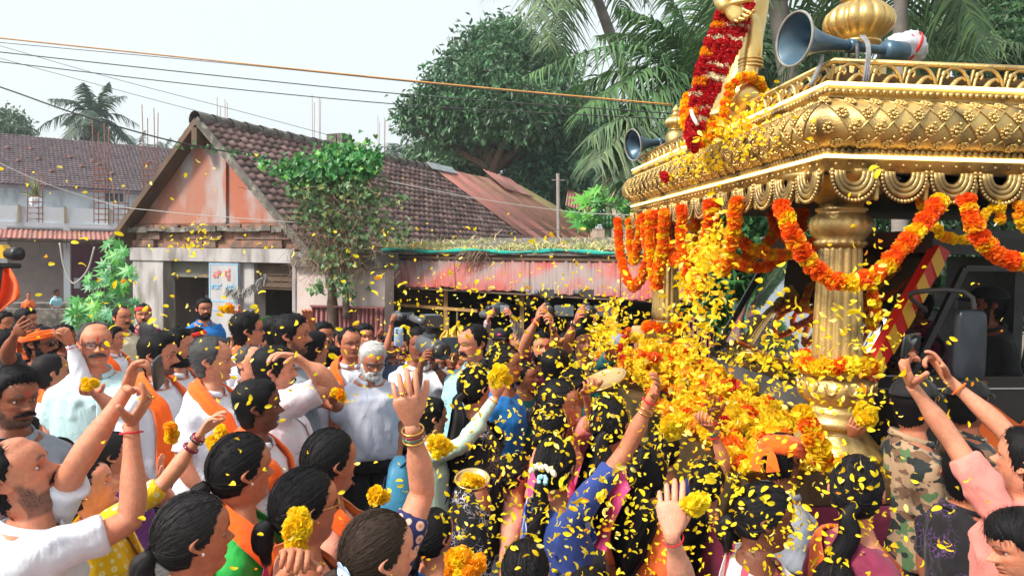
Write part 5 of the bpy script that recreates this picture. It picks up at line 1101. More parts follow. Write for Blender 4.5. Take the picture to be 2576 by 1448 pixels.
def rebar(px, d, z0, z1, lb, stir=True, hs=(0, .1, .35, .2)):
    o0 = empty('rebar_column', pl(px, d) + Vector((0, 0, z0))); tag(o0, lb, 'rebar column', 'rusted rebar columns of the unfinished building')
    mb = MB(); H_ = z1 - z0
    for k, (dx, dy) in enumerate(((-.17, -.1), (.17, -.1), (-.15, .12), (.15, .12))):
        mb = MB(); mb.loft(tube([(dx, dy, 0), (dx + .01, dy, H_ * .6), (dx + .02 * (k - 1.5), dy, H_ - hs[k])], .013, 5)); mb.build('bar', M_REBAR, o0)
    if stir:
        mb = MB()
        for z_ in np.arange(.1, H_ * .55, .17): mb.loft(tube([(-.18, -.11, z_), (.18, -.11, z_), (.18, .13, z_), (-.18, .13, z_), (-.18, -.11, z_)], .009, 4)); 
        mb.build('stirrup', M_REBAR, o0)
for px_, tp, lb in ((90, 420, 'leftmost rusted rebar column rising from the terrace by the roof edge'), (256, 300, 'rusted rebar column standing before the palm on the terrace'), (305, 455, 'short rusted rebar column beside the palm fronds'), (380, 262, 'tall rusted rebar column between palm and gable'), ):
    rebar(px_, 22.5, zt0 + .14, 2.2 + (630 - tp) / F * 22.5, lb)
for px_, d_, tp, lb in ((560, 34, 252, 'thin rebar column showing just over the gable peak'), (795, 38, 243, 'rebar column rising behind the ridge chimney block'), (958, 42, 292, 'rebar column behind the creeper tree and roof ridge'), (1030, 46, 330, 'small far rebar column right of the creeper')):
    rebar(px_, d_, 3., 2.2 + (642 - tp) / F * d_, lb, False)
mb = MB(); u0, u1 = pl(440, 33), pl(1080, 48); un = Vector((-(u1 - u0).y, (u1 - u0).x, 0)).normalized(); wall(mb, u0, u1, 0, 4.6, 6.); tag(mb.build('unfinished_block', M_MOSS), 'grey unfinished building hidden behind the gabled house roof', 'building')
mb = MB(); wall(mb, pl(-60, 18), pl(345, 18.6), 0, .78, .25); tag(mb.build('compound_wall', M_MOSS), 'low dark mossy compound wall before the porch', 'wall')
# ---------------------------------------------------------------- right: beige house behind the papaya
hC = empty('beige_house', pl(1600, 24)); tag(hC, 'beige house with red tin roof behind the papaya plant', 'house')
M_BEI = mat('beige_plaster', (.46, .37, .30), (.40, .33, .28), rough=.9, ns=3, c3=(.30, .25, .22), ns3=3)
mb = MB(); wall(mb, pl(1560, 22), pl(1760, 22), 0, 4.6, 4); bb_('wall', mb, M_BEI, None, hC); mb = MB(); wall(mb, pl(1500, 23.5), pl(1560, 23.5), 0, 3.2, 3); bb_('wall', mb, M_BEI, None, hC); mb = MB(); wall(mb, pl(1440, 19), pl(1660, 19), 0, 2.72, .2); bb_('wall', mb, M_BEI, None, hC)
mb = MB(); wall(mb, pl(1550, 21.7), pl(1770, 21.7), 4.6, 4.8, 4.5); bb_('roof', mb, M_WOOD, None, hC)
mb = MB(); corr(mb, pl(1420, 25) + Vector((0, 0, 4.0)), pl(1500, 25) + Vector((0, 0, 3.7)), pl(1425, 29) + Vector((0, 0, 4.9)), pl(1510, 29) + Vector((0, 0, 4.6)), 12, .03); bb_('roof', mb, M_REDSH, None, hC)
mb = MB(); [wall(mb, pl(1572 + k * 9, 21.9), pl(1576 + k * 9, 21.9), 2.9, 3.7, .05) for k in range(6)]; bb_('grille', mb, M_BEI, None, hC)
pole = MB(); pole.loft(tube([pl(1413, 17) + Vector((0, 0, 0)), pl(1400, 17) + Vector((0, 0, 4.15))], np.array([.05, .04]), 8)); beam(pole, pl(1385, 17) + Vector((0, 0, 4.0)), pl(1418, 17) + Vector((0, 0, 4.0)), .03, .03); tag(pole.build('utility_pole', M_PBARK), 'leaning wooden utility pole with wires before the beige house', 'pole')
# ---------------------------------------------------------------- overhead wires
def wire(lb, pts, r_, m_, sag=.0):
    P = [at(*q) for q in pts]; P = bez(P, 40); t_ = np.linspace(0, 1, 40); P[:, 2] -= sag * 4 * t_ * (1 - t_); mb = MB(); mb.loft(tube(P, r_, 6)); tag(mb.build('overhead_wire', m_), lb, 'wire', 'overhead wires')
wire('thick overhead cable turning orange across the trees to the canopy', [(-60, 89, 9), (644, 163, 8.6), (1100, 209, 8), (1690, 263, 7)], .0085, M_WIREO)
wire('second highest grey wire running just under the top cable', [(-60, 101, 11), (644, 166, 10.6), (1020, 204, 10), (1690, 268, 9)], .005, M_WIRE)
wire('dark overhead wire crossing the sky above the rebar', [(-60, 124, 10), (644, 200, 10), (943, 230, 9.8), (1760, 290, 9)], .007, M_WIRE)
wire('lower dark overhead wire passing the palm tip', [(-60, 148, 10), (644, 229, 10), (943, 257, 9.8), (1760, 303, 9)], .0065, M_WIRE)
wire('thin wire slanting down from upper left to the ridge', [(-60, 97, 15), (250, 187, 15), (644, 290, 15), (960, 375, 15)], .005, M_WIRE)
wire('thin wire slanting behind the palm crown', [(-60, 130, 15), (170, 192, 15), (644, 315, 15), (850, 360, 15)], .005, M_WIRE)
wire('thick sagging service cable leading into the creeper', [(-60, 198, 10), (20, 225, 10), (190, 285, 10), (460, 360, 10.4), (700, 400, 10.8)], .010, M_WIRE)
wire('pale service cable crossing the tile roof to the porch', [(-60, 380, 13), (100, 455, 13), (270, 510, 13), (400, 530, 12), (760, 560, 11)], .006, mat('pale_cable', (.35, .34, .33), rough=.6))
wire('white service cable stretched across the patched roof', [(960, 452, 11), (1240, 505, 10.6), (1420, 530, 10.4), (1640, 542, 9)], .005, MATS['pale_cable'])
wire('dark thin wire low across the clay tile roof', [(600, 470, 11), (960, 545, 10.6), (1300, 575, 10), (1640, 578, 9)], .004, M_WIRE)
mb = MB(); P = bez([at(150, 610, 17), at(165, 680, 17), at(185, 712, 17), (at(212, 690, 17)), at(238, 620, 17)], 30); mb.loft(tube(P, .022, 6)); tag(mb.build('hanging_cable', MATS['pale_cable']), 'loose pale cable hanging in a loop under the red canopy', 'cable')
# ---------------------------------------------------------------- plants
def leaf_faces(mb, P, D, Nl, L, W_, cols, fold=.0):
    """one pointed leaf per root: base, two sides, tip"""
    P, D = np.asarray(P, float), nrm(D); S_ = nrm(np.cross(D, Nl)); L = np.broadcast_to(np.asarray(L, float), (len(P),))[:, None]; W_ = np.broadcast_to(np.asarray(W_, float), (len(P),))[:, None]; N2 = np.cross(S_, D)
    V = np.stack([P, P + D * L * .45 + S_ * W_ + N2 * fold * W_, P + D * L - N2 * L * .12, P + D * L * .45 - S_ * W_ + N2 * fold * W_], 1).reshape(-1, 3); i = np.arange(len(P))[:, None] * 4
    mb.add(V, i + np.array([[0, 1, 2, 3]]), None, np.repeat(np.asarray(cols, float), 4, axis=0), 0, False)
M_LEAF = leafmat('leaf', (1, 1, 1)); M_FROND = leafmat('palm_leaf', (1, 1, 1), .25, .62)
def tree(lb, base, trunk_top, blobs, nclu, lsz, col, cat='tree', name='tree', grp=None, trunk_r=.25, dens=9, droop=.6):
    o0 = empty(name, base); tag(o0, lb, cat, grp); b = np.array(base); mb = MB(); cr_ = MB(); tt = np.array(trunk_top)
    mb.loft(tube(bez([b, b * .5 + tt * .5 + rng.normal(size=3) * .1, tt], 10), np.linspace(trunk_r, trunk_r * .65, 10), 10))
    for c, r_ in blobs:
        c = np.array(c); mid = tt * .45 + c * .55 + rng.normal(size=3) * .25; mb.loft(tube(bez([tt - (tt - b) * .08, mid, c], 10), np.linspace(trunk_r * .5, .03, 10), 7))
        for k in range(3): e = c + nrm(rng.normal(size=3)) * r_ * .75; mb.loft(tube(bez([mid, (mid + e) / 2 + rng.normal(size=3) * .15, e], 7), np.linspace(trunk_r * .22, .012, 7), 5))
    o = mb.build('trunk', M_BARK, o0); o.matrix_parent_inverse = WI(o.parent)
    tot = sum(r_ ** 2 for _, r_ in blobs)
    for c, r_ in blobs:
        n_ = max(6, int(nclu * r_ ** 2 / tot)); d = nrm(rng.normal(size=(n_, 3))); q = np.array(c) + d * (r_ * rng.uniform(.5, 1.12, (n_, 1)) ** .6) * (1, 1, .85) * (1 + wob(d, .24, 4, int(r_ * 997) % 91))[:, None]
        tone = np.clip(rng.normal(1, .28, (n_, 1)), .45, 1.8) * col * (1 + rng.normal(size=(n_, 3)) * .06)
        D = nrm(np.repeat(d, dens, 0) * .5 + rng.normal(size=(n_ * dens, 3)) * .75 - V3(0, 0, droop)); Pq = np.repeat(q, dens, 0) + rng.normal(size=(n_ * dens, 3)) * lsz * .7
        leaf_faces(cr_, Pq, D, rng.normal(size=D.shape) + V3(0, 0, .8), lsz * rng.uniform(.7, 1.3, len(D)), lsz * .21, np.clip(np.repeat(tone, dens, 0) * rng.uniform(.75, 1.25, (len(D), 1)), 0, 1), .2)
    o = cr_.build('crown', M_LEAF, o0); o.matrix_parent_inverse = WI(o.parent); return o0
def frond(P0, P1, arch, n=34, ll=.5, lw=.016, hang=.7, cols=V3(.07, .13, .045), taper=.25, side=None):
    mb = MB(); P0, P1 = np.array(P0, float), np.array(P1, float); mid = (P0 * .5 + P1 * .5) + V3(0, 0, arch); path = bez([P0, P0 * .72 + P1 * .28 + V3(0, 0, arch * .78), mid, P0 * .25 + P1 * .75 + V3(0, 0, arch * .62), P1], 24); Lt = np.linalg.norm(P1 - P0)
    mb.loft(tube(path, np.linspace(.035, .006, 24) * min(1, Lt / 3), 5), cols * V3(1.5, 1.25, 1.1))
    t_ = np.linspace(.14, .995, n); tt = np.linspace(0, 1, 24); B = np.stack([np.interp(t_, tt, path[:, i]) for i in range(3)], -1); T = nrm(np.gradient(B, axis=0)); sd = nrm(np.cross(T, V3(0, 0, 1) if side is None else side))
    for s_ in (-1, 1):
        D = nrm(sd * s_ * .85 + T * .55 + rng.normal(size=(n, 3)) * .10 + V3(0, 0, .12)); L = ll * np.sin(np.pi * np.clip(t_ * .88 + .10, 0, 1)) ** .6 * rng.uniform(.85, 1.15, n); ribbons(mb, B, D, L, V3(0, 0, -hang) + rng.normal(size=(n, 3)) * .12, 5, lw, np.clip(cols * rng.uniform(.6, 1.5, (n, 1)) * (1 + .35 * (rng.random((n, 1)) < .15) * V3(1.6, .9, 0)), 0, 1), True, side=np.repeat(nrm(np.cross(D, T))[:, None], 5, 1) * 1.0 + 0)
    return mb
def palm(lb, crown, base, nf, L, lw, ll, cols, tr=.16, tips=None, elev=(-.75, 1.1), n=30, grp=None, bend=(0, 0, 0)):
    o0 = empty('coconut_palm', base); tag(o0, lb, 'palm tree', grp); inv = Matrix.Translation(-o0.location); c, b = np.array(crown), np.array(base)
    mb = MB(); pth = bez([b, b * .5 + c * .5 + np.array(bend), c], 14); mb.loft(tube(pth, np.linspace(tr * 1.25, tr * .85, 14) * (1 + .05 * np.cos(np.arange(14) * 3.1)), 10)); o = mb.build('trunk', M_PBARK, o0); o.matrix_parent_inverse = WI(o.parent)
    ts = list(tips or [])
    for k in range(nf):
        az = k * 2.39996 + rng.uniform(-.2, .2); el = elev[1] + (elev[0] - elev[1]) * (k / max(1, nf - 1)) ** .8 + rng.uniform(-.12, .12); r_ = L * rng.uniform(.85, 1.1); ts.append(tuple(c + V3(math.cos(az) * math.cos(el), math.sin(az) * math.cos(el), math.sin(el) - .22 * math.cos(el)) * r_))
    for tp in ts:
        dv = np.array(tp) - c; le = np.linalg.norm(dv); ho = np.linalg.norm(dv[:2]) / le; mb = frond(c, tp, le * .20 * ho + .02, n, ll, lw, .75, cols * rng.uniform(.8, 1.2)); o = mb.build('frond', M_FROND, o0); o.matrix_parent_inverse = WI(o.parent)
    return o0
GRN = V3(.055, .115, .045)
# big mango tree
def blob(px, py, d, rpx): p = at(px, py, d); return (tuple(p), rpx / F * d)
mango = [blob(1260, 130, 30, 75), blob(1190, 150, 31, 70), blob(1330, 170, 31, 80), blob(1130, 210, 30, 75), blob(1235, 215, 29, 90), blob(1400, 170, 31, 60), blob(1090, 265, 30, 65), blob(1180, 280, 29, 80), blob(1300, 265, 28, 90), blob(1050, 300, 30, 45), blob(1400, 260, 30, 75), blob(1120, 330, 30, 60), blob(1030, 290, 30, 30), blob(1430, 330, 31, 60), blob(1360, 330, 30, 60), blob(1220, 100, 31, 45), blob(1290, 85, 31, 40), blob(1210, 345, 30, 40)]
tree('tall spreading mango tree with dark trunk behind the tile roof', pl(1243, 30), at(1240, 395, 30), mango, 2400, .30, V3(.06, .155, .065), trunk_r=.36, dens=8, name='mango_tree')
for bl, lb, cl, bx in (([(1100, 395, 34, 50), (1140, 430, 33, 50), (1060, 410, 36, 40), (1190, 420, 33, 45)], 'bushy hazy tree left of the mango trunk', V3(.08, .17, .08), 1120), ([(1330, 390, 33, 55), (1400, 410, 33, 60), (1470, 370, 34, 55), (1360, 440, 30, 50), (1440, 450, 30, 55)], 'dense dark tree right of the mango trunk', V3(.045, .14, .075), 1395),
                       ([(1500, 300, 36, 60), (1560, 350, 36, 50), (1540, 420, 36, 50)], 'dark tree behind the long palm frond', V3(.05, .12, .065), 1530), ([(1310, 462, 32, 36), (1355, 482, 32, 34), (1400, 505, 32, 34), (1450, 530, 32, 34)], 'bright leafy shrub behind the patched roof end', V3(.07, .15, .05), 1340),
                       ([(2450, 30, 16, 90), (2540, 90, 15, 100), (2590, 20, 16, 90), (2500, 130, 15, 70), (2560, 150, 14, 60)], 'dark broad leaved tree beyond the canopy rail', V3(.045, .12, .04), 2520), ([(2400, 60, 22, 70), (2330, 120, 22, 80), (1950, 150, 20, 90), (1900, 230, 20, 90), (2050, 180, 20, 80)], 'dark tree mass behind the golden dome', V3(.035, .09, .04), 2150),
                       ([(2000, 620, 10.5, 70), (1920, 700, 10, 60), (2040, 760, 10, 70), (1880, 600, 11, 50), (1960, 540, 11, 60)], 'leafy green tree seen between the pillars behind the windscreen', V3(.05, .13, .045), 1990), ([(1865, 610, 7.6, 55), (1905, 680, 7.5, 50), (1860, 720, 7.6, 45), (1930, 600, 7.6, 45)], 'green shrub at the end of the shop beside the canopy', V3(.05, .16, .05), 1880), ([(2250, 560, 12, 90), (2400, 600, 12, 110), (2560, 560, 12, 120), (2320, 720, 12, 90), (2480, 760, 12, 110), (2620, 700, 12, 100)], 'dark dense tree standing behind the truck cab', V3(.03, .08, .03), 2440), ([(10, 320, 48, 40), (40, 340, 47, 28), (-20, 345, 48, 40)], 'rounded far tree above the long tile roof', V3(.06, .13, .07), 10)):
    bl2 = [blob(*b_) for b_ in bl]; c = np.mean([np.array(b_[0]) for b_ in bl2], 0); tree(lb, Vector((pl(bx, bl[0][2]).x, pl(bx, bl[0][2]).y, 0)), tuple(c - V3(0, 0, .6)), bl2, 900, .34 if bl[0][2] > 20 else .20, cl, trunk_r=.2, dens=8, name='tree')
# palms
GP = V3(.04, .075, .045)
palm('coconut palm with full round crown above the far left roof', at(235, 300, 48), pl(240, 48), 24, 3.1, .05, .85, V3(.03, .07, .045), .2, elev=(-1.15, 1.25), n=26)
for px_, py_, d_, L_, lb in ((345, 382, 70, 2.4, 'small far palm between the rebar columns'), (410, 390, 74, 2.3, 'small far palm left of the gable'), (995, 388, 66, 2.2, 'small far palm over the roof ridge'), (1062, 385, 60, 2.3, 'small far palm beside the mango tree'), (1205, 330, 52, 2.4, 'slender far palm seen through the mango branches')):
    palm(lb, at(px_, py_, d_), pl(px_, d_), 15, L_, .045, .8, V3(.05, .09, .06), .14, n=16)
C1 = at(1800, 262, 15)
tips = [tuple(at(*q)) for q in ((1312, 194, 13.5), (1455, 285, 13), (1480, 400, 12.5), (1560, 20, 14.5), (1640, -70, 15), (1760, -90, 16), (1900, -60, 17), (1980, 60, 15), (1560, 330, 16), (1690, 40, 17), (1420, 235, 16), (1610, 420, 14), (1500, 90, 17), (1840, 40, 13), (1940, 180, 14), (1720, 400, 12))]
palm('big coconut palm whose long fronds spread behind the garlanded statue', C1, pl(1810, 15), 0, 3, .026, .95, V3(.06, .14, .05), .17, tips=tips, n=74)
palm('tall leaning palm with grey trunk left of the statue', at(1440, -170, 20), pl(1830, 20), 8, 3.2, .028, .9, V3(.07, .14, .055), .15, n=36, bend=(.0, 0, .0), tips=[tuple(at(1345, 52, 18)), tuple(at(1412, 22, 18)), tuple(at(1380, -20, 19))], elev=(-1.25, 1.0))
palm('palm with thick grey trunk behind the near loudspeaker', at(1925, -190, 13), pl(2150, 13), 10, 2.4, .024, .8, V3(.07, .14, .055), .19, n=36, bend=(-.1, 0, 0), elev=(-1.1, 1.0))
palm('palm with dark trunk rising behind the golden dome', at(2266, -170, 11), pl(2275, 11), 12, 2.4, .022, .7, V3(.07, .14, .055), .11, n=36, elev=(-1.0, 1.0))
tips = [tuple(at(*q)) for q in ((2330, 70, 13), (2240, 20, 14), (2300, 140, 13), (2480, 85, 14), (2560, 130, 14), (2600, 110, 13), (2420, 150, 12.5), (2350, 30, 15))]
palm('low palm with arching fronds beyond the canopy rail', at(2420, 190, 14), pl(2425, 14), 0, 2, .02, .7, V3(.07, .13, .05), .12, tips=tips, n=44)
palm('dry tipped palm fronds hanging behind the small loudspeaker', at(1640, 330, 13), pl(1645, 13), 0, 2, .02, .7, V3(.09, .15, .075), .1, tips=[tuple(at(*q)) for q in ((1480, 350, 12.5), (1490, 420, 12), (1560, 450, 12), (1470, 385, 13), (1540, 300, 13), (1600, 470, 12.5))], n=40)
# creeper covered stump
def heart_leaves(mb, P, sz, cols, face=V3(0, -1, .25)):
    n_ = len(P); Nl = nrm(face + rng.normal(size=(n_, 3)) * .55); D = nrm(np.cross(np.cross(Nl, V3(0, 0, -1) + rng.normal(size=(n_, 3)) * .45), Nl)); S_ = np.cross(D, Nl); sz = np.broadcast_to(sz, (n_,))[:, None]
    pr = [(0, 0), (-.22, .30), (-.12, .52), (.30, .46), (1.0, 0), (.30, -.46), (-.12, -.52), (-.22, -.30)]
    V = np.stack([P + D * sz * a_ + S_ * sz * b_ + Nl * sz * (.16 * abs(b_) - .12 * max(0, a_) ** 2) for a_, b_ in pr], 1).reshape(-1, 3); i = np.arange(n_)[:, None, None] * 8
    Q = (i + np.array([[0, 1, 2, 3], [0, 3, 4, 5], [0, 5, 6, 7]])[None]).reshape(-1, 4); mb.add(V, Q, None, np.repeat(cols, 8, 0), 0, False)
cre = empty('creeper_tree', pl(840, 11.3)); tag(cre, 'old trunk smothered by heart leaved green creeper before the house', 'tree'); inv = Matrix.Translation(-cre.location)
mb = MB(); mb.loft(tube(bez([at(838, 860, 11.3), at(836, 720, 11.3), at(838, 640, 11.3), at(850, 520, 11.3), at(862, 430, 11.3)], 20), np.linspace(.085, .05, 20) * (1 + .12 * np.sin(np.arange(20) * 2.)), 9)); mb.loft(tube(bez([at(872, 800, 11.2), at(868, 720, 11.2), at(850, 600, 11.2)], 12), np.linspace(.06, .03, 12), 7))
for q in (((850, 560), (760, 540), (720, 535)), ((850, 600), (930, 560), (985, 545)), ((855, 480), (800, 420), (700, 400)), ((858, 470), (920, 410), (960, 400)), ((845, 640), (900, 620), (960, 628)), ((850, 560), (805, 560), (775, 575)), ((860, 450), (850, 390), (845, 335)), ((860, 440), (905, 400), (925, 345))):
    mb.loft(tube(bez([at(*q[0], 11.3), at(*q[1], 11.15), at(*q[2], 11.)], 10), np.linspace(.03, .008, 10), 6))
o = mb.build('trunk', M_BARK, cre); o.matrix_parent_inverse = WI(o.parent)
mb = MB(); K = 1700; P0 = np.array([at(850 + rng.normal() * 55, rng.uniform(440, 680), 11.2 + rng.normal() * .15) for _ in range(K)]); ribbons(mb, P0, nrm(rng.normal(size=(K, 3)) + V3(0, 0, -.8)), rng.uniform(.15, .5, K), rng.normal(size=(K, 3)) * .4, 5, .004, rng.uniform(.6, 1.4, (K, 1)) * V3(.23, .16, .10)); o = mb.build('twigs', MATS['dry_grass'], cre); o.matrix_parent_inverse = WI(o.parent)
mb = MB(); bl = [(870, 400, 62, 700), (820, 420, 60, 500), (920, 410, 45, 360), (760, 430, 48, 330), (790, 480, 55, 170), (890, 470, 55, 230), (850, 540, 70, 170), (930, 500, 50, 110), (780, 540, 45, 60), (715, 425, 30, 80), (670, 408, 20, 30), (830, 640, 55, 80), (860, 720, 45, 70), (800, 720, 25, 30), (950, 560, 45, 60), (1000, 580, 40, 50), (1000, 500, 26, 24), (735, 480, 28, 24), (900, 600, 50, 70)]
P0 = []; cl = []
for x_, y_, r_, n_ in bl:
    q = rng.normal(size=(n_, 2)) * r_ * .48; d_ = 11.05 + rng.normal(size=n_) * r_ / F * 11 * .35; P0 += [at(x_ + a_, y_ + b_ * .8, c_) for (a_, b_), c_ in zip(q, d_)]; base_c = V3(.055, .24, .06) if y_ < 470 else V3(.11, .21, .08)
    cl.append(np.clip(base_c * rng.uniform(.55, 1.5, (n_, 1)) * (1 + V3(1.6, .5, 0) * (rng.random((n_, 1)) < .14)), 0, 1))
P0 = np.array(P0); heart_leaves(mb, P0, rng.uniform(.04, .085, len(P0)), np.vstack(cl)); o = mb.build('crown', M_LEAF, cre); o.matrix_parent_inverse = WI(o.parent)
mb = MB(); P0 = np.array([at(rng.uniform(460, 730), 0, 10.6) for _ in range(46)]); xs = np.array([rng.uniform(440, 740) for _ in range(46)]); P0 = np.array([at(x_, 352 + (x_ - 440) * .165 + rng.uniform(-4, 16), 10.45) for x_ in xs]); heart_leaves(mb, P0, .05, np.tile(V3(.05, .16, .05), (46, 1)) * rng.uniform(.7, 1.4, (46, 1))); tag(mb.build('creeper_leaves', M_LEAF), kind='stuff')
# star leaved castor plant by the house corner
cas = empty('castor_plant', pl(280, 12.4)); tag(cas, 'bright green castor plant with star shaped leaves at the house corner', 'plant'); inv = Matrix.Translation(-cas.location)
ang = np.linspace(0, 2*np.pi, 19)[:-1]; rr = np.where(np.arange(18) % 2 == 0, 1., .42) * (1 - .25 * np.cos(ang)); lv = np.vstack([[0, 0, .03], np.stack([rr*np.cos(ang), rr*np.sin(ang), -.18*rr], -1)]); lt = [[0, 1 + i, 1 + (i + 1) % 18] for i in range(18)]
vars_ = []
for c_ in (V3(.085, .36, .075), V3(.06, .28, .07), V3(.14, .46, .06), V3(.08, .30, .14)):
    mb = MB(); mb.add(lv, None, lt, c_, 0, False); o = mb.build('leaf', M_LEAF); vars_.append(o.data); bpy.data.objects.remove(o)
cst = [(300, 635, 25), (280, 665, 40), (315, 690, 40), (262, 700, 45), (300, 735, 50), (240, 740, 40), (215, 770, 40), (270, 780, 55), (190, 790, 30), (320, 780, 40), (230, 810, 50), (290, 820, 50)]
stm = MB()
for x_, y_, r_ in cst:
    e = at(x_, y_, 12.3); stm.loft(tube(bez([pl(275, 12.5), at((x_ + 275) / 2, 800, 12.5), e], 8), np.linspace(.022, .008, 8), 5))
    for k in range(8):
        p = at(x_ + rng.normal() * r_ * .5, y_ + rng.normal() * r_ * .45, 12.2 + rng.normal() * .2); o = link('leaf', vars_[k % 4], cas); o.matrix_parent_inverse = WI(o.parent); o.location = p; o.rotation_euler = Vector((rng.normal() * .5, -1 + rng.normal() * .4, .8 + rng.normal() * .4)).to_track_quat('Z', 'Y').to_euler(); o.scale = [rng.uniform(.10, .19)] * 3
        stm.loft(tube([np.array(e), np.array(p)], .006, 4))
o = stm.build('stem', mat('green_stem', (.14, .20, .09), rough=.7), cas); o.matrix_parent_inverse = WI(o.parent)
# papaya
pap = empty('papaya_plant', pl(1528, 16)); tag(pap, 'bright papaya plant with hanging fruit before the beige house', 'plant'); inv = Matrix.Translation(-pap.location); top_ = at(1528, 520, 16); stm = MB(); stm.loft(tube(bez([pl(1530, 16), at(1530, 600, 16), top_], 8), np.linspace(.10, .07, 8), 8))
ar = [(1470, 540), (1480, 500), (1500, 470), (1540, 465), (1570, 480), (1590, 510), (1575, 545), (1490, 560), (1455, 520), (1555, 500), (1515, 500), (1600, 530), (1500, 530), (1540, 540)]
for x_, y_ in ar:
    e = at(x_, y_, 16 + rng.normal() * .3); stm.loft(tube(bez([top_, (Vector(top_) + e) / 2 + Vector((0, 0, .1)), e], 6), .014, 4))
    for k in range(3): o = link('leaf', vars_[(2, 0, 2)[k]], pap); o.matrix_parent_inverse = WI(o.parent); o.location = e + Vector(rng.normal(size=3) * .1); o.rotation_euler = Vector((rng.normal() * .4, -.8 + rng.normal() * .3, .9)).to_track_quat('Z', 'Y').to_euler(); o.scale = [rng.uniform(.17, .30)] * 3
o = stm.build('stem', MATS['green_stem'], pap); o.matrix_parent_inverse = WI(o.parent)
for k in range(6): mb = MB(); mb.loft(sphere(at(1520 + (k % 3) * 9, 552 + (k // 3) * 12, 15.9), (.055, .055, .10), 8, 6)); o = mb.build('fruit', mat('papaya_skin', (.03, .12, .035), rough=.4), pap); o.matrix_parent_inverse = WI(o.parent)
mb = MB(); P0 = np.array([at(x_, y_, 15.5) for x_, y_ in zip(rng.uniform(640, 720, 40), rng.uniform(790, 850, 40))]); P0 = np.array([at(rng.uniform(655, 715), rng.uniform(800, 840), 11.6) for _ in range(60)]); heart_leaves(mb, P0, .12, np.tile(V3(.04, .2, .03), (60, 1)) * rng.uniform(.6, 1.4, (60, 1))); mb.loft(tube([pl(685, 11.6), at(685, 810, 11.6)], .02, 6), V3(.14, .2, .09)); tag(mb.build('leafy_plant', M_LEAF), 'small bright leafy plant at the foot of the second doorway', 'plant')
# ---------------------------------------------------------------- golden canopy on the truck
M_GOLD = mat('gilded', (.68, .48, .18), (.48, .33, .13), rough=.42, metal=.8, ns=5, c3=(.085, .06, .038), ns3=5.5, lo3=.48, hi3=.70, rvar=.12, bump=.25, bs=120)
M_GOLDB = mat('bright_gilded', (.78, .55, .20), (.62, .42, .15), rough=.32, metal=.85, ns=6, rvar=.1, bump=.15, bs=120)
M_GOLDD = mat('tarnished_gilding', (.22, .15, .07), (.12, .085, .05), rough=.55, metal=.7, ns=5, bump=.4, bs=60)
M_STRIP = mat('light_strip', (.9, .75, .4), rough=.3, emis=((1., .70, .24), 1.6))
M_BLACKM = mat('black_paint', (.012, .012, .014), (.02, .018, .02), rough=.32, ns=5, coat=.15)
M_DKMET = mat('dark_metal', (.05, .05, .055), (.08, .08, .085), rough=.5, ns=8)
M_GLASS = mat('windscreen_glass', (.015, .02, .02), rough=.03, trans=.15, spec=1.); M_GLASS.node_tree.nodes['Principled BSDF'].inputs['IOR'].default_value = 2.9
O2 = at(2082, 212, 3.1); zU = O2.z; zL = at(2085, 393, 3.1).z
Oc = Vector((O2.x, O2.y, 0)); Eu = Vector((-.1, 1, 0)).normalized(); Ev = Vector((1, .1, 0)).normalized(); WF, LS = 3.12, 3.5
def cp(a, b, z): return Oc + Ev * a + Eu * b + Vector((0, 0, z))
can = empty('golden_canopy', cp(.22, .25, 1.0)); tag(can, 'golden ornate canopy with fluted pillars mounted over the black truck', 'canopy'); ci = Matrix.Translation(-can.location)
def cb_(name, mb, m, par=None):
    o = mb.build(name, m, par or can); o.matrix_parent_inverse = WI(o.parent); return o
def edge_loft(prof, seg=2):
    """profile of (outward offset, z) carried round the visible corner: front edge, near corner, side edge"""
    rows = []
    for pt in [(0, WF)] + [(0, WF * (1 - i / 6)) for i in range(1, 6)] + [(0, 0)] + [(LS * i / 6, 0) for i in range(1, 7)]:
        a, b = pt; fa = -1 if a == 0 else 0; fb = -1 if b == 0 else 0
        if pt == (0, WF): fb = 1
        rows.append([tuple(cp(a + fa * o_, b + fb * o_, z)) for o_, z in prof])
    return np.array(rows)
H_ = zU - zL
# frieze: bulge between the two lit strips
arc = [(-.02 + .095 * math.sin(t_) , zU - .055 - .21 * (1 - math.cos(t_)) / 2 * 1.0) for t_ in np.linspace(0, np.pi, 13)]
prof = [(-.12, zU + .0)] + [(.0, zU), (.005, zU - .02), (-.015, zU - .035)] + arc + [(-.015, zL + .045), (.0, zL + .035), (.0, zL + .012), (-.01, zL), (-.012, zL - .055), (-.05, zL - .06), (-.3, zL - .06)]
fm = MB(); fm.loft(edge_loft(prof), closed=False, cap=False, sm=True); frieze = cb_('frieze', fm, M_GOLD)
for nm, z_ in (('upper', zU + .004), ('lower', zL + .004)):
    mb = MB(); mb.loft(tube(bez([cp(-.008, WF, z_), cp(-.008, WF * .5, z_)], 2).tolist() + [tuple(cp(-.008, -.008, z_)), tuple(cp(LS, -.008, z_))], .0085, 6)); cb_('light_strip', mb, M_STRIP)
def bulge(t_, off=0.0):
    th = t_ * np.pi; return (-.02 + (.095 + off) * math.sin(th), zU - .055 - .21 * (1 - math.cos(th)) / 2 - off * math.cos(th) * -1 * .0)
ro = MB(); k = 9
for i in range(k):
    a_ = i * 2 * np.pi / k; c = V3(math.cos(a_) * .017, math.sin(a_) * .017, .004); ro.loft(sphere(c, (.0085, .0065, .006), 6, 5) if i % 1 == 0 else None)
ro.loft(sphere((0, 0, .006), (.009, .009, .008), 8, 5)); rob = ro.build('rosette', M_GOLDB); rod = rob.data; bpy.data.objects.remove(rob)
lat_ = MB(); knb = MB(); PITCH = .112
def faceP(side, s_, t_, off=0):
    o_, z_ = bulge(t_, off); return cp(s_, -o_, z_) if side else cp(-o_, s_, z_)
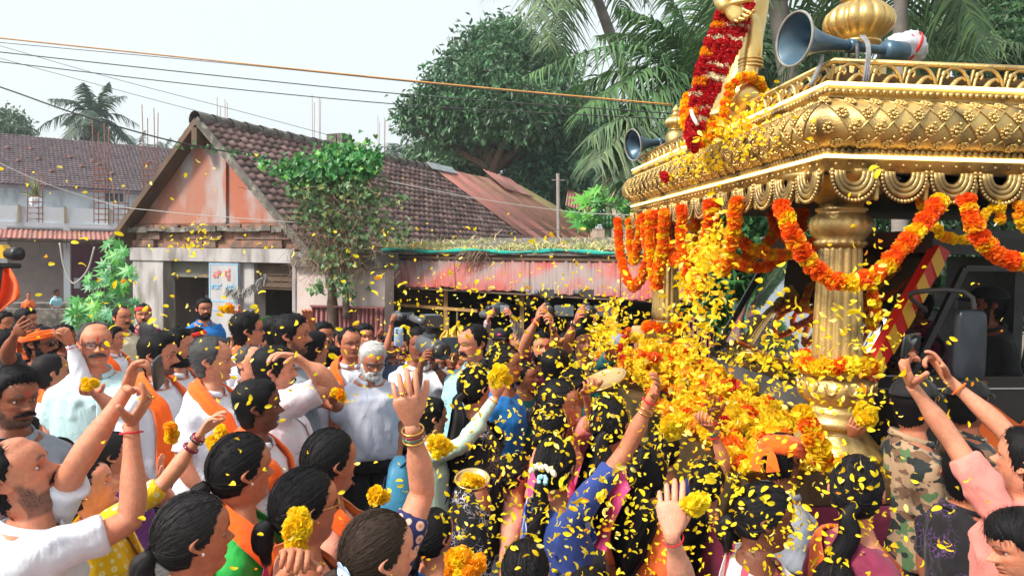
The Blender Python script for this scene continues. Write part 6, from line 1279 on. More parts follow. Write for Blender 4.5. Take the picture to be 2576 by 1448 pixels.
def faceN(side, t_):
    th = t_ * np.pi; n = (-Eu if side else -Ev) * math.sin(th) + Vector((0, 0, 1)) * math.cos(th); return n
nro = 0
for side, Ln in ((1, LS), (0, WF)):
    nP = int(Ln / PITCH); rowt = [.2, .4, .6, .8]
    for i in range(nP):
        for r_, t_ in enumerate(rowt):
            s_ = (i + (.5 if r_ % 2 else 0)) * PITCH - .03
            if s_ > Ln - .03 or nro >= 298 or (side and s_ > 1.5): continue
            o = link('rosette', rod, frieze); o.matrix_parent_inverse = WI(o.parent); o.location = faceP(side, s_, t_, .001); o.rotation_euler = faceN(side, t_).to_track_quat('Z', 'Y').to_euler(); o.scale = (1.15, 1.15, .9); nro += 1
        for s0, d_ in ((i * PITCH - .03, 1), (i * PITCH - .03 + 2 * PITCH, -1)):
            pts = [faceP(side, min(max(s0 + d_ * PITCH * (q / 8 * 2.0) - PITCH * .5 * d_, -.08 * math.sin(np.pi * (.1 + .8 * q / 8))), Ln), .1 + .8 * q / 8, .004) for q in range(9)]; lat_.loft(tube(pts, .0042, 5, up=(0.3, .2, 1)))
        for t_ in (.3, .5, .7): knb.loft(sphere(faceP(side, min(Ln, (i + (.5 if t_ != .5 else 0) + .5) * PITCH + .04 + (.0)), t_, .006), .0075, 6, 4))
o = cb_('lattice', lat_, M_GOLD, frieze); tag(o, kind='stuff'); o = cb_('knobs', knb, M_GOLDB, frieze); tag(o, kind='stuff')
bd = MB()                                                                               # bead and scallop rows
for side, Ln in ((1, LS), (0, WF)):
    for i in range(int(Ln / .030)):
        s_ = i * .030 + .01; q = lambda o_, z_: cp(s_, -o_, z_) if side else cp(-o_, s_, z_)
        bd.loft(sphere(q(.004, zL + .028), (.012, .012, .016), 6, 4)); bd.loft(sphere(q(.004, zU - .026), (.013, .013, .011), 6, 4))
        if i % 2: bd.loft(sphere(q(.014, zL - .03), (.008, .008, .008), 6, 4))
o = cb_('beads', bd, M_GOLD); tag(o, kind='stuff')
# hanging swags and tassels
sw = MB(); t_ = np.linspace(0, np.pi, 17)
for k, (r_, h_, w_) in enumerate(((.100, .125, .011), (.082, .100, .012), (.064, .078, .012), (.047, .058, .011))):
    P = np.stack([-r_ * np.cos(t_), 0 * t_ - .006 - .008 * (3 - k) / 3, -h_ * np.sin(t_) ** .8], -1)
    if k == 0: [sw.loft(sphere(p_, .0095, 6, 5)) for p_ in bez(P, 24)]
    else: sw.loft(tube(P, w_, 7, up=(0, 1, 0)))
P = np.stack([-.098 * np.cos(t_), 0 * t_ + .004, -.118 * np.sin(t_) ** .8], -1); P2 = np.stack([-.045 * np.cos(t_), 0 * t_ + .004, -.05 * np.sin(t_)], -1); sw.loft(np.stack([P, P2, P2 + V3(0, .006, 0), P + V3(0, .006, 0)], 1))
for sx in (-1, 1): sw.loft(sphere((sx * .098, -.006, -.008), (.012, .012, .014), 7, 5))
so = sw.build('swag', M_GOLD); swd = so.data; bpy.data.objects.remove(so)
ta = MB(); ta.loft(lathe([(.004, .0), (.009, -.004), (.012, -.014), (.008, -.022), (.012, -.03), (.018, -.05), (.019, -.062), (.013, -.066), (.0145, -.075), (.012, -.084), (.0135, -.093), (.011, -.102), (.0125, -.111), (.010, -.12), (.004, -.124)], 12, lambda th, i_: 1 + .1 * np.cos(th * 8) * (i_ in (4, 5, 6)))); to = ta.build('tassel', M_GOLD); tad = to.data; bpy.data.objects.remove(to)
SP = .2225; azv, azu = math.atan2(Ev.y, Ev.x), math.atan2(Eu.y, Eu.x)
for side, Ln in ((1, LS * .75), (0, WF)):
    for i in range(int(Ln / SP)):
        s_ = .125 + i * SP
        for nm, dd, dt_ in (('swag', swd, 0), ('tassel', tad, SP / 2 - .005)):
            o = link(nm, dd, can); o.matrix_parent_inverse = WI(o.parent); o.location = (cp(s_ + dt_, .002, zL - .055) if side else cp(.002, s_ + dt_, zL - .055)); o.rotation_euler = (0, 0, azv if side else azu + np.pi); o.scale = (1, 1, 1)
# gallery of scrolls with a rail
sc = MB()
def sct(pts, r0, r1, n=18): P = bez([(x, 0, z) for x, z in pts], n); sc.loft(tube(P, np.stack([np.linspace(r0, r1, n) * 1.1, np.linspace(r0, r1, n) * .8], -1), 7, up=(0, 1, 0)))
sct([(.0, .0), (.012, .055), (.05, .092), (.095, .088), (.125, .055), (.142, .015), (.15, .0)], .008, .010); sct([(.012, .055), (.018, .075), (.035, .074), (.040, .058), (.03, .048)], .010, .007, 12)
sct([(.048, .0), (.062, .022), (.085, .045), (.108, .052), (.120, .040)], .017, .007, 14); sct([(.095, .0), (.108, .012), (.124, .016), (.134, .008)], .012, .006, 9); sct([(.142, .02), (.150, .06), (.156, .09)], .004, .009, 9)
sco = sc.build('scroll', M_GOLD); scd = sco.data; bpy.data.objects.remove(sco)
zB = zU + .012
for side, Ln in ((1, LS), (0, WF)):
    for i in range(int((Ln - .1) / .157)):
        s_ = .07 + i * .157; o = link('scroll', scd, can); o.matrix_parent_inverse = WI(o.parent); o.location = cp(s_, .06, zB) if side else cp(.06, s_ + .15, zB); o.rotation_euler = (0, 0, azv if side else azu + np.pi)
mb = MB(); mb.loft(tube([cp(.06, WF, zB + .105), cp(.06, .06, zB + .105), cp(LS, .06, zB + .105)], .0135, 8)); cb_('rail', mb, M_GOLD)
mb = MB(); mb.prism([cp(.10, .10, zU - .02), cp(LS, .10, zU - .02), cp(LS, WF - .05, zU - .02), cp(.10, WF - .05, zU - .02)], (0, 0, .10)); cb_('roof', mb, M_GOLDD)
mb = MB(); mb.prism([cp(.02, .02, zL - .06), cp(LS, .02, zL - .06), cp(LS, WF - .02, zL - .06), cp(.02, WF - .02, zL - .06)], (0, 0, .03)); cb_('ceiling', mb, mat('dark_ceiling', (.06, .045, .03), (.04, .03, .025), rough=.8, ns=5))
def pillar(c, sc_=1.):
    base = c.z; z = lambda y: base + y
    def k_(name, prof, seg, fl=None, m_=M_GOLD):
        mb = MB(); mb.loft(lathe(prof, seg, fl) + V3(c.x, c.y, 0)); return cb_(name, mb, m_)
    zs0, zs1 = 1.72, 2.285
    n_ = 20; t_ = np.linspace(0, 1, n_); k_('shaft', [(.113 - .019 * q, zs0 + (zs1 - zs0) * q) for q in t_], 112, lambda th, i_: 1 - .085 * np.abs(np.sin(th * 8)) ** 3 * 1.0)
    k_('capital', [(.098, 2.27), (.112, 2.285), (.112, 2.297), (.102, 2.305), (.118, 2.325), (.130, 2.35), (.133, 2.375), (.124, 2.405), (.108, 2.42), (.10, 2.43), (.112, 2.437), (.113, 2.448), (.095, 2.455), (.092, 2.475)], 96, lambda th, i_: 1 + (.045 * np.abs(np.sin(th * 10)) ** .5 if 3 < i_ < 9 else .03 * np.sin(th * 20) if i_ < 3 else 0))
    k_('bracket', [(.094, 2.47), (.14, 2.50), (.20, 2.555), (.235, 2.585), (.24, 2.60)], 4 * 12, lambda th, i_: 1 + .10 * np.cos(th * 4), M_GOLD)
    k_('base', [(.115, 1.722), (.122, 1.705), (.118, 1.69), (.132, 1.675), (.160, 1.65), (.166, 1.62), (.155, 1.585), (.128, 1.56), (.118, 1.545), (.13, 1.538), (.14, 1.52), (.13, 1.50), (.142, 1.49), (.155, 1.47), (.142, 1.45), (.128, 1.44), (.15, 1.41), (.19, 1.36), (.205, 1.33), (.205, 1.30)], 96, lambda th, i_: 1 + (.055 * np.abs(np.sin(th * 6)) ** .6 - .02 if 3 < i_ < 8 else .04 * np.abs(np.sin(th * 6)) if i_ > 14 else 0))
    mb = MB()
    for i in range(12):
        a_ = i * 2 * np.pi / 12; q = V3(c.x + .158 * math.cos(a_), c.y + .158 * math.sin(a_), 1.635); u_ = np.linspace(0, np.pi, 9); sd = V3(-math.sin(a_), math.cos(a_), 0); rd = V3(math.cos(a_), math.sin(a_), 0)
        mb.loft(tube(q + sd * (.026 * np.cos(u_))[:, None] + V3(0, 0, 1) * (.028 - .05 * np.sin(u_))[:, None] + rd * .008, .008, 6))
    o = cb_('petal_ring', mb, M_GOLDB); tag(o, kind='stuff')
pil = [cp(.22, .25, 0), cp(.22, WF - .27, 0), cp(3.2, .25, 0)]
for q in pil: pillar(q)
mb = MB(); mb.prism([cp(-.05, .0, 1.16), cp(.62, .0, 1.16), cp(.62, WF, 1.16), cp(-.05, WF, 1.16)], (0, 0, .14)); cb_('deck', mb, M_GOLDD)
mb = MB(); mb.prism([cp(-.05, .0, .3), cp(.5, .0, .3), cp(.5, WF, .3), cp(-.05, WF, .3)], (0, 0, .85)); cb_('skirt', mb, M_MAROON)
# domes and corner finials on the roof
def dome(c, r_, nm, m_=M_GOLDB):
    pr = [(.45, -.62), (.62, -.60), (.62, -.52), (.40, -.50), (.46, -.44), (.72, -.36), (.94, -.16), (1.0, .06), (.92, .30), (.70, .50), (.48, .60), (.40, .66), (.52, .70), (.52, .76), (.34, .80), (.24, 1.0), (.36, 1.12), (.30, 1.3), (.12, 1.5), (.03, 1.7)]
    mb = MB(); mb.loft(lathe([(a * r_, b * r_) for a, b in pr], 112, lambda th, i_: 1 - .11 * (1 - np.abs(np.sin(th * 8)) ** .45) * (4 < i_ < 11)) + np.array(c)); return cb_(nm, mb, m_)
cD = at(2160, 62, 3.95); dome(cD, .183, 'dome'); mb = MB(); mb.loft(lathe([(.24, 0), (.24, .05), (.19, .07), (.19, .12), (.14, .15), (.14, .22)], 24) + V3(cD.x, cD.y, zU + .07)); cb_('dome_base', mb, M_GOLD)
c = at(1700, 310, 5.95); dome(c, .09, 'finial'); mb = MB(); mb.loft(lathe([(.08, -.25), (.08, -.1), (.05, -.05)], 16) + np.array(c)); cb_('finial_base', mb, M_GOLD)
# ---------------------------------------------------------------- the truck
trk = empty('decorated_truck', cp(1.5, 1.55, 0)); tag(trk, 'black truck with orange flame decals and striped windscreen post under the canopy', 'truck'); ti = Matrix.Translation(-trk.location)
def tk_(name, mb, m, par=None):
    o = mb.build(name, m, par or trk); o.matrix_parent_inverse = WI(o.parent); return o
b0, b1, aF, aT = .58, 2.55, .50, .96; zS, zT = 1.50, 2.26
mb = MB(); mb.prism([cp(aF - .06, b0, .45), cp(aF - .06, b0, 1.34), cp(aF, b0, zS), cp(aF + .3, b0, zS), cp(aF + .3, b0, .45)], Eu * (b1 - b0)); tk_('front_body', mb, M_BLACKM)
mb = MB(); mb.prism([cp(aF - .075, b0 + .1, 1.36), cp(aF - .025, b0 + .1, 1.47), cp(aF + .02, b0 + .1, 1.47), cp(aF, b0 + .1, 1.36)], Eu * (b1 - b0 - .2)); tk_('front_panel', mb, mat('grey_trim', (.07, .075, .085), (.05, .052, .06), rough=.4, ns=6))
mb = MB(); [beam(mb, cp(aF - .075, b0 + .3, z_), cp(aF - .075, b1 - .3, z_), .03, .02) for z_ in (1.29, 1.22, 1.15, 1.08)]; tk_('grille', mb, M_DKMET)
mb = MB(); q0, q1, q2, q3 = cp(aF + .03, b0 + .05, zS + .01), cp(aF + .03, b1 - .05, zS + .01), cp(aT, b1 - .06, zT), cp(aT, b0 + .06, zT); gn = Vector(q1 - q0).cross(q3 - q0).normalized(); gn = gn if gn.x < 0 else -gn; G = np.array([[np.array(q0.lerp(q1, u_).lerp(q3.lerp(q2, u_), v_) + gn * (.16 * math.sin(np.pi * u_) ** .7 * (.5 + .5 * math.sin(np.pi * v_)))) for u_ in np.linspace(0, 1, 21)] for v_ in np.linspace(0, 1, 11)]); mb.loft(np.concatenate([G, G[:, ::-1] + np.array(Ev) * .012], 1)); tk_('windscreen', mb, M_GLASS)
mb = MB(); beam(mb, cp(aF + .01, b1 - .02, zS), cp(aT - .01, b1 - .03, zT + .02), .025, .035); beam(mb, cp(aF + .01, b0, zS), cp(aF + .01, b1, zS), .05, .04); beam(mb, cp(aT, b0, zT + .03), cp(aT, b1, zT + .03), .07, .06); tk_('windscreen_frame', mb, M_BLACKM)
A_, B_ = cp(aF + .0, b0 - .01, zS), cp(aT - .02, b0 - .01, zT + .02); mb = MB(); beam(mb, A_, B_, .075, .07); ap = tk_('windscreen_post', mb, mat('red_gloss', (.60, .015, .01), rough=.3))
for i in range(6):
    f = (i + .2) / 6; mb = MB(); d_ = (B_ - A_); w_ = d_.normalized(); side = Vector((w_.z, 0, -w_.x)); n_ = -Eu * .0425; p0, p1 = A_ + d_ * f, A_ + d_ * (f + .085); q = [p0 - side * .036 + w_ * .03, p0 + side * .036 - w_ * .03, p1 + side * .036 - w_ * .03, p1 - side * .036 + w_ * .03]; mb.prism([v - Eu * .039 for v in q], -Eu * .006); tk_('stripe', mb, mat('yellow_gloss', (.75, .40, .03), rough=.35), ap)
for f0, f1 in ((.25, .45), (.6, .82)):
    mb = MB(); p0 = cp(aF - .01, b0 + (b1 - b0) * f0, zS + .03); p1 = cp(aF + .06, b0 + (b1 - b0) * f1, zS + .10); beam(mb, p0, p1, .012, .012); beam(mb, p0 + Vector((0, 0, .01)) , p1 + Eu * -.2 + Vector((0, 0, .03)), .016, .02); tk_('wiper', mb, M_BLACKP)
for b_ in (b0 + .2, b1 - .12):
    mb = MB(); ax_ = -Ev; P = [cp(aF - .03, b_, 1.36) + ax_ * o_ for o_ in (0, .05, .07, .075)]; mb.loft(tube(P, np.array([.10, .10, .085, .03]), 16)); tk_('headlight', mb, mat('headlight', (.75, .77, .80), rough=.08, metal=.9))
    mb = MB(); P = [cp(aF - .02, b_ + .02, 1.22) + ax_ * o_ for o_ in (0, .06, .075)]; mb.loft(tube(P, np.array([.05, .05, .02]), 12)); tk_('indicator', mb, mat('amber', (.8, .30, .02), rough=.15))
zd = 1.62
mb = MB(); mb.prism([cp(aF + .02, b0, .5), cp(2.6, b0, .5), cp(2.6, b0, zd), cp(aF + .09, b0, zd), cp(aF, b0, zS)], Eu * .05); dr = tk_('door', mb, M_BLACKM)
mb = MB(); mb.prism([cp(aF + .3, b1 - .05, .5), cp(2.6, b1 - .05, .5), cp(2.6, b1 - .05, zd), cp(aF + .3, b1 - .05, zd)], Eu * .05); tk_('door', mb, M_BLACKM)
mb = MB(); beam(mb, cp(1.9, b0 + .02, zd), cp(1.95, b0 + .02, zT + .04), .10, .06); beam(mb, cp(aT - .06, b0 + .02, zT + .03), cp(2.6, b0 + .02, zT + .05), .05, .08); beam(mb, cp(aF + .32, b0 - .005, zd + .02), cp(aT + .12, b0 - .005, zT - .08), .03, .03); beam(mb, cp(aT + .12, b0 - .005, zT - .08), cp(1.9, b0 - .005, zT - .07), .03, .03); tk_('window_frame', mb, M_BLACKP)
mb = MB(); beam(mb, cp(aF + .1, b0 - .012, zd - .06), cp(2.6, b0 - .012, zd - .06), .012, .008); tk_('chrome_strip', mb, M_SILVER, dr)
mb = MB(); mb.prism([cp(aT - .02, b0, zT + .02), cp(2.7, b0, zT + .02), cp(2.7, b1, zT + .02), cp(aT - .02, b1, zT + .02)], (0, 0, .10)); tk_('cab_roof', mb, M_BLACKM)
mb = MB(); mb.prism([cp(2.35, b0 + .06, .6), cp(2.42, b0 + .06, .6), cp(2.42, b0 + .06, zT), cp(2.35, b0 + .06, zT)], Eu * .75); mb.prism([cp(2.35, b1 - .8, .6), cp(2.42, b1 - .8, .6), cp(2.42, b1 - .8, zT), cp(2.35, b1 - .8, zT)], Eu * .7); mb.prism([cp(aF + .1, b0 + .06, .9), cp(2.4, b0 + .06, .9), cp(2.4, b1 - .06, .9), cp(aF + .1, b1 - .06, .9)], (0, 0, .04)); tk_('cab_wall', mb, M_DKMET)
for b_ in (b0 + .45, b1 - .45):
    mb = MB(); mb.loft(tube(bez([cp(1.95, b_, 1.2), cp(2.02, b_, 1.5), cp(2.08, b_, 1.85)], 8), np.array([[.08, .26]] * 7 + [[.05, .2]]), 14, up=tuple(Ev))); mb.loft(tube([cp(1.35, b_, 1.2), cp(1.5, b_, 1.26), cp(2.0, b_, 1.24)], np.array([[.06, .22], [.09, .26], [.08, .26]]), 14)); mb.loft(tube([cp(2.09, b_, 1.88), cp(2.11, b_, 2.02)], np.array([[.05, .13], [.04, .11]]), 12, up=tuple(Ev))); tk_('seat', mb, mat('grey_seat', (.30, .31, .33), (.24, .25, .27), rough=.85, ns=20))
mb = MB(); c = cp(1.12, b0 + .45, 1.62); u_ = np.linspace(0, 2*np.pi, 25); ax_ = Vector((-.75, 0, .66)); x_ = Eu; y_ = ax_.cross(x_); mb.loft(tube([c + x_ * .2 * math.cos(q) + y_ * .2 * math.sin(q) for q in u_], .014, 8), cap=False); beam(mb, c - x_ * .2, c + x_ * .2, .03, .015); beam(mb, c, c - ax_ * .35 * -1 * -1, .04, .04); tk_('steering_wheel', mb, M_BLACKP)
mb = MB(); mb.prism([cp(aF + .1, b0 + .08, 1.25), cp(aF + .1, b0 + .08, zS), cp(aF + .42, b0 + .08, 1.55), cp(aF + .48, b0 + .08, 1.25)], Eu * (b1 - b0 - .16)); tk_('dashboard', mb, M_BLACKP)
mir = at(2440, 868, 3.45); mb = MB(); P = [mir + Eu * o_ for o_ in (-.02, -.012, .03, .04)]; rr = np.array([[.155, .065], [.17, .075], [.165, .07], [.10, .04]]); th = np.linspace(0, 2*np.pi, 20, endpoint=False); sq = lambda v: np.sign(v) * np.abs(v) ** .35
rings = [np.array(p_) + np.array(Ev) * (sq(np.cos(th)) * r_[1])[:, None] + V3(0, 0, 1) * (sq(np.sin(th)) * r_[0])[:, None] for p_, r_ in zip(P, rr)]; mb.loft(np.array(rings)); mo = tk_('mirror', mb, mat('dark_mirror_shell', (.028, .036, .05), (.02, .026, .036), rough=.3, ns=8))
mb = MB(); mb.loft(tube(bez([cp(aT - .1, b0 - .03, zT - .3), mir + Vector((-.22, .1, .24)), mir + Vector((0, .02, .24)), mir + Vector((.0, .03, -.05))], 14), .012, 7)); tk_('mirror_arm', mb, M_DKMET, mo)
M_FLAME = mat('flame_decal', (.80, .10, .01), (.85, .16, .02), rough=.4, ns=6)
for x0, y0, sc_ in ((1.02, 1.30, 1.), (1.35, 1.25, 1.), (1.75, 1.05, 1.2), (2.1, 1.3, 1.), (1.05, 1.0, .8)):
    u_ = np.linspace(0, 1, 12); up_ = np.stack([u_ * .62, .16 * np.sin(u_ * 3.0) + .08 * np.sin(u_ * 7)], -1); lo_ = np.stack([u_ * .62, -.10 * np.sin(u_ * 2.6) + .03 * np.sin(u_ * 9)], -1); mb = MB(); V = [tuple(cp(x0 + a_ * sc_, b0 - .006, y0 + b_ * sc_)) for a_, b_ in np.vstack([up_, lo_[::-1]])]; n_ = 24; Q = [[i, i + 1, n_ - 2 - i, n_ - 1 - i] for i in range(11)]; mb.add(V, Q, None, None, 0, False); mb.add(np.array(V) + np.array(Eu) * .004, Q, None, None, 0, False); tk_('flame_decal', mb, M_FLAME, dr)
for a_ in (.95, 2.9):
    for b_ in (b0 + .02, b1 - .2):
        mb = MB(); P = [cp(a_, b_ + o_, .42) for o_ in (0, .02, .18, .2)]; mb.loft(tube(P, np.array([.36, .42, .42, .36]), 24)); mb.loft(tube([cp(a_, b_ - .01, .42), cp(a_, b_ + .05, .42)], .2, 16)); tk_('wheel', mb, mat('tyre', (.025, .025, .025), rough=.9))
# ---------------------------------------------------------------- loudspeakers
M_HORN = mat('blue_grey_horn', (.055, .12, .18), (.04, .085, .13), rough=.35, metal=.35, ns=4, c3=(.16, .22, .27), ns3=3, lo3=.55, hi3=.8, rvar=.1)
def horn(lb, mouth, tail, R_, L_):
    m0, t0 = Vector(mouth), Vector(tail); ax_ = (t0 - m0).normalized(); L_ = (t0 - m0).length; o0 = empty('horn_loudspeaker', m0); tag(o0, lb, 'loudspeaker', 'horn loudspeakers on the canopy'); inv = Matrix.Translation(-m0)
    s_ = np.linspace(0, 1, 16); rad = R_ * (.16 + .84 * np.exp(-s_ * 5.2)) * 1.0; rad[0] = R_; mb = MB(); P = np.array([m0 + ax_ * L_ * q for q in s_]); out = tube(P, rad, 36); inn = tube(P + np.array(ax_) * .006, rad - .006, 36)[::-1]; mb.loft(np.concatenate([inn, out]), cap=False)
    o = mb.build('bell', M_HORN, o0); o.matrix_parent_inverse = WI(o.parent); mb = MB(); th = np.linspace(0, 2*np.pi, 37); T, A, B = frames(P); mb.loft(tube(P[0] + (A[0][None] * np.cos(th)[:, None] + B[0][None] * np.sin(th)[:, None]) * R_, .006, 8, up=tuple(ax_)), cap=False); o = mb.build('rim', mat('horn_rim', (.25, .28, .28), (.18, .15, .11), rough=.5, ns=14), o0); o.matrix_parent_inverse = WI(o.parent)
    mb = MB(); mb.loft(tube([m0 + ax_ * L_ * .55, m0 + ax_ * L_ * .63], R_ * .28, 16)); mb.loft(tube([m0 + ax_ * L_ * .93, m0 + ax_ * L_ * .95, m0 + ax_ * L_ * 1.15, m0 + ax_ * L_ * 1.18], np.array([.2, .42, .42, .2]) * R_, 20)); o = mb.build('driver_unit', M_HORN, o0); o.matrix_parent_inverse = WI(o.parent)
    mb = MB(); p_ = m0 + ax_ * L_ * .6; mb.loft(tube(bez([p_ + Vector((0, -.04, .0)), p_ + Vector((0, -.05, -.08)), p_ + Vector((0, .0, -.19))], 8), .010, 6)); mb.loft(tube(bez([p_ + Vector((0, .04, .0)), p_ + Vector((0, .05, -.08)), p_ + Vector((0, .0, -.19))], 8), .010, 6)); o = mb.build('bracket', M_DKMET, o0); o.matrix_parent_inverse = WI(o.parent)
    return o0
horn('large blue grey horn loudspeaker tied beside the golden dome', at(1998, 98, 3.15), at(2238, 128, 3.32), .112, .6)
horn('smaller looking horn loudspeaker at the far canopy corner', at(1592, 364, 6.0), at(1705, 352, 6.15), .125, .6)
wb = MB(); c = at(2278, 120, 3.5); sp_s = sphere((0, 0, 0), (.098, .08, .075), 26, 18); sp_s = sp_s * (1 + wob(sp_s, .10, 60, 3)[..., None] + wob(sp_s, .06, 130, 4)[..., None]); wb.loft(sp_s + np.array(c)); tag(wb.build('wrapped_bundle', mat('white_plastic_bag', (.62, .66, .72), (.50, .54, .60), rough=.25, ns=20, trans=.2)), 'speaker driver wrapped in white plastic with red tape', 'bundle')
for k, (dx, dz) in enumerate(((-.015, 0), (.03, .0))): mb = MB(); u_ = np.linspace(0, 2*np.pi, 30); P = np.stack([dx + .05 * np.sin(u_) * .5 + 0*u_, .080 * np.cos(u_), .068 * np.sin(u_)], -1); mb.loft(flat_tube(np.array(c) + P, P, .008, .002, 8), cap=False); tag(mb.build('red_tape', M_RED), ('red tape band slanting round the white plastic bundle, left one', 'red tape band round the right end of the plastic bundle')[k], 'tape')
mb = MB(); [mb.loft(tube(bez([at(2165 + k * 5, 90, 3.3), at(2182 + k * 3, 130, 3.12), at(2172 + k * 6, 205, 3.1)], 12), .006, 6)) for k in range(3)]; mb.loft(tube(bez([at(2068, 140, 3.2), at(2060, 170, 3.1), at(2040, 215, 3.1)], 10), .010, 6)); tag(mb.build('rope_tie', mat('grey_rope', (.24, .24, .25), (.17, .17, .18), rough=.9, ns=30)), 'grey ropes tying the large loudspeaker to the canopy rail', 'rope')
# ---------------------------------------------------------------- flowers
def flower(nm, cols, n=64, r_=.03, ps=.012, core=.62, flat=.75, seed=1):
    g = np.random.default_rng(seed); mb = MB(); i = np.arange(n) + .5; ph = np.arccos(1 - 2 * i / n); th = np.pi * (1 + 5 ** .5) * i; d = np.stack([np.cos(th)*np.sin(ph), np.sin(th)*np.sin(ph), np.cos(ph)], -1); d = nrm(d + g.normal(size=d.shape) * .12)
    mb.loft(sphere((0, 0, 0), (r_ * core, r_ * core, r_ * core * flat), 8, 6), np.asarray(cols) * .8)
    sdv = nrm(np.cross(d, g.normal(size=d.shape))); up = np.cross(sdv, d); b = d * r_ * .5; tip = d * r_ * g.uniform(.9, 1.12, (n, 1)); V = np.stack([b - sdv * ps * .4, b + sdv * ps * .4, tip + sdv * ps + up * ps * .35, tip + up * ps * .6, tip - sdv * ps + up * ps * .35], 1)
    V[..., 2] *= flat; q = np.arange(n)[:, None, None] * 5; Q = (q + np.array([[[0, 1, 2, 3]]])).reshape(-1, 4); T = (q + np.array([[[0, 3, 4]]])).reshape(-1, 3); c = np.repeat(np.asarray(cols) * g.uniform(.8, 1.15, (n, 1)) * V3(1, 1, 1), 5, 0); mb.add(V.reshape(-1, 3), Q, T, np.clip(c, 0, 1), 0, False); return mb
M_FLW = leafmat('flower_petal', (1, 1, 1), .45, .55)
OR_, YE_, RD_, WH_, MX_ = V3(1., .20, .004), V3(1., .68, .008), V3(.62, .004, .012), V3(.92, .84, .60), V3(1., .42, .004)
FL = {}
for nm, c_, kw in (('orange', OR_, {}), ('deep', V3(.92, .12, .004), {}), ('yellow', YE_, {}), ('gold', MX_, {}), ('red', RD_, dict(ps=.010, core=.8, n=54)), ('white', WH_, dict(core=.5, n=46, ps=.009)), ('lemon', V3(1., .78, .02), {})):
    FL[nm] = []
    for v in range(2):
        o = flower(nm, c_, seed=v + 3, **kw).build('flower', M_FLW); FL[nm].append(o.data); bpy.data.objects.remove(o)
def garland(lb, pts, seq, step=.025, size=.033, cat='garland', grp=None, jit=.15, limit=290, smooth=True, end=None):
    """flowers threaded one by one along a path; seq gives the kind at a distance"""
    P = bez(pts, 200) if smooth else np.array([list(q) for q in pts]); L = np.concatenate([[0], np.cumsum(np.linalg.norm(np.diff(P, axis=0), axis=1))]); n_ = int(L[-1] / step)
    o0 = empty('flower_garland', Vector(P[0])); tag(o0, lb, cat, grp); inv = Matrix.Translation(-o0.location); T = nrm(np.gradient(P, axis=0))
    sb = MB(); sb.loft(tube(P[::8], .003, 5)); q = sb.build('thread', MATS['dry_grass'], o0); q.matrix_parent_inverse = WI(q.parent)
    for i in range(min(n_, limit)):
        l_ = (i + .5) * step; p = V3(*[np.interp(l_, L, P[:, k]) for k in range(3)]); t_ = V3(*[np.interp(l_, L, T[:, k]) for k in range(3)]); kd = seq(l_, i); o = link('flower', FL[kd][int(rng.integers(2))], o0); o.matrix_parent_inverse = WI(o.parent); o.location = p + rng.normal(size=3) * .003
        qt = Vector(t_ + rng.normal(size=3) * jit).to_track_quat('Z', 'Y'); o.rotation_mode = 'QUATERNION'; o.rotation_quaternion = qt; s_ = size / .03 * rng.uniform(.88, 1.12); o.scale = (s_, s_, s_)
    return o0
def band(pat): return lambda l_, i: pat[int(i) % len(pat)] if rng.random() > .08 else random.choice(pat)
PT = ['deep', 'orange', 'deep', 'orange', 'yellow', 'gold']
d0 = 3.03
garland('thick orange and yellow marigold garland swagged across the near pillar', [at(1962, 512, 3.08), at(1985, 570, d0), at(2030, 650, d0), at(2085, 698, d0), at(2140, 708, 3.0), at(2200, 690, d0), at(2270, 620, d0), at(2330, 550, 3.06), at(2372, 500, 3.1)], band(['deep', 'orange', 'deep', 'yellow', 'yellow', 'orange', 'deep', 'orange', 'gold']), .021, .036, grp='marigold swags round the canopy')
garland('thick orange marigold garland hanging down at the right edge', [at(2430, 495, 3.1), at(2450, 560, 3.06), at(2490, 625, 3.06), at(2545, 655, 3.06), at(2620, 650, 3.1), at(2680, 600, 3.1)], band(['deep', 'orange', 'yellow', 'deep', 'orange', 'orange', 'gold', 'deep']), .021, .036, grp='marigold swags round the canopy')
for lb, pts in (('thin yellow marigold string looping right of the near pillar', [at(2310, 500, 3.2), at(2330, 545, 3.2), at(2370, 590, 3.2), at(2420, 605, 3.2), at(2460, 580, 3.2), at(2480, 535, 3.2), at(2530, 505, 3.2)]), ('thin yellow marigold string near the right edge', [at(2505, 500, 3.2), at(2520, 540, 3.2), at(2500, 570, 3.2)]), ('thin yellow marigold string ending at the frame edge', [at(2560, 505, 3.2), at(2570, 560, 3.2), at(2600, 590, 3.2)])):
    garland(lb, pts, lambda l_, i: 'gold' if rng.random() < .4 else 'yellow', .024, .022, grp='thin yellow strings under the canopy', jit=.5)
ang_ = np.linspace(0, 2*np.pi, 60); c = pil[0]
garland('marigold ring tied round the foot of the near pillar', [(c.x + .148 * math.cos(q), c.y + .148 * math.sin(q), 1.735 + .012 * math.sin(q * 3)) for q in ang_], band(['yellow', 'orange', 'deep', 'yellow', 'lemon', 'yellow', 'gold']), .022, .038)
garland('yellow marigold strand hanging behind the near pillar', [at(2185, 700, 3.4), at(2200, 760, 3.42), at(2192, 830, 3.45)], band(['gold', 'yellow', 'gold', 'orange']), .022, .026)
c = pil[1]; garland('orange marigold ring tied round the foot of the far pillar', [(c.x + .15 * math.cos(q), c.y + .15 * math.sin(q), 1.66) for q in ang_], band(['orange', 'orange', 'gold']), .028, .045)
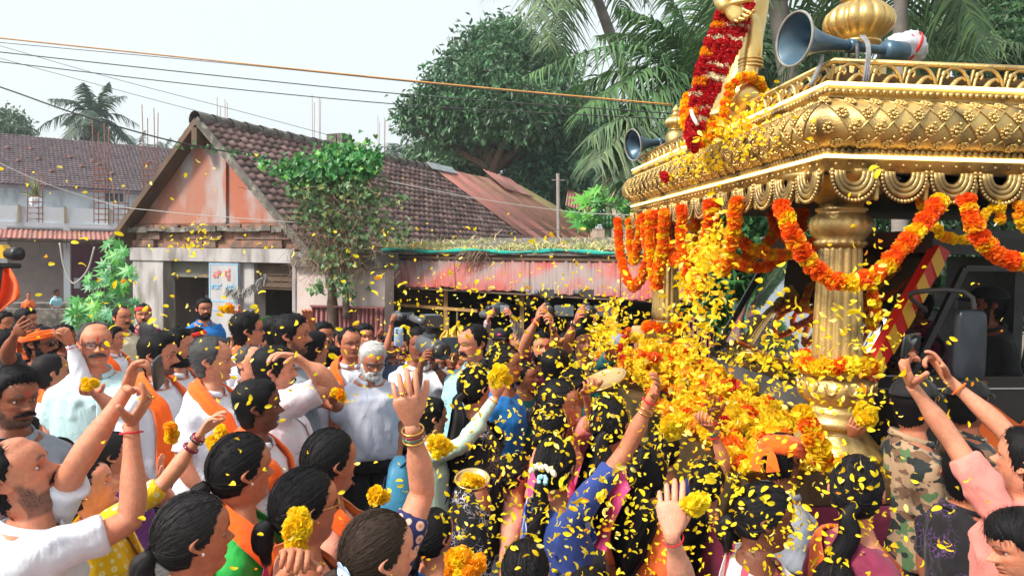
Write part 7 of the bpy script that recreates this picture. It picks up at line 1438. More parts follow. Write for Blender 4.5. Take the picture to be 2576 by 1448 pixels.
# dense loops along the front edge
fr = []
for i, (b_, dz, dpt) in enumerate(((2.95, .42, .02), (2.66, .50, .10), (2.32, .44, .05), (2.0, .48, .12), (1.66, .42, .04), (1.3, .50, .1), (.95, .46, .06))):
    z0 = zL - .10; w_ = .55 if i in (1, 4) else .17 + .04 * (i % 3); dz *= .85 + .25 * (i % 2); lbs = ('outermost orange marigold loop hanging at the far pillar', 'wide orange marigold swag spanning the far half of the front edge', 'third marigold loop from the far pillar', 'yellowish marigold loop in the middle of the front edge', 'wide marigold swag spanning the near half of the front edge', 'long marigold loop before the windscreen top', 'nearest marigold loop of the front edge beside the near swag')
    garland(lbs[i], [cp(.0 - dpt, b_ + w_, z0), cp(.0 - dpt, b_ + w_ * .8, z0 - dz * .5), cp(-dpt, b_, z0 - dz), cp(-dpt, b_ - w_ * .8, z0 - dz * .5), cp(-dpt, b_ - w_, z0)], band(['orange', 'deep', 'orange', 'gold'] if i % 3 else ['gold', 'orange', 'gold', 'yellow', 'orange']), .025, .037, grp='marigold loops along the canopy front')
for i, b_ in enumerate((2.8, 2.5, 2.15, 1.8, 1.45, 1.12)):
    z0 = zL - .10; w_ = .2; dz = (.30, .36, .28, .34, .38, .30)[i]; garland(('fuller gold loop between the outermost and second far loops', 'fuller loop between the second and third front loops', 'short loop right of the third front loop', 'gold loop crossing the middle front loops', 'orange loop overlapping the long front loop', 'gold loop left of the nearest front loop')[i], [cp(.14, b_ + w_, z0), cp(.16, b_ + w_ * .7, z0 - dz * .7), cp(.16 + .22 * (i > 2), b_, z0 - dz), cp(.16 + .4 * (i > 2), b_ - w_ * (.2 if i > 2 else .7), z0 - dz * .7), cp(.14 + .5 * (i > 2), b_ - w_ * (.2 if i > 2 else 1), z0)], band(['gold', 'yellow', 'gold', 'orange'] if i % 2 else ['orange', 'orange', 'gold']), .025, .036, grp='marigold loops along the canopy front')
garland('dark orange marigold swag hanging deep behind the front edge', [cp(.5, .7, zL - .12), cp(.5, 1.0, zL - .34), cp(.5, 1.35, zL - .30), cp(.5, 1.6, zL - .12)], band(['deep', 'deep', 'orange']), .03, .032)
# ---------------------------------------------------------------- garlanded statue on the front edge
st = empty('golden_statue', at(1850, 345, 4.4)); tag(st, 'golden standing statue almost hidden under red rose garlands on the canopy front', 'statue'); sti = Matrix.Translation(-st.location)
def st_(name, mb, m=M_GOLDB):
    o = mb.build(name, m, st); o.matrix_parent_inverse = WI(o.parent); return o
D4 = 4.42
mb = MB(); P = bez([at(1835, 345, D4), at(1850, 260, D4), at(1862, 170, D4), at(1868, 90, D4), at(1868, 20, D4), at(1862, -50, D4), at(1858, -110, D4)], 30); tt = np.linspace(0, 1, 30); mb.loft(tube(P, np.stack([np.interp(tt, [0, .15, .35, .55, .75, .88, 1], [.14, .12, .10, .12, .16, .10, .05]), np.interp(tt, [0, .2, .5, .75, .9, 1], [.15, .13, .11, .12, .09, .05])], -1), 24, up=(1, 0, 0))); mb.loft(sphere(at(1856, -140, D4), (.075, .085, .10), 18, 12)); st_('body', mb)
mb = MB(); mb.loft(tube(bez([at(1885, 40, 4.3), at(1892, 110, 4.2), at(1880, 190, 4.18), at(1872, 240, 4.15)], 16), np.array([.05, .055, .06, .064, .062, .06, .058, .06, .062, .06, .055, .055, .06, .07, .075, .07]), 16)); [mb.loft(tube(np.array([np.array(at(1888, 150 + q * 9, 4.19)) + V3(.064 * math.cos(u_), .064 * math.sin(u_), 0) for u_ in np.linspace(0, 6.29, 20)]), .007, 6), cap=False) for q in range(3)]; st_('leg', mb)
mb = MB(); mb.loft(sphere(at(1872, 245, 4.12), (.105, .09, .105), 22, 14)); mb.loft(tube(bez([at(1872, 250, 4.15), at(1850, 300, 4.2), at(1835, 340, 4.25)], 10), np.linspace(.095, .08, 10), 16)); st_('knee', mb)
mb = MB(); mb.loft(tube(bez([at(1868, -60, 4.25), at(1835, -40, 4.15), at(1815, 5, 4.12), at(1830, 25, 4.1)], 14), np.linspace(.06, .038, 14), 14)); hm = MB(); hand(hm, np.array(at(1822, 12, 4.1)), V3(.6, -.2, -.5), V3(-.3, -.8, .2), True, 'cup', V3(1, 1, 1), V3(1, 1, 1), 1.25, 1); mb_add(mb, hm); st_('arm', mb)
mb = MB(); mb.loft(lathe([(.24, zU + .07), (.24, zU + .11), (.20, zU + .13), (.19, zU + .18)], 28) + V3(at(1840, 345, 4.4).x, at(1840, 345, 4.4).y, 0)); st_('plinth', mb, M_GOLD)
def rosy(l_, i): f = (l_ + .02) % .26; return 'white' if f < .030 or .07 < f < .095 else 'red'
for k, (xs, lb) in enumerate((((1893, 1862, 1815, 1775, 1748), 'red rose garland with white bands hanging rightmost on the statue'), ((1862, 1828, 1785, 1760, 1740), 'red rose garland hanging in the middle of the statue'), ((1838, 1800, 1765, 1745, 1735), 'red rose garland hanging leftmost on the statue'))):
    for j in range(2):
        dx = (j - .5) * 15; pts = [at(xs[0] + dx, -25 - 6 * k, 4.18), at(xs[1] + dx, 80, 4.12), at(xs[2] + dx, 180, 4.08), at(xs[3] + dx * .8, 270, 4.06), at(xs[4] + dx * .4, 352 - k * 12, 4.02)]
        garland(lb + (', outer strand' if j else ', inner strand'), pts, rosy if k != 2 else (lambda l_, i: 'gold' if (i % 9) in (3, 4) else ('white' if i % 17 == 0 else 'red')), .020, .024, grp='red rose garlands on the statue', jit=.4)
garland('yellow and orange marigold garland curving round the statue knee', [at(1925, 265, 4.1), at(1918, 215, 4.05), at(1890, 192, 4.02), at(1850, 205, 4.0), at(1828, 250, 4.0), at(1815, 300, 3.98), at(1785, 345, 3.98), at(1760, 368, 3.98)], band(['yellow', 'yellow', 'orange', 'yellow', 'gold', 'yellow', 'orange']), .019, .028)
garland('yellow marigold garland along the left side of the statue', [at(1730, 235, 4.3), at(1722, 275, 4.2), at(1728, 320, 4.1), at(1745, 350, 4.05), at(1775, 330, 4.05), at(1800, 290, 4.08)], band(['gold', 'yellow', 'orange', 'yellow']), .020, .028)
garland('round red rose cluster at the end of the statue garlands', [at(1730, 330, 3.98), at(1738, 350, 3.96), at(1745, 372, 3.95), at(1742, 345, 3.93), at(1750, 360, 3.92)], lambda l_, i: 'red', .016, .030, jit=.6)
garland('small red rose cluster fallen on the gilded frieze', [cp(-.11, 1.85, zL + .14), cp(-.125, 1.86, zL + .12), cp(-.12, 1.82, zL + .11), cp(-.115, 1.85, zL + .09)], lambda l_, i: 'red', .014, .026, jit=.7)
cb = MB(); cb.loft(tube(bez([at(1748, 225, 4.25), at(1740, 260, 4.1), at(1742, 290, 4.02), at(1755, 315, 4.0)], 12), .011, 7)); cb.loft(sphere(at(1749, 222, 4.25), (.02, .02, .026), 10, 7)); tag(cb.build('white_cord', M_PEARL), 'white cord with knob hanging left of the rose garlands', 'cord')
# ---------------------------------------------------------------- heap of flowers on the deck
fh = MB(); lo = flower('lo', V3(1, 1, 1), 22, .03, .014, .7, .8, 5); Vl = np.vstack(lo.v); Cl = np.vstack(lo.c); Ql = np.vstack(lo.q); Tl = np.vstack(lo.t); K = 850
fa = rng.uniform(-.34, .42, K); fb = rng.uniform(-.0, WF + .1, K); hgt = 1.31 + .36 * np.exp(-((fa + .1) / .40) ** 2) * (.6 + .4 * np.sin(fb * 4 + 1)) * rng.uniform(.0, 1., K) ** .4; hgt = np.where(fb < .75, np.minimum(hgt, 1.30 + .16 * np.clip(fb, .2, 1)), hgt)
for i in range(K):
    c_ = [OR_, YE_, YE_, MX_, V3(1., .76, .02), V3(.92, .12, .004), RD_][int(rng.choice(7, p=[.11, .31, .21, .13, .18, .045, .015]))]; Mr = np.array(Euler(tuple(rng.uniform(0, 6, 3))).to_matrix()); s_ = rng.uniform(.9, 1.5); p = cp(fa[i], fb[i], hgt[i] - .12 * max(0, -fa[i] - .3)); fh.add(Vl @ Mr.T * s_ + np.array(p), Ql, Tl, Cl * c_, 0, False)
tag(fh.build('flower_heap', M_FLW), kind='stuff')
mb = MB(); mb.prism([cp(-.3, .0, 1.0), cp(-.05, .0, 1.0), cp(-.05, WF, 1.0), cp(-.3, WF, 1.0)], (0, 0, .26)); cb_('flower_tray', mb, M_GOLDD)
garland('marigold rope hanging from the front deck beside the saffron headwrap', [at(2015, 1030, 3.0), at(2040, 1080, 2.95), at(2062, 1130, 2.95), at(2080, 1185, 2.98)], band(['yellow', 'yellow', 'deep', 'yellow', 'gold', 'deep']), .026, .042)

tf = empty('tin_gate', pl(1800, 8.2)); tag(tf, 'dark maroon tin gate standing behind the flower stream and truck nose', 'gate')
for i in range(3): mb = MB(); a_, b_ = pl(1735 + i * 52, 7.9), pl(1735 + (i + 1) * 52 + 3, 7.9); corr(mb, a_, b_, a_ + Vector((0, 0, 1.66)), b_ + Vector((0, 0, 1.66)), 5, .014, .004, True); o = mb.build('tin_panel', mat('dark_maroon_tin', (.17, .03, .04), (.13, .025, .035), rough=.5, ns=3), tf); o.matrix_parent_inverse = WI(tf)
# ---------------------------------------------------------------- the crowd
def A(e, w, f=None, pose='relax', n='cam', **k):
    d = dict(e=e, w=w, pose=pose, n=n, **k)
    if f: d['f'] = f
    return d
GB, GL, GD = (M_BLACKP, M_LENSC), (M_GOLDJ, M_LENSC), (M_BLACKP, M_LENSD)
TH = lambda s, m=M_THREADR, t=.03: ('bangle', s, m, t, .003)
BN = lambda s, m, t, r=.004: ('bangle', s, m, t, r)
P = {}
def pp(key, *a, **k): P[key] = person(*a, **k); return P[key]
# left, near
pp('l2', 'man in white shirt with goatee looking up and holding a phone overhead, lower left corner', 40, 1195, 205, 78, 24, skin='m', hair='bald', byaw=70, stache=.8, beard=.35, arms=dict(R=A((338, 1316), (330, 1062), (402, 955), 'frame', 'left'), L=A((185, 1180), (322, 975), (352, 868), 'frame', 'right')), extras=[TH('R'), ('ring', 'R', M_GOLDJ)], sleeve='short')
pp('l1', 'man with thick wavy hair, moustache and red forehead mark at left edge', 38, 1000, 148, 28, -4, skin='d', stache=1.15, beard=.35, top=M_GREY, tika=2, hlen=1.25)
pp('l3', 'bearded man in orange headwrap and sunglasses, hand behind his head', 103, 862, 92, 62, skin='d', wrap=(M_ORANGE, 'wrap'), glasses=GD, beard=.9, stache=.8, top=M_BLACK, arms=dict(R=A((15, 890), (40, 835), (75, 820), 'relax', 'away')))
pp('l4', 'man with cropped hair in white long sleeved shirt raising his left fist', 130, 935, 98, 112, skin='b', hair='buzz', hc='dark', scarf=M_ORANGE, sleeve='long', arms=dict(R=A((220, 985), (178, 862), (150, 805), 'fist', 'left')), extras=[TH('R')])
pp('l5', 'bald man with glasses and moustache in pale cyan shirt holding petals', 241, 864, 112, 6, skin='m', hair='bald', hc='salt', glasses=GB, stache=1.1, top=M_CYAN, tika=2, fat=.5, arms=dict(L=A((300, 1040), (238, 985), (205, 990), 'cup', 'up')))
pp('l6', 'man with receding short hair in cream shirt looking sideways by the castor plant', 308, 797, 60, 32, hair='buzz', top=M_CREAM, skin='b', stache=.5)
pp('l7', 'man wearing red headband before the pale pillar of the house', 360, 790, 54, 4, wrap=(M_RED, 'band'), hair='curly', skin='m', stache=.6, beard=.4, top=M_MAROON)
pp('l8', 'bearded man in bright blue polo shirt standing at the doorway', 514, 776, 53, 14, beard=.8, stache=.8, top=M_BLUE, skin='b')
pp('l9', 'dark haired man seen from behind below the red headband man', 320, 838, 50, 160, hair='short', top=M_WHITE)
pp('l10', 'grey haired man seen from behind among the left crowd', 372, 836, 52, 150, hair='short', hc='grey', top=M_CREAM, skin='l')
pp('l12', 'curly haired man with moustache behind the raised phone', 400, 892, 108, 72, -4, hair='curly', skin='m', stache=1., beard=.3, top=M_WHITE, scarf=M_ORANGE)
pp('l11', 'bearded man in profile with white shirt and saffron scarf behind the grey haired man', 447, 872, 98, 74, beard=.9, stache=.9, skin='m', scarf=M_ORANGE)
pp('l13', 'grey haired man in white kurta with saffron scarf facing the canopy', 536, 905, 116, 82, hair='slick', hc='salt', skin='l', scarf=M_ORANGE, fat=.4, hlen=1.1)
pp('l13b', 'man in red cap with back turned between blue polo and grey hair', 495, 850, 60, 120, wrap=(M_RED, 'band'), hair='short', top=M_WHITE)
pp('l14', 'black haired man with glasses, white shirt, one arm raised with petals', 624, 830, 92, 100, 4, glasses=(M_DKBLUE, M_LENSC), hair='short', hlen=1.2, skin='m', scarf=M_ORANGE, arms=dict(L=A((625, 850, 'f'), (598, 785), (560, 778), 'cup', 'up')))
pp('l15', 'bald man half hidden between the white kurta and the arm over head', 632, 912, 92, 45, hair='bald', hc='salt', skin='l', stache=.7)
pp('l16', 'tall man with moustache and stubble in grey blue shirt holding petals', 735, 842, 106, 82, hair='short', skin='b', stache=1., beard=.35, top=M_GREY, arms=dict(R=A((868, 1030), (838, 1005), (858, 975), 'cup', 'up')))
pp('l16b', 'curly dark haired man with raised hand behind the tall moustached man', 700, 835, 80, 100, hair='curly', skin='b', top=M_WHITE, arms=dict(L=A((790, 860, 'f'), (778, 800), (768, 765), 'relax', 'cam')), extras=[TH('L', M_THREADO, .02)])
pp('l17', 'man with moustache resting his bare forearm over his head', 693, 930, 122, 92, hair='short', skin='l', stache=1., top=M_WHITEP, fat=.5, arms=dict(R=A((842, 965), (738, 895), (668, 885), 'relax', 'down')))
pp('l18', 'dark skinned man in profile with pink shirt and saffron scarf', 650, 1020, 134, 96, hair='short', skin='k', scarf=M_ORANGE, top=M_WHITEP)
pp('l19', 'smiling clean shaven man with saffron scarf behind the white bearded man', 880, 862, 80, 22, hair='recede', skin='b', scarf=M_ORANGE)
pp('l20', 'young man with thin moustache before the maroon tin fence', 813, 843, 66, 28, hair='curly', skin='b', stache=.55, top=M_WHITE)
pp('l21', 'young man with wavy hair looking over the smiling man', 918, 845, 60, 16, hair='curly', skin='m', top=M_GREY)
pp('l22', 'short person with dark hair between the young men', 835, 900, 62, 150, hair='short', skin='b', top=M_WHITE)
pp('l23', 'man with black hair half hidden behind the tall moustached man', 792, 875, 86, 120, hair='short', skin='b', top=M_WHITE, scarf=M_ORANGE)
pp('l24', 'white bearded man with glasses looking down in pale lilac shirt', 937, 905, 90, 16, -20, byaw=8, hair='short', hc='white', beard=1.25, stache=1.05, glasses=GB, skin='b', top=M_LILAC, fat=.05, hlen=.9, tika=2)
pp('l26', 'cameraman with shoulder video camera hiding his face, white shirt', 1052, 865, 84, 12, hair='short', skin='d', top=M_WHITE, arms=dict(R=A((1042, 985), (1062, 905), (1078, 880), 'grip', 'right'), L=A((1140, 980), (1090, 915), (1085, 880), 'grip', 'left')), extras=[('watch', 'L', M_SILVER)])
pp('l27', 'man with raised camcorder and orange wristband before the shop post', 985, 872, 54, 40, hair='short', skin='b', top=M_DKBLUE, arms=dict(R=A((972, 880), (985, 815), (985, 785), 'grip', 'right')), extras=[TH('R', M_THREADO, .02)])
pp('l28', 'dark haired woman looking at the camera below the bananas', 1136, 900, 54, 5, sex='f', hair='tied', skin='d', top=M_GREY, saree=M_MAROON)
pp('l29', 'man in pale blue kurta with moustache smiling down to the left', 1188, 862, 94, -52, -8, hair='recede', skin='m', top=M_SKYB, stache=.8, fat=.5)
pp('l30', 'man with black cap and black glasses behind the blue kurta man', 1255, 855, 62, 2, skin='b', wrap=(M_BLACK, 'cap', M_HOTP), glasses=GB, stache=.7, beard=.4, top=M_GREY)
pp('l31', 'bearded cameraman in maroon shirt raising a video camera', 1362, 875, 80, 14, 10, hair='curly', skin='m', beard=.7, stache=.7, top=M_MAROON, arms=dict(R=A((1318, 865), (1352, 800), (1360, 770), 'grip', 'right'), L=A((1402, 872), (1388, 822), (1388, 785), 'grip', 'left')), extras=[('watch', 'L', M_SILVER), TH('R')])
pp('l32', 'cameraman in teal shirt looking up under his raised camera', 1467, 870, 80, 22, 22, hair='short', skin='b', stache=.6, top=M_TEAL, arms=dict(R=A((1422, 870), (1450, 805), (1462, 772), 'grip', 'right'), L=A((1538, 885), (1500, 828), (1492, 795), 'open', 'right')), extras=[('watch', 'R', M_SILVER)])
pp('l33', 'man in grey striped shirt lifting a grey camcorder with both hands', 1298, 855, 62, 12, 8, hair='short', skin='m', top=M_STRG, sleeve='long', arms=dict(R=A((1218, 850), (1228, 805), (1232, 775), 'grip', 'right'), L=A((1312, 842), (1288, 800), (1276, 770), 'grip', 'left')), extras=[TH('R', M_HOTP, .03)])
pp('l34', 'dark man with patterned cap right of the teal shirted cameraman', 1553, 872, 68, -22, skin='k', wrap=(M_GREY, 'cap', M_HOTP), stache=.8, top=M_BLACK)
pp('l35', 'person in tan felt hat and red scarf beside the far pillar', 1612, 852, 62, 35, skin='m', wrap=(M_TAN, 'hat'), scarf=M_RED, top=M_SKYB)
for i, (x, y, h, yw, sk, hr_, tp, lb) in enumerate(((12, 812, 56, 40, 'b', 'short', M_WHITE, 'dark haired man at the left edge under the saffron flag'), (68, 805, 58, 60, 'b', 'curly', M_CREAM, 'curly headed man behind the orange headwrap'), (60, 838, 66, 80, 'm', 'buzz', M_ORANGE, 'cropped headed man close behind the orange headwrap'), (160, 850, 70, 100, 'd', 'short', M_BLACK, 'dark haired man between headwrap and bald glasses man'), (286, 850, 60, 70, 'm', 'short', M_WHITE, 'dark haired man right of the bald glasses man'), (1110, 880, 48, -10, 'k', 'short', M_GREY, 'man in shadow beside the bananas'), (1160, 892, 46, 20, 'b', 'recede', M_RED, 'man in red cloth left of the blue kurta'), (1420, 862, 50, 0, 'b', 'short', M_BLACK, 'dark head between the two raised cameras'), (1520, 862, 52, 30, 'b', 'curly', M_BLACK, 'curly dark head right of the teal shirt'), (1005, 905, 44, 30, 'b', 'short', M_GREY, 'man holding a pale blue phone before his face'), (15, 870, 84, 70, 'b', 'short', M_BLACK, 'man at left edge behind the wavy haired man'), (1640, 900, 60, 60, 'm', 'short', M_WHITE, 'person in white half hidden by the flower heap'), (1340, 905, 60, 30, 'd', 'short', M_BLACK, 'shaded person between pale kurta and maroon shirt'), (588, 872, 52, 80, 'b', 'short', M_WHITE, 'dark head between grey haired man and glasses man'), (662, 866, 50, 60, 'm', 'curly', M_CREAM, 'head behind the white shirted glasses man'), (855, 850, 46, 20, 'b', 'short', M_SKYB, 'small head between two young men at the tin fence'), (955, 866, 46, -10, 'd', 'short', M_WHITE, 'small dark head behind the white bearded man'), (1075, 900, 48, 20, 'b', 'curly', M_ORANGE, 'head just right of the white shirted cameraman'), (1226, 872, 46, 10, 'b', 'short', M_CREAM, 'small head between pale kurta and black cap'), (1322, 868, 46, 10, 'd', 'short', M_WHITE, 'small head between striped shirt and maroon shirt'), (1500, 905, 56, 40, 'm', 'short', M_RED, 'head below the teal cameraman on his right'), (1590, 895, 54, 60, 'b', 'short', M_CYAN, 'head in front of the tan hat'), (1480, 935, 60, 120, 'b', 'curly', M_TEAL, 'curly head just above the golden plate'), (1560, 925, 60, 90, 'm', 'short', M_PINK, 'head behind the tip of the golden plate'), (1345, 960, 64, 110, 'b', 'short', M_HOTP, 'dark head among petals left of the dark woman'), (765, 905, 60, 90, 'm', 'short', M_WHITE, 'head beneath the lifted bare forearm'), (470, 905, 60, 80, 'b', 'short', M_ORANGE, 'head under the bearded man in profile'), (690, 900, 50, 60, 'm', 'short', M_WHITE, 'small head left of the forearm resting on hair'), (1105, 912, 52, 10, 'b', 'short', M_CYAN, 'head with hand lifted right of the shoulder camera'), (1240, 905, 54, 60, 'd', 'curly', M_WHITE, 'curly head in front of the black cap'), (1420, 900, 50, 20, 'm', 'short', M_WHITE, 'head with white shirt between the two cameramen'), (1540, 895, 50, -20, 'b', 'recede', M_ORANGE, 'head in saffron cloth right of the teal cameraman'), (1010, 870, 46, 20, 'b', 'short', M_WHITE, 'small head in white beside the pale blue phone'), (740, 815, 44, 40, 'd', 'short', M_WHITE, 'small far head above the tall moustached man'))):
    pp('x%d' % i, lb, x, y, h, yw, skin=sk, hair=hr_, top=tp, stache=.7 * (i % 2), scarf=M_ORANGE if tp is M_WHITE else None, arms=dict(R=A((x - 12, y + 40), (x - 3, y - 18), (x - 2, y - 45), 'grip', 'right')) if i in (9, 13, 16, 19, 22, 25) else ())
# left, women in front
pp('w1', 'woman in yellow dotted blouse looking up with one arm raised', 222, 1222, 148, 84, 16, sex='f', hair='bun', skin='l', top=M_DOTS, byaw=70, sleeve='half', arms=dict(R=A((415, 1215), (505, 1092), (560, 1008), 'relax', 'right')), extras=[BN('R', M_BANGLEM, .015, .006), BN('R', M_BLACKP, .03, .004), BN('R', M_BANGLEM, .07, .007), ('stud', M_GOLDJ)], saree=M_DOTS)
pp('w0', 'person with short black hair seen from behind at left edge', 58, 1102, 112, 120, hair='short', skin='b', top=M_WHITE, scarf=M_ORANGE)
pp('w0b', 'woman with combed back hair behind the lifted forearm', 150, 1150, 100, 100, sex='f', hair='tied', skin='m', top=M_MAROON)
pp('w0c', 'woman with dark hair behind the two raised arms', 290, 1140, 110, 90, 6, sex='f', hair='tied', hc='dark', skin='m', top=M_PURPLE, saree=M_PURPLE, arms=dict(L=A((430, 1260), (402, 1205), (405, 1130), 'flat', 'right')), extras=[TH('L'), ('ring', 'L', M_GOLDJ)])
pp('w2', 'woman with sleek black hair and pearl earring, greying temple, bottom left', 490, 1345, 215, 108, sex='f', hair='tied', hc='dark', skin='b', top=M_MAROON, saree=M_SAFSILK, extras=[('stud', M_PEARL)])
pp('w3', 'woman with white hair clip and saffron scarf in green blouse', 608, 1180, 185, 116, sex='f', hair='tied', skin='b', top=M_GREEN, scarf=M_ORANGE, saree=M_GREEN, extras=[('stud', M_PEARL)])
pp('w4', 'woman with thin glasses and gold chain beside the yellow flower bunch', 770, 1272, 198, 118, sex='f', hair='tied', skin='b', top=M_PEACH, glasses=GL, saree=M_SARST, extras=[('stud', M_GOLDJ), ('necklace', M_GOLDJ)], arms=dict(R=A((640, 1560), (738, 1418), (752, 1345), 'grip', 'cam')))
pp('w5', 'woman with loose black hair, saffron scarf and striped orange saree', 832, 1160, 166, 122, sex='f', hair='tied', skin='b', top=M_PEACH, saree=M_SARST, scarf=M_ORANGE)
pp('w6', 'woman with pale blue butterfly hair clip raising a bangled arm', 955, 1392, 220, 116, sex='f', hair='tied', hc='brown', skin='l', top=M_FLOR, sleeve='short', arms=dict(L=A((1068, 1235, 'f'), (1035, 1062), (1012, 935), 'relax', 'away', big=1.15)), extras=[('butterfly', M_CLIPB), BN('L', M_GOLDJ, .025, .004), BN('L', M_BANGLEM, .035, .003), BN('L', M_BANGLEG, .046, .003), BN('L', M_GOLDJ, .058, .004), ('ring', 'L', M_GOLDJ), ('stud', M_GOLDJ)])
pp('w8', 'girl with short bobbed black hair behind the raised bangled arm', 1092, 1345, 136, 142, sex='f', hair='tied', skin='m', top=M_BLUE, pet=8)
pp('w9', 'grey haired head rising at the bottom edge', 450, 1475, 165, 150, hair='short', hc='salt', skin='m', top=M_WHITE)
# middle
pp('c1', 'boy in mint shirt with blue backpack throwing petals', 1086, 1048, 98, 118, hair='short', skin='l', top=M_MINT, sleeve='long', pet=14, arms=dict(R=A((1165, 1120), (1250, 992), (1262, 935), 'relax', 'away')), extras=[TH('R')])
pp('c2', 'woman with petal covered curly hair in black patterned dress', 1195, 975, 110, 140, sex='f', hair='long', skin='l', top=M_SCROLL, saree=M_SCROLL, pet=60, hlen=1.1)
pp('c3', 'woman in profile with bun and blue top among the petals', 1272, 915, 100, 84, sex='f', hair='bun', skin='b', top=M_BLUE, pet=34)
pp('c4', 'girl looking right behind the raised petal hand', 1322, 945, 74, 70, sex='f', hair='tied', skin='b', top=M_TEAL, pet=8)
pp('c5', 'man with curly hair in maroon shirt seen from behind', 1398, 925, 94, 150, hair='curly', skin='b', top=M_MAROON, pet=26)
pp('c6', 'dark skinned woman in profile with coral blouse left of the plate', 1408, 1015, 122, 86, sex='f', hair='tied', skin='b', top=M_PINK, pet=26, arms=dict(L=A((1500, 1060), (1470, 985), (1500, 970), 'grip', 'up')))
pp('c7', 'woman behind the plate with petals on black hair', 1448, 975, 96, 120, sex='f', hair='tied', skin='b', top=M_MAROON, pet=20)
pp('c8', 'woman with petal strewn hair above the flower gajra woman', 1388, 1085, 122, 150, sex='f', hair='bun', skin='b', top=M_HOTP, pet=34)
pp('c9', 'woman with heavily petalled black hair near the golden tray', 1532, 1065, 136, 168, sex='f', hair='long', skin='b', top=M_HOTP, pet=70)
pp('c10', 'woman with white jasmine and blue ribbon in long braid, navy striped sleeve', 1398, 1170, 150, 158, sex='f', hair='braid', skin='b', top=M_DEEPB, saree=M_BLSTR, sleeve='half', hlen=.8, pet=22, extras=[('clip', M_JAS), ('scrunchie', M_SKYB), ('stud', M_GOLDJ), BN('R', M_GOLDJ, .06, .003), BN('R', M_GOLDJ, .08, .003), TH('R')], arms=dict(R=A((1578, 1130), (1642, 990), (1672, 930), 'relax', 'left', cut=.42)))
pp('c11', 'woman with long loose black hair right of the braid', 1628, 1195, 142, 172, sex='f', hair='long', skin='m', top=M_SAFSILK, pet=40, hlen=.8)
pp('c11b', 'woman with black hair below the open hand and flowers', 1672, 1130, 112, 170, sex='f', hair='bun', skin='m', top=M_NAVY, pet=22, arms=dict(R=A((1830, 1180), (1790, 1075), (1755, 1050), 'cup', 'up')), extras=[BN('R', M_BANGLEG, .03, .005), BN('R', M_THREADR, .05, .004)])
pp('c12', 'person out of frame whose pale hand with red thread reaches up', 1830, 1560, 190, 160, sex='f', hair='tied', skin='p', top=M_CREAM, arms=dict(L=A((1722, 1480), (1690, 1345), (1686, 1190), 'relax', 'away', big=1.25)), extras=[TH('L', M_THREADR, .012)])
pp('c13', 'woman with petals on combed dark hair at the bottom centre', 1322, 1440, 168, 172, sex='f', hair='tied', skin='m', top=M_NAVY, pet=24)
pp('c14', 'dark head at bottom edge right of the combed hair', 1478, 1500, 150, 160, sex='f', hair='tied', skin='b', top=M_PEACH, pet=8)
pp('c15', 'girl with dark hair bending low among the petals left of the braid', 1300, 1190, 100, 120, sex='f', hair='long', skin='b', top=M_PEACH, pet=30)
pp('c16', 'woman with petals on hair between braid and saffron headwrap', 1780, 1215, 120, 160, sex='f', hair='long', skin='b', top=M_MAROON, pet=40)
# right
pp('r1', 'man in saffron headwrap and blue grey shirt bent towards the flowers', 1968, 1150, 132, 152, -14, roll=8, skin='d', wrap=(M_ORANGE, 'turban', -.05), top=M_GREY, pet=18)
pp('r2', 'woman with black ponytail seen from behind, petals on her crown', 2155, 1232, 178, 176, sex='f', hair='pony', skin='m', top=M_MAROON, saree=M_SAFSILK, pet=34)
pp('r3', 'dark skinned woman looking down to the right amid flying petals', 1925, 1300, 172, 108, -10, sex='f', hair='tied', skin='k', top=M_REDST, saree=M_REDST, pet=30)
pp('r4', 'person with red striped dark cap of hair at the bottom edge', 2100, 1480, 150, 165, sex='f', hair='tied', skin='m', top=M_MAROON, pet=12)
pp('r5', 'guard in camouflage shirt and black cap with back turned', 2300, 1012, 140, 150, skin='b', hair='buzz', wrap=(M_BLACK, 'cap', M_HOTP), top=M_CAMO, pet=12)
pp('r6', 'guard in black cap behind the outstretched pink sleeve', 2435, 1010, 128, 150, skin='d', hair='buzz', wrap=(M_BLACK, 'cap'), top=M_CAMO, pet=10)
pp('r7', 'man in black T-shirt with purple print standing behind the guards', 2425, 1190, 140, 168, skin='b', hair='short', top=M_PRINTB, pet=6)
pp('r8', 'boy in coral pink shirt stretching both arms to hold a phone', 2580, 1160, 165, -108, 8, byaw=-118, skin='l', hair='short', top=M_PINK, arms=dict(L=A((2395, 1105), (2292, 965), (2258, 872), 'frame', 'right'), R=A((2535, 1085, 'f'), (2382, 950), (2325, 862), 'frame', 'left')), extras=[('bangle', 'R', M_THREADO, .06, .004)])
pp('r9', 'boy with short black hair looking left at the bottom right corner', 2568, 1372, 180, -62, -14, skin='m', hair='fringe', top=M_BLACK, stache=0)
pp('r10', 'long haired woman lifting a handful of lemon petals by the pillar', 2222, 1110, 112, 160, sex='f', hair='long', skin='b', top=M_BLACK, pet=8, arms=dict(L=A((2132, 1160), (2140, 1092), (2160, 1045), 'cup', 'away')), extras=[BN('L', M_GOLDJ, .01, .003)])
pp('r11', 'dark person with bracelet reaching to the flower heap', 1880, 1170, 100, 160, skin='d', hair='short', top=M_BLACK, pet=10, arms=dict(L=A((1815, 1120), (1800, 1050), (1790, 1000), 'open', 'away')), extras=[BN('L', M_THREADR, .02, .004)])
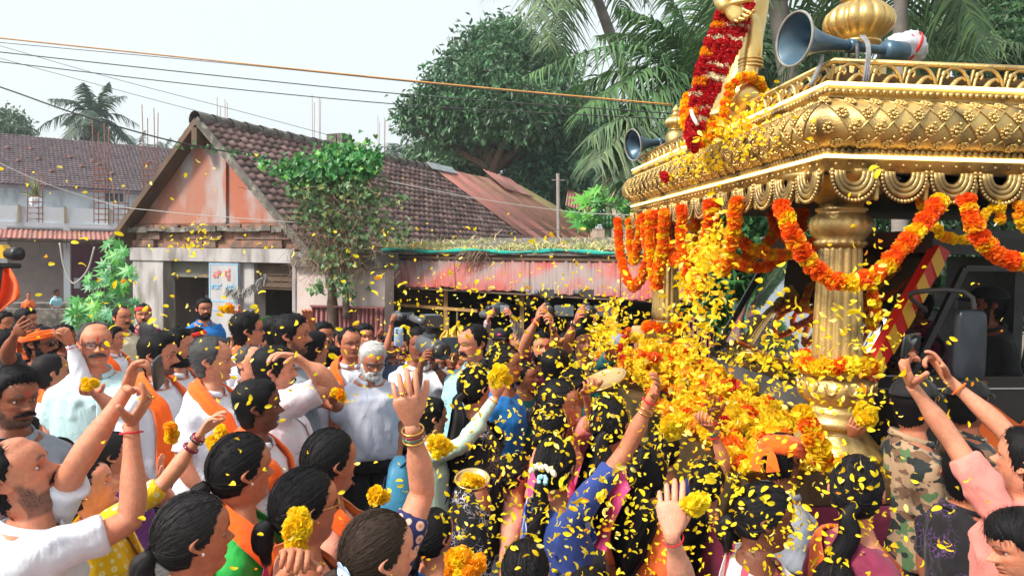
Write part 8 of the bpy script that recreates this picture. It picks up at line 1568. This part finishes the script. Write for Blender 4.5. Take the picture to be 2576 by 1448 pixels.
# in the truck and under the far canopy
q = at(2485, 765, 4.15); pp('d1', 'driver in black cap with beard sitting at the truck wheel', 2485, 765, 104, -80, skin='k', wrap=(M_BLACK, 'cap'), beard=1., stache=.8, top=M_BLACK, d=4.15, dz=.58, seat=True)
pp('d2', 'passenger seen dimly through the truck windscreen', 2310, 770, 80, -70, skin='d', hair='short', top=M_MAROON, d=5.1, dz=.58, seat=True)
pp('s1', 'woman in orange saree sitting under the far left canopy', 72, 742, 22, 10, sex='f', hair='tied', skin='b', top=M_SAFSILK, saree=M_SAFSILK, d=19.2, dz=.42, seat=True)
pp('s2', 'man in pale blue shirt sitting by the white post', 143, 735, 22, 60, skin='d', hair='short', top=M_SKYB, d=19.4, dz=.42, seat=True)
mb = MB(); mb.prism([pl(30, 19.5), pl(170, 19.9), pl(170, 20.5), pl(30, 20.1)], (0, 0, .82)); tag(mb.build('porch_bench', M_MOSS), 'long dark bench under the far left canopy', 'bench')
finish_remesh()
# ---------------------------------------------------------------- things held in hands
def hw(key, side, fwd=.0, out=.0):
    i = P[key]; e = i['ends'][side]; return Vector(i['W'](e['wr'] + e['d'] * (.085 * e['sc'] + fwd) + e['n'] * out))
def orient(o, fx, up=(0, 0, 1)):
    """turn local -Y to fx"""
    f = -Vector(fx).normalized(); u = Vector(up); x = f.cross(u).normalized(); u = x.cross(f); o.rotation_euler = Matrix((x, f, u)).transposed().to_euler()
def phone(lb, loc, facing, size=(.075, .008, .155), roll=90, col=None):
    o0 = empty('phone', loc); tag(o0, lb, 'phone'); mb = MB(); w_, t_, h_ = size; th = np.linspace(0, 2*np.pi, 24, endpoint=False); sq = lambda v: np.sign(v) * np.abs(v) ** .3
    rg = np.stack([sq(np.cos(th)) * w_ / 2, 0 * th, sq(np.sin(th)) * h_ / 2], -1); mb.loft(np.stack([rg * .95 + V3(0, -t_/2, 0), rg + V3(0, -t_/4, 0), rg + V3(0, t_/4, 0), rg * .95 + V3(0, t_/2, 0)])); mb.build('case', col or M_BLACKP, o0)
    mb = MB(); mb.loft(np.stack([rg * .90 + V3(0, t_/2 + .0006, 0), rg * .90 + V3(0, t_/2 + .0012, 0)])); mb.build('screen', mat('phone_screen', (.02, .025, .03), rough=.05), o0)
    mb = MB(); [mb.loft(tube([(-.018, -t_/2 - .0015, h_ * .36 - k * .022), (-.018, -t_/2 + .001, h_ * .36 - k * .022)], .008, 10)) for k in range(2)]; mb.build('lens', M_DKMET, o0)
    orient(o0, facing); o0.rotation_euler = (o0.rotation_euler.to_matrix() @ Matrix.Rotation(R(roll), 3, 'Y')).to_euler(); return o0
fl = lambda p: Vector((p[0] - 0, p[1] - 0, 0)).normalized()
phone('black phone held sideways by the lower left man', at(398, 935, 1.86), (.9, .3, .1))
phone('black phone held up by the boy in coral shirt', at(2292, 868, 2.25), (-.7, .7, .1))
phone('pale blue phone held upright in front of a face', at(1003, 846, 6.0), (.4, -1, 0), roll=0, col=mat('pale_blue_case', (.40, .56, .80), rough=.35))
def camcorder(lb, loc, facing, sc=1., screen=True, light=False):
    o0 = empty('camcorder', loc); tag(o0, lb, 'video camera'); mb = MB(); T = np.array([(0, .10, 0), (0, .08, 0), (0, -.05, 0), (0, -.065, 0)]) * sc; mb.loft(tube(T, np.array([[.028, .024], [.036, .032], [.036, .032], [.032, .03]]) * sc, 14)); mb.loft(tube(np.array([(0, .06, .036), (0, -.02, .040)]) * sc, .012 * sc, 8)); mb.build('body', M_GREYP, o0)
    mb = MB(); mb.loft(tube(np.array([(0, -.06, 0), (0, -.10, 0), (0, -.105, 0), (0, -.10, 0)]) * sc, np.array([.028, .030, .026, .02]) * sc, 18)); lb_ = mb.build('lens', M_BLACKP, o0); mb = MB(); mb.loft(sphere(np.array((0, -.097, 0)) * sc, np.array((.021, .006, .021)) * sc, 12, 6)); mb.build('glass', M_LENSD, lb_)
    if screen: mb = MB(); mb.box(np.array((.092, .0, .004)) * sc, np.array((.105, .010, .058)) * sc); mb.build('screen', mat('flip_screen', (.15, .20, .25), (.10, .14, .18), rough=.2, ns=9), o0)
    if light: mb = MB(); mb.loft(tube(np.array([(0, .03, .04), (0, .03, .075)]) * sc, .01 * sc, 8)); mb.box(np.array((0, .01, .095)) * sc, np.array((.07, .05, .045)) * sc); mb.loft(tube(np.array([(-.06, -.05, .10), (-.05, .07, .10)]) * sc, .013 * sc, 8)); mb.build('microphone', M_GREYP, o0)
    orient(o0, facing); return o0
camcorder('dark camcorder lifted beside the shop post', at(1003, 795, P['l27']['d'] - .1), (.55, -.8, 0), 1.1)
camcorder('grey camcorder held up by the striped shirt man', at(1252, 776, P['l33']['d'] - .12), (-.75, -.6, 0), 1.15)
camcorder('black video camera with flip screen above the bearded cameraman', at(1376, 782, P['l31']['d'] - .15), (.1, -1, 0), 1.35, True, True)
camcorder('black video camera with bright screen above the teal cameraman', at(1476, 782, P['l32']['d'] - .15), (.15, -1, 0), 1.35, True, True)
o = camcorder('large shoulder video camera in front of a cameraman', at(1086, 872, P['l26']['d'] - .25), (.5, -.85, -.05), 1.9, True, True)
camcorder('small dark camera raised behind the shoulder video camera', at(1222, 790, 7.2), (.6, -.8, 0), .9)
# yellow stabilised camera and saffron flag at the left edge
o0 = empty('stabilised_camera', at(8, 640, 6.2)); tag(o0, 'yellow and black camera on a grip at the far left edge', 'camera'); mb = MB(); mb.box((-.06, 0, .01), (.24, .10, .075)); mb.prism([(-.10, -.045, .0475), (.04, -.045, .0475), (.02, -.045, .085), (-.07, -.045, .085)], (0, .09, 0)); mb.build('body', mat('yellow_shell', (.75, .42, .02), rough=.35), o0)
mb = MB(); mb.loft(tube([(.05, -.02, .01), (.10, -.03, .01), (.101, -.03, .01), (.17, -.045, .01), (.172, -.045, .01), (.16, -.043, .01)], np.array([.045, .045, .055, .055, .048, .04]), 20)); mb.build('lens', M_BLACKP, o0); mb = MB(); mb.loft(tube([(-.14, -.03, .0), (-.05, -.04, -.03)], .05, 12)); mb.loft(tube([(-.2, 0, -.09), (.14, 0, -.09)], .022, 8)); mb.loft(tube([(-.03, 0, -.09), (-.06, 0, -.30), (-.10, 0, -.45)], .028, 10)); mb.build('grip', M_BLACKP, o0)
fl_ = MB(); rows = []
for i in range(14):
    t_ = i / 13; rows.append([tuple(at(-40 + u_ * (62 + 28 * math.sin(t_ * 2.6)) * (1 - .45 * max(0, t_ - .7) / .3), 676 + t_ * 112 + 9 * math.sin(u_ * 4), 6.4 + .07 * math.sin(u_ * 9 + t_ * 4))) for u_ in np.linspace(0, 1, 16)])
rows = np.array(rows); fl_.loft(np.concatenate([rows, rows[:, ::-1] + V3(0, .004, 0)], 1)); fo = empty('saffron_flag', at(-30, 590, 6.4)); tag(fo, 'saffron flag hanging at the far left edge', 'flag'); o = fl_.build('cloth', M_ORANGE, fo); o.matrix_parent_inverse = WI(fo); mb = MB(); mb.loft(tube([at(-42, 600, 6.4), at(-38, 1000, 6.4)], .014, 8)); o = mb.build('pole', M_WOODY, fo); o.matrix_parent_inverse = WI(fo)
# blue backpack
def backpack():
    i = P['c1']; o0 = empty('backpack', Vector(i['W'](V3(0, .2, 1.1)))); o0.rotation_euler = i['root'].rotation_euler; tag(o0, 'sky blue backpack with dark straps on the mint shirted boy', 'backpack'); s = i['s']; mb = MB(); zz = np.linspace(-.30, .24, 12); th = np.linspace(0, 2*np.pi, 24, endpoint=False); sq = lambda v: np.sign(v) * np.abs(v) ** .6
    w_ = np.interp(zz, [-.3, -.26, 0, .18, .24], [.10, .15, .155, .13, .05]); d_ = np.interp(zz, [-.3, -.2, 0, .2, .24], [.05, .085, .085, .06, .03]); mb.loft(np.array([np.stack([sq(np.cos(th)) * a_, sq(np.sin(th)) * b_, 0 * th + z_], -1) for a_, b_, z_ in zip(w_, d_, zz)]) * s); mb.build('bag', mat('sky_blue_nylon', (.06, .30, .50), (.05, .24, .42), rough=.5, ns=6, bump=.4, bs=40), o0)
    mb = MB(); mb.loft(np.array([np.stack([sq(np.cos(th)) * a_, .075 + sq(np.sin(th)) * .035, 0 * th + z_], -1) for a_, z_ in ((.05, -.24), (.11, -.22), (.115, -.08), (.06, -.05))]) * s); mb.build('pocket', MATS['sky_blue_nylon'], o0)
    mb = MB(); [mb.loft(flat_tube(bez([(sx * .085, -.02, .20), (sx * .10, -.16, .31), (sx * .11, -.32, .18), (sx * .13, -.26, -.12)], 14), np.tile(V3(0, -.6, .8), (14, 1)), .022, .005, 8) * s) for sx in (-1, 1)]; mb.loft(flat_tube(np.array([(x, .088, .06 + .03 * math.cos(x * 9)) for x in np.linspace(-.13, .13, 10)]), np.tile(V3(0, 1, 0), (10, 1)), .016, .004, 8) * s); mb.build('strap', M_NAVY, o0)
backpack()
# plates
def plate(lb, loc, n, r_):
    o0 = empty('plate', loc); tag(o0, lb, 'plate', None); mb = MB(); mb.loft(lathe([(.01, .004), (r_ * .8, .004), (r_ * .92, .018), (r_, .024), (r_ * 1.02, .02), (r_ * .9, .0), (r_ * .75, -.006), (.01, -.006)], 36)); mb.build('dish', mat('brass_plate', (.80, .58, .26), (.70, .46, .20), rough=.25, metal=.8, ns=6), o0); o0.rotation_euler = Vector(n).to_track_quat('Z', 'Y').to_euler(); return o0
plate('golden plate tilted above the crowd near the far pillar', at(1522, 960, 4.3), (-.42, -.22, 1), .135); plate('small golden plate of petals held against the black patterned dress', at(1188, 1212, 3.3), (0, -.35, 1), .078)
# handfuls of flowers
def clump(lb, loc, r_, kinds, n, sq=(1, 1, 1)):
    o0 = empty('flower_bunch', loc); tag(o0, lb, 'flowers'); 
    for i in range(n):
        d = nrm(rng.normal(size=3)) * r_ * .86 * rng.random() ** .4 * np.array(sq); o = link('flower', FL[kinds[i % len(kinds)]][i % 2], o0); o.location = d; o.rotation_euler = rng.uniform(0, 6, 3); s_ = rng.uniform(.5, .85); o.scale = (s_, s_, s_)
clump('small yellow flowers heaped on the small golden plate', at(1188, 1206, 3.28), .055, ['lemon', 'yellow'], 26, (1, 1, .25))
clump('big bunch of yellow flowers held beside the woman with glasses', at(748, 1338, 1.95), .052, ['yellow', 'lemon', 'yellow'], 40, (.8, .8, 1.25))
clump('yellow flowers in the hand between bangled arm and mint shirt', at(1103, 1120, 2.6), .042, ['yellow', 'lemon'], 24)
clump('orange yellow flower bunch at the bottom edge', at(1166, 1432, 1.9), .055, ['gold', 'yellow', 'gold'], 34)
clump('handful of lemon yellow petals lifted by the near pillar', at(2180, 1040, 2.85), .042, ['lemon', 'yellow'], 26)
clump('yellow petals in the hand of the bald man with glasses', at(226, 968, 3.3), .032, ['yellow'], 9)
clump('yellow petals on the raised open palm near the doorway', at(568, 776, 4.4), .036, ['yellow', 'gold'], 10, (1.2, 1, .5))
clump('yellow petals in the hand beside the pale lilac shirt', at(852, 988, 3.35), .03, ['gold', 'yellow'], 9)
clump('yellow flowers in the hand thrown by the mint shirted boy', at(1258, 945, 3.0), .045, ['lemon', 'yellow'], 22)
clump('yellow flower handful in the pale hand with red thread', at(1752, 1262, 1.85), .024, ['lemon'], 10)
clump('small yellow flower string held between raised wrists and bangled arm', at(432, 1085, 2.6), .03, ['yellow', 'gold'], 10, (.6, .6, 1.5))
clump('yellow flowers clutched over the dark forearm', at(1690, 1075, 2.7), .045, ['lemon', 'yellow'], 22)
clump('few yellow flowers on the orange striped shoulder', at(950, 1245, 2.2), .03, ['yellow'], 7, (1.3, 1, .4))
clump('small yellow flowers beside the saffron scarf of the dark man', at(548, 1100, 2.5), .035, ['yellow', 'gold'], 9)
# ---------------------------------------------------------------- petals in the air and on the crowd
pm = MB(); pv = []; u_ = np.linspace(0, 1, 5)
for t_ in u_: wd = .0062 * math.sin(np.pi * min(1, t_ * .8 + .12)) ; z_ = .006 * math.sin(t_ * 2.4); pv.append([(-wd, t_ * .022 - .011, z_ + .0015), (0, t_ * .022 - .011, z_ - .0008), (wd, t_ * .022 - .011, z_ + .0015)])
pm.loft(np.array(pv), closed=False, cap=False); PV = np.vstack(pm.v); PQ = np.vstack(pm.q)
PC = [V3(1., .73, .008), V3(1., .64, .005), V3(1., .82, .02), V3(1., .88, .22), V3(1., .38, .006)]
def eul(n): return [np.array(Euler(tuple(rng.uniform(0, 6.28, 3))).to_matrix()) for _ in range(n)]
air = []
def spray(n, cx, cy, sx, sy, d0_, d1_, rot=0., sc=(1., 1.5), core=0):
    c_, s_ = math.cos(R(rot)), math.sin(R(rot))
    for _ in range(n):
        a, b = rng.normal() * sx, rng.normal() * sy; air.append((cx + a * c_ - b * s_, cy + a * s_ + b * c_, rng.uniform(d0_, d1_), rng.uniform(*sc) * .86 * float(np.exp(rng.normal() * .22))))
spray(210, 1400, 730, 210, 85, 3.2, 6.0, 12); spray(170, 1300, 860, 190, 75, 3.0, 5.4, 15); spray(120, 1500, 800, 120, 70, 3, 5)
spray(470, 1748, 790, 38, 130, 3.4, 4.1, 8, (1.1, 2.1)); spray(200, 1775, 640, 26, 46, 3.5, 3.9, 20, (1.2, 2.1)); spray(150, 1720, 960, 120, 60, 3.1, 4.0, 0, (1.1, 1.9)); spray(190, 1530, 830, 24, 45, 3.2, 3.8, 25, (1.1, 1.6))
spray(340, 1960, 900, 110, 90, 2.4, 3.0, 20); spray(140, 2180, 820, 40, 130, 2.4, 3.0); spray(330, 1720, 1150, 220, 130, 2.3, 2.9, 0, (.75, 1.15)); spray(230, 1600, 1330, 230, 90, 2.0, 2.4, 0, (.7, 1.)); spray(240, 1860, 1320, 190, 95, 2.0, 2.4, 20, (.7, 1.05)); spray(130, 2150, 1330, 170, 110, 1.9, 2.3, 20, (.8, 1.1)); spray(230, 1300, 1130, 130, 110, 2.6, 3.0, 0, (.9, 1.3)); spray(110, 1240, 1330, 90, 80, 2.2, 2.6, 0, (.8, 1.2))
spray(46, 490, 605, 24, 30, 4.5, 5.2, 60, (1.2, 1.8)); spray(40, 330, 560, 190, 110, 4, 7, 20, (1.2, 2.0)); spray(40, 330, 790, 130, 60, 3.5, 4.6, 0, (1.1, 1.7)); spray(60, 720, 900, 170, 80, 2.5, 3.2, 0, (.9, 1.3)); spray(40, 1010, 1000, 150, 160, 2.3, 3.0, 0, (.8, 1.2)); spray(24, 700, 1230, 220, 140, 1.7, 2.0, 0, (.8, 1.1)); spray(90, 1080, 760, 90, 70, 3.5, 5.5, 20, (1, 1.5)); spray(26, 2400, 900, 130, 170, 2.2, 3., 0, (.9, 1.2)); spray(90, 1500, 1245, 90, 60, 2.2, 2.6)
spray(34, 500, 760, 330, 150, 2.4, 3.2, 20, (1., 1.5)); spray(26, 1200, 800, 300, 120, 2.4, 3.2, 20, (1., 1.5)); spray(190, 1880, 300, 60, 22, 3.75, 3.95, -32, (1.2, 1.8))
single = sorted(range(len(air)), key=lambda i: -(air[i][3] / air[i][2]) * (1 if 0 < air[i][0] < 2576 and 0 < air[i][1] < 1448 else 0))[:296]; ss = set(single); stuff = MB(); pmd = []
for k, c_ in enumerate(PC):
    mb = MB(); mb.add(PV, PQ, None, c_ * V3(1, 1, 1)); o = mb.build('flying_petal', M_FLW); pmd.append(o.data); bpy.data.objects.remove(o)
PP = [.42, .18, .26, .11, .03]
for i, (x, y, d_, s_) in enumerate(air):
    p = at(x, y, d_); k = int(rng.choice(5, p=PP))
    if i in ss:
        o = link('flying_petal', pmd[k]); o.location = p; o.rotation_euler = rng.uniform(0, 6.28, 3); o.scale = (s_, s_, s_); tag(o, 'small yellow marigold petal flying through the air above the crowd', 'petal', 'petals flying through the air')
    else: stuff.add(PV @ eul(1)[0].T * s_ + np.array(p), PQ, None, PC[k])
tag(stuff.build('more_flying_petals', M_FLW), kind='stuff')
ps = MB()                                                                               # petals caught on hair and shoulders
for i in PEOPLE:
    n = int(i['pet'] * .8)
    if not n: continue
    dirs = nrm(rng.normal(size=(n * 3, 3)) * (1, 1, .6) + V3(0, 0, .75)); dirs = dirs[dirs[:, 2] > .15][:n]; c = V3(0, .004, .56 * HH)
    q = c + dirs * (V3(.088, .115, .122)); W_ = i['W'](i['Rg'](q)); Nw = (i['Rh'] @ dirs.T).T @ i['RZ'].T
    for p, n_ in zip(W_, Nw):
        t_ = nrm(np.cross(n_, rng.normal(size=3))); b = np.cross(n_, t_); tl = rng.normal() * .35; n2 = nrm(n_ + t_ * tl); t2 = nrm(np.cross(b, n2)); ps.add(PV @ np.stack([t2, b, n2]) * rng.uniform(.8, 1.35) + p + n_ * .003, PQ, None, PC[int(rng.choice(5, p=PP))])
    for _ in range(n // 2):
        a_ = rng.uniform(-2.4, 2.4); q = V3(.17 * math.sin(a_), .02 + .10 * abs(math.cos(a_)), rng.uniform(1.2, 1.44)); ps.add(PV @ eul(1)[0].T * 1.1 + i['W'](q), PQ, None, PC[int(rng.choice(5, p=PP))])
for _ in range(500):                                                                    # on the frieze, the canopy and the truck
    if rng.random() < .55: b_ = rng.normal(1.1, .45); p = cp(-.085 - rng.random() * .02, b_, zL + rng.uniform(.05, .30))
    else: p = cp(rng.uniform(.45, .62), rng.uniform(.6, 2.4), 1.51 + rng.uniform(0, .03))
    ps.add(PV @ eul(1)[0].T * 1.3 + np.array(p), PQ, None, PC[int(rng.choice(5, p=PP))])
tag(ps.build('caught_petals', M_FLW), kind='stuff')
# ---------------------------------------------------------------- thin morning haze
mb = MB(); mb.box((0, 45, 7.2), (170, 110, 16.6)); hz = mb.build('haze', []); hm_ = bpy.data.materials.new('haze_air'); hm_.use_nodes = True; nt = hm_.node_tree; nt.nodes.clear(); vo_ = nt.nodes.new('ShaderNodeVolumePrincipled'); vo_.inputs['Color'].default_value = (.9, .96, 1, 1); vo_.inputs['Density'].default_value = .0013; vo_.inputs['Anisotropy'].default_value = .3; ou_ = nt.nodes.new('ShaderNodeOutputMaterial'); nt.links.new(vo_.outputs[0], ou_.inputs['Volume']); hz.data.materials.append(hm_); tag(hz, kind='stuff')
